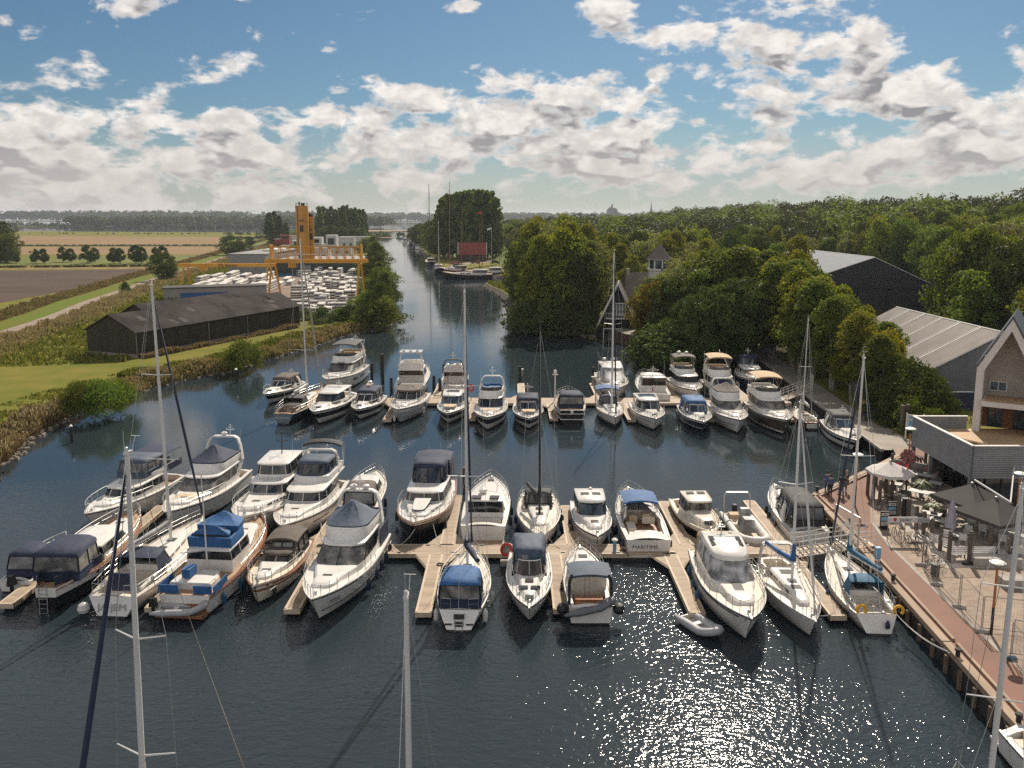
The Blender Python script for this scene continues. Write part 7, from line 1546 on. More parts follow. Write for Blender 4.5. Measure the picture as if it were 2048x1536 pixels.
for i in range(9):
    for j in range(4):
        p=lerp2(qA,(i+.5+sr.uniform(-.2,.2))/9,(j+.5+sr.uniform(-.2,.2))/4); stack(p.x,p.y,sr.uniform(11,20),sr.uniform(1.2,2.2),sr.uniform(.8,3.0),R(98+sr.uniform(-3,3)),gA,lA)
qB=[G(598,632,LZ),G(714,625,LZ),G(712,549,LZ),G(608,549,LZ)]
for i in range(11):
    for j in range(17):
        if sr.random()<.10: continue
        p=lerp2(qB,(i+.5+sr.uniform(-.35,.35))/11,(j+.5+sr.uniform(-.4,.4))/17); stack(p.x,p.y,sr.uniform(3.5,7.5),sr.uniform(1.0,2.0),sr.choice((.7,1.2,1.8,2.4,3.4)),R(sr.choice((97,100,8,95))+sr.uniform(-5,5)),gB,lB)
for x,y in ((560,572),(575,562),(582,568)):
    p=G(x,y,LZ); stack(p.x,p.y,12,1.8,1.4,R(98),'concrete beams beside the yard lane','stack of concrete beams lying beside the bare yard lane')
# cranes
def gantry(name,label,x0,x1,y,zb,truss,h,legdy,text=None):
    e=empty(name,((x0+x1)/2,y,LZ),0,label,'crane'); W_=(x1-x0)/2; z=zb-LZ; mb=MB()
    for s in (-1,1):
        for t in (-1,1): g=MB(); g.bar((s*W_*.97,t*legdy,0),(s*W_*.97,t*legdy*.25,z),.24,.28,4); g.build('leg',['crane_yellow'],e,0)
        g=MB(); g.box((s*W_*.97,0,.35),(.6,legdy*2+1.5,.6)); g.build('bogie',['crane_yellow'],e,0)
    mb.box((0,.9,z+.7),(2*W_+3,.45,.95)); mb.box((0,-.9,z+.7),(2*W_+3,.45,.95)); mb.build('girder',['crane_yellow'],e,0)
    if truss:
        mb=MB(); n=11
        for s in (-1,1):
            mb.bar((-W_,s*.9,z+1.2+h),(W_,s*.9,z+1.2+h),.13,None,4)
            for k in range(n):
                xa=-W_+2*W_*k/n; xb=-W_+2*W_*(k+1)/n; mb.bar((xa,s*.9,z+1.2+h),(xb,s*.9,z+1.2),.09,None,4); mb.bar((xb,s*.9,z+1.2+h),(xb,s*.9,z+1.2),.08,None,4)
        for s in (-1,1): mb.box((s*W_,0,z+1.2+h/2),(.35,2.2,h+1.2))
        mb.build('lattice',['crane_yellow'],e,0)
    mb=MB(); mb.box((W_*-.55,0,z-.4),(1.6,1.6,1.1)); mb.bar((-W_*.55,0,z-.9),(-W_*.55,0,z-4),.06,None,4); mb.build('trolley',['crane_yellow','mast_black'],e,0)
    if text: textmesh('lettering',text,1.5,'pile_dark',e,Matrix.Translation((-W_*.0+.5,-1.17,z+.62))@Matrix.Rotation(R(90),4,'X'))
    return e
xr=G(719,606,LZ); xl=G(549,580,LZ); ym=213
def xat(px,y): return (px-1024)/FOC*(y*_c+(CAMH-8)*_s)
gantry('gantry_crane','yellow gantry crane with lattice girder over the concrete yard',xat(545,ym),xat(724,ym),ym,11.2,True,3.0,6.5)
gantry('gantry_crane','low yellow gantry crane with a lettered box girder, left of the lattice crane',xat(368,258),xat(541,258),258,7.6,False,0,5,'Pit Beton')
# silos
def silo(px,y,r,z0,z1,label):
    x=xat(px,y); e=empty('silo',(x,y,LZ),0,label,'silo'); mb=MB(); mb.lathe((0,0,0),[(r*.15,z0-r*1.3),(r,z0),(r*1.005,z0+.2),(r,z1),(r*.96,z1+.25)],18); mb.build('tank',['silo_yellow'],e,30)
    for k in range(4): a=PI/4+PI/2*k; g=MB(); g.bar((r*.8*math.cos(a),r*.8*math.sin(a),0),(r*.8*math.cos(a),r*.8*math.sin(a),z0+.4),.22,None,5); g.build('leg',['crane_yellow'],e)
    g=MB(); 
    for i in range(14): a=2*PI*i/14; g.bar((r*.93*math.cos(a),r*.93*math.sin(a),z1+.2),(r*.93*math.cos(a),r*.93*math.sin(a),z1+1.2),.06,None,4)
    P=[(r*.93*math.cos(2*PI*i/14),r*.93*math.sin(2*PI*i/14),z1+1.2) for i in range(15)]; g.tube(P,.06,4); g.box((r*.2,0,z1+.7),(1.2,1.2,1.1)); g.box((-r*.4,.3,z1+.9),(.5,.5,1.6)); g.build('top_railing',['pile_dark'],e)
    g=MB(); g.box((.3,-r-.1,z0+(z1-z0)*.55),(1.3,.25,2.4)); g.box((.5,-r-.5,z0+(z1-z0)*.72),(2.4,1.2,.15)); g.bar((-r*.5,-r*.9,0),(-r*.5,-r*.9,z1),.12,None,4); g.build('ladder_cage',['dark_and_gap_shade'],e); return e
silo(607,330,2.45,7,25.6,'tall yellow silo with railed top standing behind the concrete yard'); silo(623.5,334,1.15,5,21.5,'slimmer yellow silo beside the tall one')
# production halls
def hall(x0,x1,y,dp,zt,label,wm,rm,par='trim_white'):
    e=empty('factory_hall',((x0+x1)/2,y,LZ),0,label,'building'); h=zt-LZ; mb=MB(); mb.box((0,dp/2,h/2),(x1-x0,dp,h)); mb.build('wall',[wm],e,0); mb=MB(); mb.box((0,dp/2,h+.15),(x1-x0+.4,dp+.4,.28)); mb.build('roof',[rm],e,0); return e
y1=322; e=hall(xat(456,y1),xat(530,y1),y1,55,8.6,'light grey flat roofed factory hall behind the lettered crane','hall_grey','hall_roof'); mb=MB(); mb.box((3,30,8.2),(6,18,1.0)); mb.build('roof_light',['trim_white'],e,0)
y2=318; e=hall(xat(533,y2)+.6,xat(714,y2),y2,38,6.2,'long dark green factory hall with pale roof edge behind the concrete stacks','hall_dark','hall_roof'); w_=xat(714,y2)-xat(533,y2)
mb=MB(); mb.box((0,-.12,5.1),(w_,.2,.35)); mb.box((0,-.35,7.9),(w_*.98,.4,.25)); mb.build('eaves_band',['trim_white'],e,0); mb=MB(); mb.box((-.08*w_,-.1,1.9),(4,.15,3.8)); mb.build('roller_door',['hall_roof'],e,0); mb=MB(); mb.box((-w_*.22,-4,.5),(16,1.0,1.0)); o=mb.build('pipe_bundle',['canvas_teal']); o.location=((xat(533,y2)+xat(714,y2))/2,y2,LZ); tag(o,'blue grey pipes lying along the foot of the dark green hall','pipes')
mb=MB(); q=G(625,632,LZ); mb.loft([[(0,0,.9),(0,.5,.9)],[(2,-.8,.8),(2,1.3,.8)],[(9,-.8,.8),(9,1.3,.8)]],False); mb.box((5.2,.25,.4),(8.4,1.8,.75),0,0,1.15); o=mb.build('upturned_boat',['gel_white']); o.location=(q.x,q.y,LZ); tag(o,'white boat hull lying ashore at the near edge of the concrete yard','boat')
# modern white houses beyond the yard
def wh(px,y,w,d_,h,label,m='house_white',up=None):
    x=xat(px,y); e=empty('modern_house',(x,y,LZ),R(4),label,'house'); mb=MB(); mb.box((0,0,h/2),(w,d_,h)); 
    if up: mb.box((up[0],0,h+up[2]/2),(up[1],d_*.8,up[2]))
    mb.build('wall',[m],e,0); mb=MB(); mb.box((0,0,h+.12),(w+.3,d_+.3,.2)); mb.build('roof',['hall_roof'],e,0)
    for k in range(max(2,int(w/4))): g=MB(); g.box((-w/2+(k+.5)*w/max(2,int(w/4)),-d_/2-.04,h*.55),(1.5,.1,1.7)); g.build('window',['glass_dark'],e,0)
    if up: g=MB(); g.box((up[0],-d_*.4-.04,h+up[2]*.5),(up[1]*.6,.1,up[2]*.5)); g.build('window',['glass_dark'],e,0)
wh(586,480,13,10,5.5,'white cubic house just left of the tall yellow silo',up=(3,6,3)); wh(566,520,9,9,8,'red brick fronted cubic house left of the white houses','roof_red',(2,5,2.5)); wh(644,470,13,10,6.5,'white cubic house right of the slimmer silo',up=(-3,7,4)); wh(676,455,15,10,5.5,'white house with a tower block in the middle of the row',up=(-3,5.5,6.5)); wh(690,520,12,10,9,'set back white house at the right of the row'); wh(714,560,22,12,8.5,'long white house block right of the poplars'); wh(640,400,9,9,7,'plain white block in front of the cubic houses'); wh(600,560,16,9,9,'rear white house half hidden by the tall silo')
# field fence along the bank path
mb=MB()
for k in range(14):
    a=G(52,667,LZ).lerp(G(158,655,LZ),k/13); p=MB(); p.bar((0,0,0),(0,0,1.25),.07,None,5); o=p.build('fence_post',['pile_wood'],None); o.location=(a.x,a.y,LZ); tag(o,'short wooden field fence post left of the long black barn','post','field fence posts left of the barn')
# quay of the side harbour: red roofed shed, cars, barges
y3=416; xa,xb=xat(917,y3),xat(972,y3)
e=empty('boat_shed',((xa+xb)/2,y3,LZ),R(2),'dark boat shed with steep red roof below the big poplars','building'); w_=(xb-xa); mb=MB(); mb.box((0,3.5,1.8),(w_,7,3.6)); mb.poly([(-w_/2,0,3.6),(-w_/2,7,3.6),(-w_/2,3.5,9)]); mb.poly([(w_/2,0,3.6),(w_/2,7,3.6),(w_/2,3.5,9)]); mb.build('wall',['barn_wall'],e,0)
mb=MB(); mb.add([(-w_/2-.3,-.4,3.3),(w_/2+.3,-.4,3.3),(w_/2+.3,3.5,9.1),(-w_/2-.3,3.5,9.1),(-w_/2-.3,7.4,3.3),(w_/2+.3,7.4,3.3)],[(0,1,2,3),(3,2,5,4)]); mb.build('roof',['roof_red'],e,0); mb=MB()
for s in (-1,1): mb.bar((s*(w_/2+.3),-.4,3.3),(s*(w_/2+.3),3.5,9.15),.16,None,4)
mb.build('bargeboard',['trim_white'],e,0); mb=MB(); 
for k in range(6): mb.box((-w_/2+1.2+k*(w_-2.4)/5,-.06,1.7),(1.1,.1,1.5))
mb.build('window',['glass_blue'],e,0)
def car(px,py,rz,m,label,van=False):
    q=G(px,py,LZ); e=empty('parked_car',(q.x,q.y,LZ),rz,label,'car'); H_=1.5 if not van else 2.1; mb=MB()
    pr=[(-2.1,.35),(-2.1,.85),(-1.5,.92),(-1.0,H_),(.6,H_),(1.15,.95),(2.05,.8),(2.1,.35)]
    mb.loft([[(x,-.85,z) for x,z in pr],[(x,.85,z) for x,z in pr]],False); mb.poly([(x,-.85,z) for x,z in pr]); mb.poly([(x,.85,z) for x,z in pr][::-1]); mb.build('body',[m],e,0)
    g=MB(); 
    for s in (-1,1): g.add([(-1.3,s*.86,.95),(-.95,s*.86,H_-.08),(.55,s*.86,H_-.08),(.95,s*.86,.95)],[(0,1,2,3)])
    g.add([(1.17,-.75,.98),(1.17,.75,.98),(.66,.7,H_-.06),(.66,-.7,H_-.06)],[(0,1,2,3)]); g.build('window',['glass_dark'],e,0)
    for x in (-1.3,1.3):
        for s in (-1,1): w=MB(); w.tube([(x,s*.72,.33),(x,s*.9,.33)],.33,10); w.build('wheel',['rubber_black'],e)
car(998,511,R(60),'gel_white','white parked car on the lane right of the red roofed shed'); car(990,527,R(10),'hull_black','black parked car beside the side harbour'); car(951,527,R(170),'hull_red','dark red parked car in front of the red roofed shed'); car(947,521,R(175),'gel_white','white van in front of the red roofed shed',True)
flat('track',pp((1000,500),(1020,503),(1012,520),(930,530),(925,526),(990,515)),LZ+.02,'track'); 
mb=MB(); mb.add([(28,380,1),(70,360,1),(110,560,1),(10,570,1),(36,440,7),(70,420,7),(90,540,7),(30,548,7)],[(0,1,5,4),(1,2,6,5),(2,3,7,6),(3,0,4,7),(4,5,6,7)]) 
o=mb.build('grass_dike',['grass_dike'],None,0); o['kind']='structure'; o.location=(-34,10,0)
def barge(px,py,rz,L,B,label,cols,mast=0,house_=True,hm='gel_white',mm='wood_varnish',sail=None):
    q=G(px,py,0); c=Boat(); c.L,c.B,c.zs,c.zb=L,B,1.4,2.0; c.label=label; c.root=empty('barge',(q.x,q.y,0),rz,label,'barge'); c.root.scale=(1,1.1,1.4); hull(c,'barge',cols,ws=.7,tm=.5,p=3,q=.7,flare=.25,rake=.05,dip=.3,deck='cushion_tan',cam=.15)
    if house_: house(c,L*.1,L*.38,B*.36,c.deckz(.2),.5,.7,.1,.1,.3,'glass_dark',hm,None,(2,5,8,10)); trunk(c,L*.4,L*.8,B*.3,B*.22,c.deckz(.5),.6,.6,hm,False,3)
    rubrail(c,'gel_white',.92,.07)
    if mast:
        mb=MB(); mb.bar((L*.6,0,1.6),(L*.58,0,mast),.17,.09,6); mb.build('mast',[mm],c.root); mb=MB(); mb.bar((L*.6,0,2.4),(L*.2,0,3.2),.11,None,5); mb.bar((L*.6,0,1.9),(L*1.0,0,2.0),.05,None,4)
        for s in (-1,1): mb.bar((L*.55,s*B*.45,1.4),(L*.58,0,mast*.95),.025,None,3)
        mb.bar((L*.99,0,1.9),(L*.58,0,mast*.95),.025,None,3); mb.build('rigging',['pile_dark'],c.root)
        if sail: mb=MB(); mb.tube([(L*.58,0,3.0),(L*.4,0,3.25),(L*.22,0,3.4)],[.25,.3,.15],7); mb.build('sail_cover',[sail],c.root)
    return c
barge(985,558,R(176),19,4.6,'long dark barge with white deckhouse windows moored across the side harbour',('hull_black',),19,hm='gel_white'); barge(1012,553,R(178),17,4.2,'dark barge half hidden behind the waterside trees',('hull_black',),15); barge(935,549,R(150),14,4,'maroon sailing barge with tall mast in the side harbour',('hull_red','hull_black'),26,mm='wood_varnish',sail='roof_red'); barge(918,545,R(112),11,3.6,'small dark boat at the corner of the side harbour',('hull_navy',),0)
barge(876,545,R(-82),13,4,'dark barge with white cabin front at the canal corner',('hull_black',),15,mm='alu'); barge(863,532,R(100),15,4.2,'dark barge with tall black mast behind the corner barge',('hull_black',),27,mm='mast_black'); barge(838,499,R(100),13,4,'small white and black boat along the far canal bank',('gel_white','hull_black'),12); barge(822,491,R(100),13,4,'dark boat along the far canal bank by the bend',('hull_navy',),0); barge(810,486,R(100),14,4,'white boat at the far bend of the canal',('gel_white',),16,mm='alu'); barge(815,480,R(100),14,4,'grey masted boat furthest along the canal',('gel_grey',),22,mm='alu')
def flagpole(px,py,h,label,m,cols=None):
    q=G(px,py,LZ); e=empty('flag_pole',(q.x,q.y,LZ),0,label,'flag pole'); mb=MB(); mb.bar((0,0,0),(0,0,h),.14,.08,6); mb.build('pole',[m],e)
    if cols: mb=MB(); mb.poly([(0,0,h),(-2.0,.3,h-.4),(-1.9,.3,h-1.3),(0,0,h-.8)]); mb.build('flag',[cols],e,0)
flagpole(965,532,24,'varnished mast with a red pennant before the red roofed shed','wood_varnish','flag_red'); flagpole(983,534,17,'grey pole with a pale flag right of the red roofed shed','alu','flag_white'); flagpole(999,536,14,'dark pole beside the waterside trees','pile_wood'); flagpole(941,532,15,'slim pole before the red roofed shed','pile_wood')
# sailing boat on the far lake, islands' cabins, church and dome on the horizon
q=G(808,455,0); e=empty('sailing_boat',(q.x,q.y,0),R(20),'small white sailing boat under sail on the far lake','sailing boat'); mb=MB(); mb.loft([[(-5,-.8,.9),(-5,.8,.9)],[(0,-1.5,.9),(0,1.5,.9)],[(5,0,1.1),(5,.01,1.1)]],False); mb.box((0,0,.45),(9,1.6,.9)); mb.build('hull',['gel_white'],e); mb=MB(); mb.poly([(1,0,2),(-4.5,.6,2),(1,0,16)]); mb.poly([(5,0,1.5),(1.3,.5,2),(1.1,0,15)]); mb.build('sail',['flag_white'],e,0)
def far_building(px,y,w,h,label,name,cat,cap):
    x=xat(px,y); e=empty(name,(x,y,.6),0,label,cat); mb=MB(); mb.box((0,0,h/2),(w,w,h)); mb.build('wall',['dark_and_gap_shade'],e,0); mb=MB(); mb.lathe((0,0,h),cap,12); mb.build('roof',['hall_dark'],e,40)
far_building(1224,3300,42,34,'distant domed church tower on the wooded horizon','church','church',[(19,0),(22,4),(20,12),(12,20),(4,24),(3,30),(.2,34)]); far_building(1302,3300,7,34,'slender distant church spire on the wooded horizon','church','church',[(5,0),(4,12),(2,22),(.3,44)])
mb=MB(); mb.box((-60,0,12),(120,14,24)); o=mb.build('church_nave',['hall_dark']); o.location=(xat(1216,3310),3312,.6); tag(o,'low dark church nave left of the distant dome','building')
# ---------------------------------------------------------------- trees
def leafmat(name,c1,c2,trans=.55,tc=(1.5,1.35,.5)):
    m,nt,N,K,B=nt_new(name); M[name]=m
    g=N.new('ShaderNodeNewGeometry'); oi=N.new('ShaderNodeObjectInfo'); cr=N.new('ShaderNodeMix'); cr.data_type='RGBA'
    cr.inputs[6].default_value=(*c1,1); cr.inputs[7].default_value=(*c2,1); K.new(g.outputs['Random Per Island'],cr.inputs[0])
    hs=N.new('ShaderNodeHueSaturation'); K.new(cr.outputs[2],hs.inputs['Color']); mr=N.new('ShaderNodeMapRange'); mr.inputs[3].default_value=.485; mr.inputs[4].default_value=.525; K.new(oi.outputs['Random'],mr.inputs[0]); K.new(mr.outputs[0],hs.inputs['Hue'])
    mv=N.new('ShaderNodeMapRange'); mv.inputs[3].default_value=.75; mv.inputs[4].default_value=1.3; K.new(oi.outputs['Random'],mv.inputs[0]); K.new(mv.outputs[0],hs.inputs['Value'])
    t=N.new('ShaderNodeBsdfTranslucent'); mx=N.new('ShaderNodeMixShader'); mx.inputs[0].default_value=trans*.75
    K.new(hs.outputs[0],B.inputs['Base Color']); B.inputs['Roughness'].default_value=.6; B.inputs['Specular IOR Level'].default_value=.07
    tm=N.new('ShaderNodeMix'); tm.data_type='RGBA'; tm.blend_type='MULTIPLY'; tm.inputs[0].default_value=1; K.new(hs.outputs[0],tm.inputs[6]); tm.inputs[7].default_value=(*tc,1); K.new(tm.outputs[2],t.inputs[0])
    K.new(B.outputs[0],mx.inputs[1]); K.new(t.outputs[0],mx.inputs[2]); K.new(mx.outputs[0],N['Material Output'].inputs[0])
leafmat('leaf_mid',(.065,.10,.018),(.150,.185,.036)); leafmat('leaf_dark',(.040,.064,.016),(.088,.112,.026),.35); leafmat('leaf_yellow',(.11,.14,.018),(.215,.22,.030)); leafmat('leaf_silver',(0.104,0.122,0.055),(0.207,0.220,0.110)); leafmat('leaf_autumn',(0.122,0.116,0.020),(0.220,0.171,0.027)); leafmat('leaf_far',(.042,.060,.024),(.078,.098,.036),.3)
leafmat('reed_gold',(.17,.125,.055),(.31,.235,.12),.35,(1.05,1,.8)); leafmat('reed_green',(.075,.105,.018),(.19,.165,.04),.45,(1.15,1.1,.6)); leafmat('reed_pale',(.27,.21,.11),(.40,.33,.20),.35,(1.05,1,.85))
mat('bark',(.10,.08,.06),.9,var=.4,scale=6,stretch=(2,2,.3)); mat('bark_pale',(.26,.23,.19),.85,var=.4,scale=6,stretch=(2,2,.3))
def quads(name,C,S,m,par=None,nrm=None,rg=None,aspect=1.0,up=None):
    n=len(C); rg=rg or np.random.default_rng(1)
    a=rg.normal(size=(n,3)); 
    if nrm is not None: a=a*.75+nrm*1.0
    a/=np.linalg.norm(a,axis=1)[:,None]; b=rg.normal(size=(n,3)) if up is None else np.tile(np.array(up,float),(n,1))+rg.normal(size=(n,3))*.25
    u=np.cross(a,b); u/=np.linalg.norm(u,axis=1)[:,None]; v=np.cross(u,a)
    S=S[:,None]; V=np.stack([C-u*S*.5,C-v*S*.8*aspect*.5,C+u*S*.5,C+v*S*.8*aspect],1).reshape(-1,3)
    me=bpy.data.meshes.new(name); me.vertices.add(4*n); me.vertices.foreach_set('co',V.astype(np.float32).ravel()); me.loops.add(4*n); me.loops.foreach_set('vertex_index',np.arange(4*n,dtype=np.int32)); me.polygons.add(n); me.polygons.foreach_set('loop_start',np.arange(0,4*n,4,dtype=np.int32)); me.polygons.foreach_set('loop_total',np.full(n,4,dtype=np.int32)) if False else None
    me.update(calc_edges=True); me.validate(); me.materials.append(M[m]); o=bpy.data.objects.new(name,me); COL.objects.link(o)
    if par is not None: o.parent=par
    return o
def crown_pts(rg,H,Wd,z0,shape,nc,nl,leaf,rough=.28):
    "leaf clumps over an uneven envelope; unit heights in metres"
    P=[];NN=[];S=[]
    ph=rg.uniform(0,6.28,6)
    for k in range(nc):
        h=rg.beta(1.15,1.15) if shape!='cone' else rg.beta(1,1.5)
        if shape=='round': r=math.sqrt(max(0,1-(2*h-1)**2))**.75
        elif shape=='tall': r=(math.sin(PI*min(1,h*.93+.07))**.55)*(1-.25*h)
        elif shape=='cone': r=(1-h)**.75*.95+.06
        elif shape=='wide': r=(1-h**2.2)**.6
        else: r=math.sin(PI*(h*.82+.18))**.7
        a=rg.uniform(0,2*PI); lump=1+rough*(math.sin(3*a+ph[0]+5*h)+.7*math.sin(5*a+ph[1]-7*h)+.5*math.sin(2*a+ph[2]+11*h))*.5
        f=rg.uniform(.45,1)**.5
        c=np.array([math.cos(a)*r*f*lump*Wd/2,math.sin(a)*r*f*lump*Wd/2,z0+h*(H-z0)])
        cr=Wd*rg.uniform(.085,.15)+.25
        m=int(nl/nc); q=rg.normal(size=(m,3)); q/=np.linalg.norm(q,axis=1)[:,None]; q*=rg.uniform(.35,1,(m,1))**.5
        q2=q*np.array([1,1,.72])*cr
        P.append(c+q2); nn=q*.7+np.array([math.cos(a),math.sin(a),.55])*.6; NN.append(nn); S.append(rg.uniform(.6,1.25,m)*leaf)
    return np.concatenate(P),np.concatenate(NN),np.concatenate(S)
PROTO={}
def tree_proto(key,shape,H,Wd,z0,nc,nl,leaf,m,bark='bark',seed=0,rough=.5,stems=1):
    rg=np.random.default_rng(seed+11); rr=random.Random(seed)
    e=empty('tree',(0,0,0)); t=MB()
    for k in range(stems):
        ox,oy=(rr.uniform(-.5,.5),rr.uniform(-.5,.5)) if stems>1 else (0,0)
        r0=.014*H+.06; P=[(ox*.3,oy*.3,-.3)]+[(ox*(.3+i*.35)+rr.uniform(-.12,.12)*i*.5,oy*(.3+i*.35)+rr.uniform(-.12,.12)*i*.5,H*.88*i/5) for i in range(1,6)]
        t.tube(P,[r0*1.25,r0,r0*.8,r0*.6,r0*.4,r0*.1],6)
        for j in range(5):
            a=rr.uniform(0,6.28); i=rr.randint(1,4); b0=Vector(P[i]); l=Wd*rr.uniform(.25,.42); t.tube([b0,b0+Vector((math.cos(a)*l*.5,math.sin(a)*l*.5,l*.35)),b0+Vector((math.cos(a)*l,math.sin(a)*l,l*.8))],[r0*.4,r0*.25,r0*.06],5)
    t.build('trunk',[bark],e,60)
    C,Nn,S=crown_pts(rg,H,Wd,z0,shape,nc,nl,leaf,rough); quads('crown',C,S,m,e,Nn,rg)
    PROTO[key]=e; return e
D=1.0
tree_proto('round_mid','round',13,9,1.2,150,9500,.36,'leaf_mid',seed=1); tree_proto('round_dark','round',13,9,1.0,150,9500,.36,'leaf_dark',seed=2); tree_proto('yellow','tall',13,8,1.4,140,9000,.35,'leaf_yellow',seed=3)
tree_proto('tall_mid','tall',15,7.5,1.2,140,9000,.35,'leaf_mid',seed=4); tree_proto('silver','round',12,9,1.0,140,9000,.35,'leaf_silver',seed=5); tree_proto('autumn','round',11,8,1.0,130,8500,.34,'leaf_autumn',seed=6); tree_proto('cone_dark','cone',12,7,.5,120,8000,.34,'leaf_dark',seed=7)
tree_proto('stem_mid','tall',12,5.5,2.6,120,8500,.27,'leaf_yellow','bark_pale',seed=8,stems=3); tree_proto('poplar','tall',30,9.5,2.0,150,6000,.8,'leaf_mid',seed=9,rough=.4); tree_proto('poplar_dark','tall',30,9,2.0,150,5600,.8,'leaf_dark',seed=10,rough=.4)
tree_proto('bush','wide',4,6.5,.0,80,5200,.25,'leaf_mid',seed=11); tree_proto('bush_dark','wide',4,6.5,.0,80,5200,.25,'leaf_dark',seed=12); tree_proto('field_tree','egg',8,6,1.2,70,3200,.45,'leaf_dark',seed=13); tree_proto('shrub_near','wide',3.4,6.5,.0,120,9000,.17,'leaf_mid',seed=14)
tree_proto('stem_dark','tall',12,5.5,2.2,120,8500,.27,'leaf_mid','bark_pale',seed=15,stems=3)
USED=set()
DESC={'round_mid':'broad green tree','round_dark':'dark broad tree','yellow':'yellow green tree','tall_mid':'tall green tree','silver':'pale silvery tree','autumn':'yellowing tree','cone_dark':'dark pointed tree','stem_mid':'slim yellow green tree','stem_dark':'slim green tree','poplar':'tall green poplar','poplar_dark':'tall dark poplar','bush':'green bush','bush_dark':'dark bush','field_tree':'small round field tree','shrub_near':'dense dark shrub'}
NM={'poplar':'poplar_tree','poplar_dark':'poplar_tree','bush':'bush','bush_dark':'bush','shrub_near':'bush'}
tr=random.Random(21)
def tree(key,x,y,z,h,where,group=None,w=1.0,cat='tree'):
    p=PROTO[key]; hp={'round_mid':13,'round_dark':13,'yellow':13,'tall_mid':15,'silver':12,'autumn':11,'cone_dark':12,'stem_mid':12,'stem_dark':12,'poplar':30,'poplar_dark':30,'bush':4,'bush_dark':4,'field_tree':8,'shrub_near':3.4}[key]
    s=h/hp; lab=DESC[key]+' '+where; cat='bush' if 'bush' in key or 'shrub' in key else 'tree'
    if key not in USED:
        USED.add(key); o=p; o.location=(x,y,z); o.rotation_euler=(0,0,tr.uniform(0,6.28)); o.scale=(s*w,s*w,s); o.name=NM.get(key,'tree')
    else: o=dup(p,(x,y,z),tr.uniform(0,6.28),None,None,(s*w*tr.uniform(.85,1.15),s*w*tr.uniform(.85,1.15),s))
    tag(o,lab,cat,group or (DESC[key]+'s '+where)); return o
def ptree(key,px,py,ptop,where,w=1.0,z=LZ,group=None):
    "tree by base pixel and crown top pixel"
    q=G(px,py,z); dist=q.y; sc=FOC/(q.y*_c+(CAMH-z)*_s)
    h=(CAMH-z)-(ptop-432)*.985/sc
    return tree(key,q.x,q.y,z,h,where,group,w)
# waterside group left of the A frame boathouse
wk='in the waterside clump left of the A frame boathouse'
for k,px,py,pt,w in (('tall_mid',1062,650,496,.75),('yellow',1082,653,474,.8),('tall_mid',1106,655,486,.8),('yellow',1124,656,462,.85),('tall_mid',1146,658,470,.8),('round_dark',1164,660,508,.75),('tall_mid',1176,656,490,.7),('round_dark',1048,630,486,.75),('yellow',1066,612,446,.85),('tall_mid',1088,618,462,.8),('silver',1108,614,452,.85),('yellow',1134,622,448,.8),('tall_mid',1158,628,470,.8),('stem_dark',1180,632,486,.9),('tall_mid',1056,590,462,.8),('yellow',1076,588,438,.85),('tall_mid',1102,590,446,.85),('yellow',1128,588,434,.85),('tall_mid',1150,594,446,.8),('yellow',1172,596,452,.8),('silver',1046,602,484,.65),('bush_dark',1060,656,606,1.3),('bush_dark',1100,661,614,1.3),('bush_dark',1140,663,618,1.3),('bush_dark',1166,665,626,1.0),('bush_dark',1046,648,610,1.0)): ptree(k,px,py,pt,wk,w)
wk='between the boathouse and the rusty sheet piling'
for k,px,py,pt,w in (('autumn',1300,694,566,.8),('round_dark',1312,690,562,.8),('round_mid',1306,672,556,.9),('round_dark',1342,700,562,1.0),('silver',1372,690,520,.9),('tall_mid',1332,668,560,.9),('round_mid',1288,668,592,.6),('tall_mid',1290,610,528,.6),('tall_mid',1348,640,520,.7)): ptree(k,px,py,pt,wk,w)
wk='on the bank behind the rear boats'
for k,px,py,pt,w in (('bush_dark',1340,722,648,1.2),('round_dark',1375,720,600,.9),('round_dark',1410,728,580,.9),('tall_mid',1395,700,530,1.0),('round_dark',1440,726,575,.9),('round_mid',1430,690,500,1.1),('tall_mid',1465,700,485,1.1),('round_dark',1478,722,560,.9),('yellow',1500,690,505,1.0),('cone_dark',1450,705,545,.9),('autumn',1412,722,640,.7),('silver',1400,670,500,1.0)): ptree(k,px,py,pt,wk,w)
wk='in the row along the path under the trees'
row=[(39.9,146,16.5,'tall_mid'),(42,140,16,'stem_dark'),(41.4,134,15,'stem_mid'),(43,129,15,'stem_dark'),(41.6,124,14.2,'stem_mid'),(43.4,119.5,13.2,'stem_mid'),(41.2,115,13,'stem_dark'),(43,111,11.4,'stem_mid'),(41.0,107,11.6,'stem_dark'),(42.8,103.5,10.2,'stem_mid'),(41.0,100,10.4,'stem_mid'),(43.2,97,8.9,'autumn'),(41.3,94,8.6,'stem_dark'),(45,101,9.2,'stem_dark'),(45.5,109,10.2,'yellow'),(46,118,12,'yellow'),(46,128,14.5,'tall_mid'),(46,137,16,'yellow'),(44.5,93.5,6,'stem_mid'),(40.6,118,12.8,'stem_mid'),(40.4,130,14.5,'stem_dark'),(44.6,114,11.2,'stem_dark')]
for x,y,h,k in row: tree(k,x,y,LZ,h,wk,None,1.15 if 'stem' in k else .75)
for x,y,h in ((41.0,90,4.5),(42.2,87.5,4),(43.5,90.8,6),(41.6,85.5,3.2),(44,86.5,4.2),(43.6,88,5.0),(42.5,83.5,2.6)): tree('bush_dark' if h>4 else 'bush',x,y,LZ,h,'in the thicket before the grey corrugated shed',None,.75)
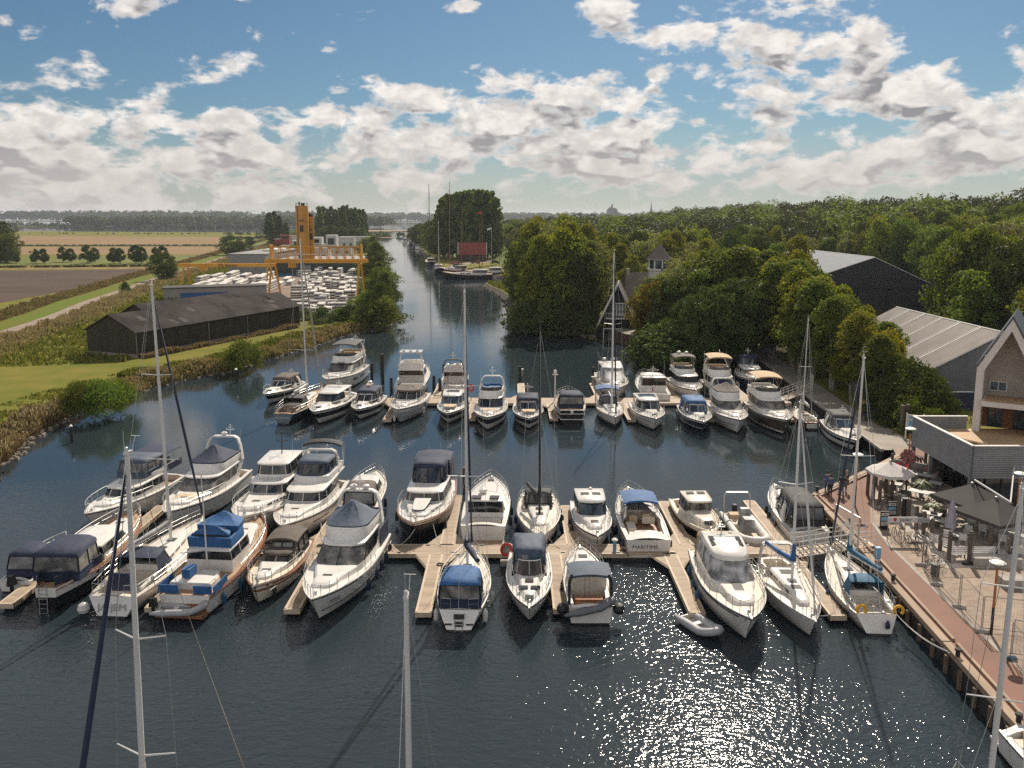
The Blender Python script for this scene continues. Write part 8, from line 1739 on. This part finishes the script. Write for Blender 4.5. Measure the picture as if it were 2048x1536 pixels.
# the wood on the right: individual crowns nearest the camera, denser mass beyond
wk='in the wood beyond the boathouse and hangar'
spots=[]
def blocked(x,y):
    if 48.5<x<69 and y<140 and y>85: return True
    if 69<x<107 and 178<y<262: return True
    if x<20 and y<170: return True
    if x<47 and y<152: return True
    pxx=1024+x*1700/(y*.988+3)
    if y<190 and 1206<pxx<1350: return True
    if 1552<pxx<1915 and y<198: return True
    for (bx,by,r) in ((21.5,163,9),(33,186,6),(28.5,190,8)):
        if (x-bx)**2+(y-by)**2<r*r: return True
    return False
y=150
while y<300:
    x=10 if y>185 else 26
    xm=.66*y+30
    while x<xm and x<190:
        X_=x+tr.uniform(-2.4,2.4); Y_=y+tr.uniform(-2.4,2.4)
        if not blocked(X_,Y_): spots.append((X_,Y_))
        x+=8.2
    y+=8.4
for x,y in () if False else ((70,128),(75,140),(82,150),(90,160),(98,170),(72,150),(80,165),(66,150),(88,140),(96,150),(104,165),(74,118),(78,108),(84,120),(70,106),(80,96),(76,130),(90,128),(108,180),(110,195),(112,210)):
    if not blocked(x,y): spots.append((x,y))
spots.sort(key=lambda s:s[1]); keys=['round_mid','round_dark','yellow','tall_mid','silver','round_mid','round_dark','yellow','tall_mid','cone_dark']
nt_=0
for x,y in spots:
    if nt_>235: break
    k=tr.choice(keys); near=y<170; hz=hill(x,y)
    h=tr.uniform(12.5,17.5) if x<60 or y<180 else tr.uniform(13,19)
    if 20<x<60 and y<215: h=tr.uniform(9.5,13.5)
    if x>76 and y<215: h=tr.uniform(15,20)
    if k=='cone_dark': h*=.9
    tree(k,x,y,hz-.1,h,wk,None,.80 if k!='tall_mid' else .95); nt_+=1
def mass(name,pts,leaf,m,seed,per=150,cr=4.5,flatten=.7):
    rg=np.random.default_rng(seed); P=[];NN=[];S=[]
    for x,y,z in pts:
        q=rg.normal(size=(per,3)); q/=np.linalg.norm(q,axis=1)[:,None]; q[:,2]=np.abs(q[:,2])*1.0-.35; r=cr*rg.uniform(.75,1.25)
        P.append(np.array([x,y,z])+q*np.array([r,r,r*flatten])*rg.uniform(.7,1.05,(per,1))); NN.append(q+np.array([0,0,.4])); S.append(rg.uniform(.6,1.3,per)*leaf)
    o=quads(name,np.concatenate(P),np.concatenate(S),m,None,np.concatenate(NN),rg); o['kind']='stuff'; return o
pts=[];pts2=[]; y=300
while y<760:
    st=9.5*(y/300)**.55; x=8+(y-300)*.05
    while x<.67*y+40:
        X_=x+tr.uniform(-.35,.35)*st; Y_=y+tr.uniform(-.35,.35)*st; z=hill(X_,Y_)+tr.uniform(10.5,15.5)+(2 if tr.random()<.12 else 0); (pts if tr.random()<.6 else pts2).append((X_,Y_,z)); x+=st
    y+=st
mass('far_wood',pts,.85,'leaf_far',31,260,6.2,1.25); mass('far_wood',pts2,.85,'leaf_mid',32,260,6.2,1.25)
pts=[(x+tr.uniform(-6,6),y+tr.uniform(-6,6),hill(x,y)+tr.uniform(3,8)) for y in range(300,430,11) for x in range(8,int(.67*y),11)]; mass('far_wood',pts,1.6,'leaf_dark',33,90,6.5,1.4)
# right edge: trees around the side harbour and big poplars by the red roof
wk='in the big poplar group by the red roofed shed'
for i,(px,y,h) in enumerate(((878,455,27),(886,440,31),(896,452,33),(905,446,32),(914,440,33.5),(922,452,34),(930,445,34),(940,438,34.5),(949,448,35),(958,441,34.5),(966,450,35),(975,446,34.5),(984,452,34),(992,446,31),(900,470,33),(935,470,34),(962,470,34.5))): tree('poplar' if i%3 else 'poplar_dark',xat(px,y),y,LZ,h,wk,None,.85)
wk='along the far canal bank beyond the poplars'
for px,y,h in ((835,640,15),(842,600,16),(850,560,18),(856,530,19),(862,510,20),(868,490,18),(845,620,14),(830,700,13),(824,760,12),(874,470,14)): tree('round_dark' if h<17 else 'tall_mid',xat(px,y),y,LZ,h,wk,None,1.0)
wk='on the dike right of the poplars'
for px,y,h in ((1008,520,17),(1018,500,16),(1028,470,15),(1040,440,15),(1015,560,18),(1035,520,18),(1048,480,17),(1060,420,17),(1025,600,19),(1050,560,20),(1002,540,15),(1075,380,17),(1058,390,16)): tree(tr.choice(('round_mid','silver','round_dark')),xat(px,y),y,LZ+.5,h,wk,None,1.0)
# left canal bank
wk='on the left canal bank beside the concrete yard'
for k,px,py,pt,w in (('round_dark',752,645,560,.7),('bush',735,650,615,1),('bush',765,648,600,1),('tall_mid',768,620,540,.8),('bush',745,632,585,1),('round_mid',758,610,535,.7),('bush',733,622,588,1),('bush_dark',770,600,560,1),('tall_mid',760,592,520,.8),('bush',740,598,560,1),('round_dark',750,575,505,.8),('bush',762,570,530,1),('tall_mid',755,552,480,.9),('bush',742,560,520,1),('round_mid',748,535,485,.8),('bush',757,530,498,1),('tall_mid',746,515,470,.9),('bush',735,505,478,1.2),('bush_dark',700,640,612,1),('bush',680,640,618,1)): ptree(k,px,py,pt,wk,w)
for k,px,py,pt,w,l in (('shrub_near',205,822,764,.85,'on the grassy bank, largest of the two nearest the water'),('shrub_near',240,806,762,.75,'on the grassy bank, joined to the largest shrub'),('shrub_near',160,824,768,.75,'on the grassy bank, left end of the long shrub'),('shrub_near',487,732,684,.85,'on the bank below the long black barn')): ptree(k,px,py,pt,l,w)
# poplar group and scattered trees on the left
wk='in the poplar row behind the white houses'
for i,px in enumerate((640,648,656,664,672,680,688,696,704,712,720,728)): tree('poplar_dark' if i%2 else 'poplar',xat(px,640+10*(i%3)),640+10*(i%3),LZ,28+tr.uniform(-1.5,1.5),wk,None,.95)
for px,y,h in ((650,600,14),(665,590,15),(685,600,14),(705,610,15),(722,605,13)): tree('round_dark',xat(px,y),y,LZ,h,'at the foot of the poplar row',None,1.1)
wk='in the clump left of the white houses'
for px,y,h in ((540,640,24),(550,660,25),(560,650,22),(572,640,17),(548,600,14)): tree('poplar_dark',xat(px,y),y,LZ,h,wk,None,1.1)
wk='in the paired row across the meadow'
for px,h in ((72,6.4),(88,6.6),(126,7),(142,6.2),(176,8.2),(190,6.5),(228,7),(240,6.8),(272,8.2),(284,7.4),(312,7.2),(325,7.4),(10,6),(32,5.6)): q=G(px,525+ (2 if int(px)%4==0 else -1),LZ); tree('field_tree',q.x,q.y,LZ,h,wk,None,.95)
for k,px,py,pt,w,l in (('round_dark',328,561,508,1.1,'by the bend of the track beside the yellow crane'),('round_dark',342,552,518,.8,'smaller one behind the tree at the track bend'),('round_dark',0,524,445,1.3,'at the left frame edge beyond the fields'),('round_mid',14,526,468,1.0,'in front of the dark tree at the left frame edge'),('round_dark',462,510,472,1.4,'beside the grey factory hall'),('bush_dark',480,512,486,1.2,'at the corner of the grey factory hall'),('round_dark',500,493,474,1.2,'on the lane behind the grey factory hall'),('bush_dark',250,586,566,.6,'standing alone beside the track'),('bush',610,470,455,2.0,'below the silos'),('round_dark',583,500,480,1.2,'left of the silo foot'),('bush',590,512,492,1.4,'in front of the silo foot'),('bush_dark',645,645,618,1.2,'at the near edge of the concrete yard'),('bush',610,640,620,1,'beside the white boat hull ashore')): ptree(k,px,py,pt,l,w)
# hedges and scrub lines of the polder
def scrub(name,a,b_,n,h,w,m,seed,leaf=.5,per=60):
    r_=random.Random(seed); return mass(name,[(a[0]+(b_[0]-a[0])*t+r_.uniform(-w,w),a[1]+(b_[1]-a[1])*t+r_.uniform(-w,w),LZ+h*.25*r_.uniform(.5,1.2)) for t in [r_.random() for _ in range(n)]],leaf,m,seed,per,h*.6,.8)
scrub('lake_scrub',G(60,467,1),G(450,468.5,1),26,2.2,9,'leaf_far',41,.8,60); scrub('lake_scrub',G(455,469,1),G(560,471,1),30,5,9,'leaf_far',45,.9,60); band_=0; scrub('ditch_reeds',G(-100,491.6,1),G(440,491,1),150,1.6,2,'leaf_dark',42,.5,40)
scrub('field_hedge',G(-40,536,1),G(300,533,1),120,1.7,.8,'leaf_dark',43,.4,50); scrub('lake_scrub',G(470,480,1),G(560,474,1),40,5,12,'leaf_far',44,.9,60)
# distant woods over the water
def band(x0,x1,y,z,n,m,seed,cr,leaf): r_=random.Random(seed); return mass('far_wood',[(r_.uniform(x0,x1),y+r_.uniform(0,120),z*r_.uniform(.28,.72)) for _ in range(n)],leaf,m,seed,70,cr,1.0)
band(-880,-250,1690,23,420,'leaf_far',51,11,3.6); band(-640,-500,1650,8,40,'leaf_far',52,9,3); band(-2300,-700,3050,44,420,'leaf_far',53,17,6); band(-700,2400,3500,34,700,'leaf_far',54,19,7); band(-900,-300,1640,6,90,'leaf_far',55,6,2.4); band(-180,-120,885,5,26,'leaf_dark',56,4.5,1.5); band(-155,-140,770,8,10,'leaf_dark',57,4,1.3)
band(-1900,-900,1720,9,140,'leaf_far',60,8,3); band(60,640,1500,21,330,'leaf_far',58,12,3.6); band(80,170,1200,26,70,'leaf_far',59,11,3.2)
# reeds, tall grass and weeds
def blades(name,line,d0,d1,n,h,m,seed,z=None,wd=.10):
    rg=np.random.default_rng(seed); L=np.array([p[:2] for p in line]); seg=np.linalg.norm(np.diff(L,axis=0),axis=1)
    w=seg/np.maximum(25,L[:-1,1])**.9; w/=w.sum(); idx=rg.choice(len(seg),n,p=w); t=rg.random(n)[:,None]; P=L[idx]*(1-t)+L[idx+1]*t; T=(L[idx+1]-L[idx])/seg[idx][:,None]; N_=np.stack([-T[:,1],T[:,0]],1)
    dd=rg.uniform(min(d0,d1),max(d0,d1),n)[:,None]*(1 if d0>=0 and d1>=0 else 1); P=P+N_*dd
    zz=np.clip(np.abs(dd[:,0])/1.7,0.15,1)*LZ if z is None else np.full(n,z)
    hh=h*rg.uniform(.5,1.25,n)*(.75+.5*np.sin(P[:,0]*.35+P[:,1]*.22)*np.sin(P[:,1]*.5))
    hh=np.maximum(hh,h*.3); s=hh; a=rg.uniform(0,PI,n); wv=np.stack([np.cos(a),np.sin(a),np.zeros(n)],1)*(wd*(1+P[:,1]/120))[:,None]; B_=np.stack([P[:,0],P[:,1],zz],1); lean=rg.normal(size=(n,3))*.25; lean[:,2]=1; Tp=B_+lean*hh[:,None]
    V=np.stack([B_-wv,B_+wv,Tp+wv*.5,Tp-wv*.5],1).reshape(-1,3); me=bpy.data.meshes.new(name); me.vertices.add(4*n); me.vertices.foreach_set('co',V.astype(np.float32).ravel()); me.loops.add(4*n); me.loops.foreach_set('vertex_index',np.arange(4*n,dtype=np.int32)); me.polygons.add(n); me.polygons.foreach_set('loop_start',np.arange(0,4*n,4,dtype=np.int32)); me.update(calc_edges=True); me.validate(); me.materials.append(M[m]); o=bpy.data.objects.new(name,me); COL.objects.link(o); o['kind']='stuff'; return o
SL=shoreL[6:]
blades('reeds',SL[:26],.2,3.4,15000,.95,'reed_gold',61,wd=.06); blades('reeds',SL[:26],.4,3.0,7000,1.0,'reed_pale',71,wd=.05); blades('reeds',SL[24:60],.2,3.2,15000,1.0,'reed_gold',62,wd=.07); blades('reeds',SL[28:66],.3,7,24000,.8,'reed_green',63,wd=.08); blades('tall_grass',SL[:30],3,9,9000,.3,'reed_green',64,LZ,.05)
blades('tall_grass',tl,-11,-2.2,15000,.9,'reed_gold',65,LZ,.07); blades('tall_grass',tl,-9,-2.2,9000,.9,'reed_pale',72,LZ,.06); blades('tall_grass',tl,8,15,13000,.8,'reed_gold',66,LZ,.08); blades('tall_grass',tl,-30,-6,24000,.7,'reed_green',67,LZ,.09); blades('tall_grass',inR[:36],-.8,-6,8000,.8,'reed_green',68,LZ); blades('tall_grass',tl,8.5,13,9000,.7,'reed_green',73,LZ,.09)
nb=[tuple(A+d*t-n*.3)[:2] for t in range(0,44,4)]; blades('weeds',nb,-1.6,-.1,5000,.8,'reed_gold',69,LZ)
# stones along the waterline
mb=MB(); r_=random.Random(8)
for k in range(900):
    i=r_.randint(0,len(SL)-2) if k<700 else 0
    a=Vector(SL[min(i,len(SL)-2)]) if k<700 else None
    if a is None: j=r_.randint(0,len(shR)-2); a=Vector(shR[j]).lerp(Vector(shR[j+1]),r_.random()); s=.35
    else: a=a.lerp(Vector(SL[i+1]),r_.random()); s=.28
    x,y=a.x+r_.uniform(-.5,.5),a.y+r_.uniform(-.5,.5); s*=r_.uniform(.5,1.4)*(1+y/260); mb.box((x,y,.06),(s,s*r_.uniform(.6,1.2),s*.8),r_.randint(0,1),r_.uniform(0,3),.6)
o=mb.build('bank_stones',['stone_bank','plinth'],None,0); o['kind']='stuff'
for k,p in PROTO.items():
    if k not in USED:
        for ch_ in list(p.children): bpy.data.objects.remove(ch_)
        bpy.data.objects.remove(p)
# ---------------------------------------------------------------- air
def haze():
    m=bpy.data.materials.new('haze'); m.use_nodes=True; nt=m.node_tree
    for n in list(nt.nodes):
        if n.type!='OUTPUT_MATERIAL': nt.nodes.remove(n)
    v=nt.nodes.new('ShaderNodeVolumePrincipled'); v.inputs['Color'].default_value=(.80,.86,.95,1); v.inputs['Density'].default_value=HAZE; v.inputs['Anisotropy'].default_value=.2
    nt.links.new(v.outputs[0],nt.nodes[0].inputs['Volume']); M['haze']=m
    mb=MB(); mb.box((0,4500,30),(15000,9400,62)); o=mb.build('haze',['haze'],None,0); o['kind']='stuff'
HAZE=.000085
haze()
bpy.context.view_layer.update()
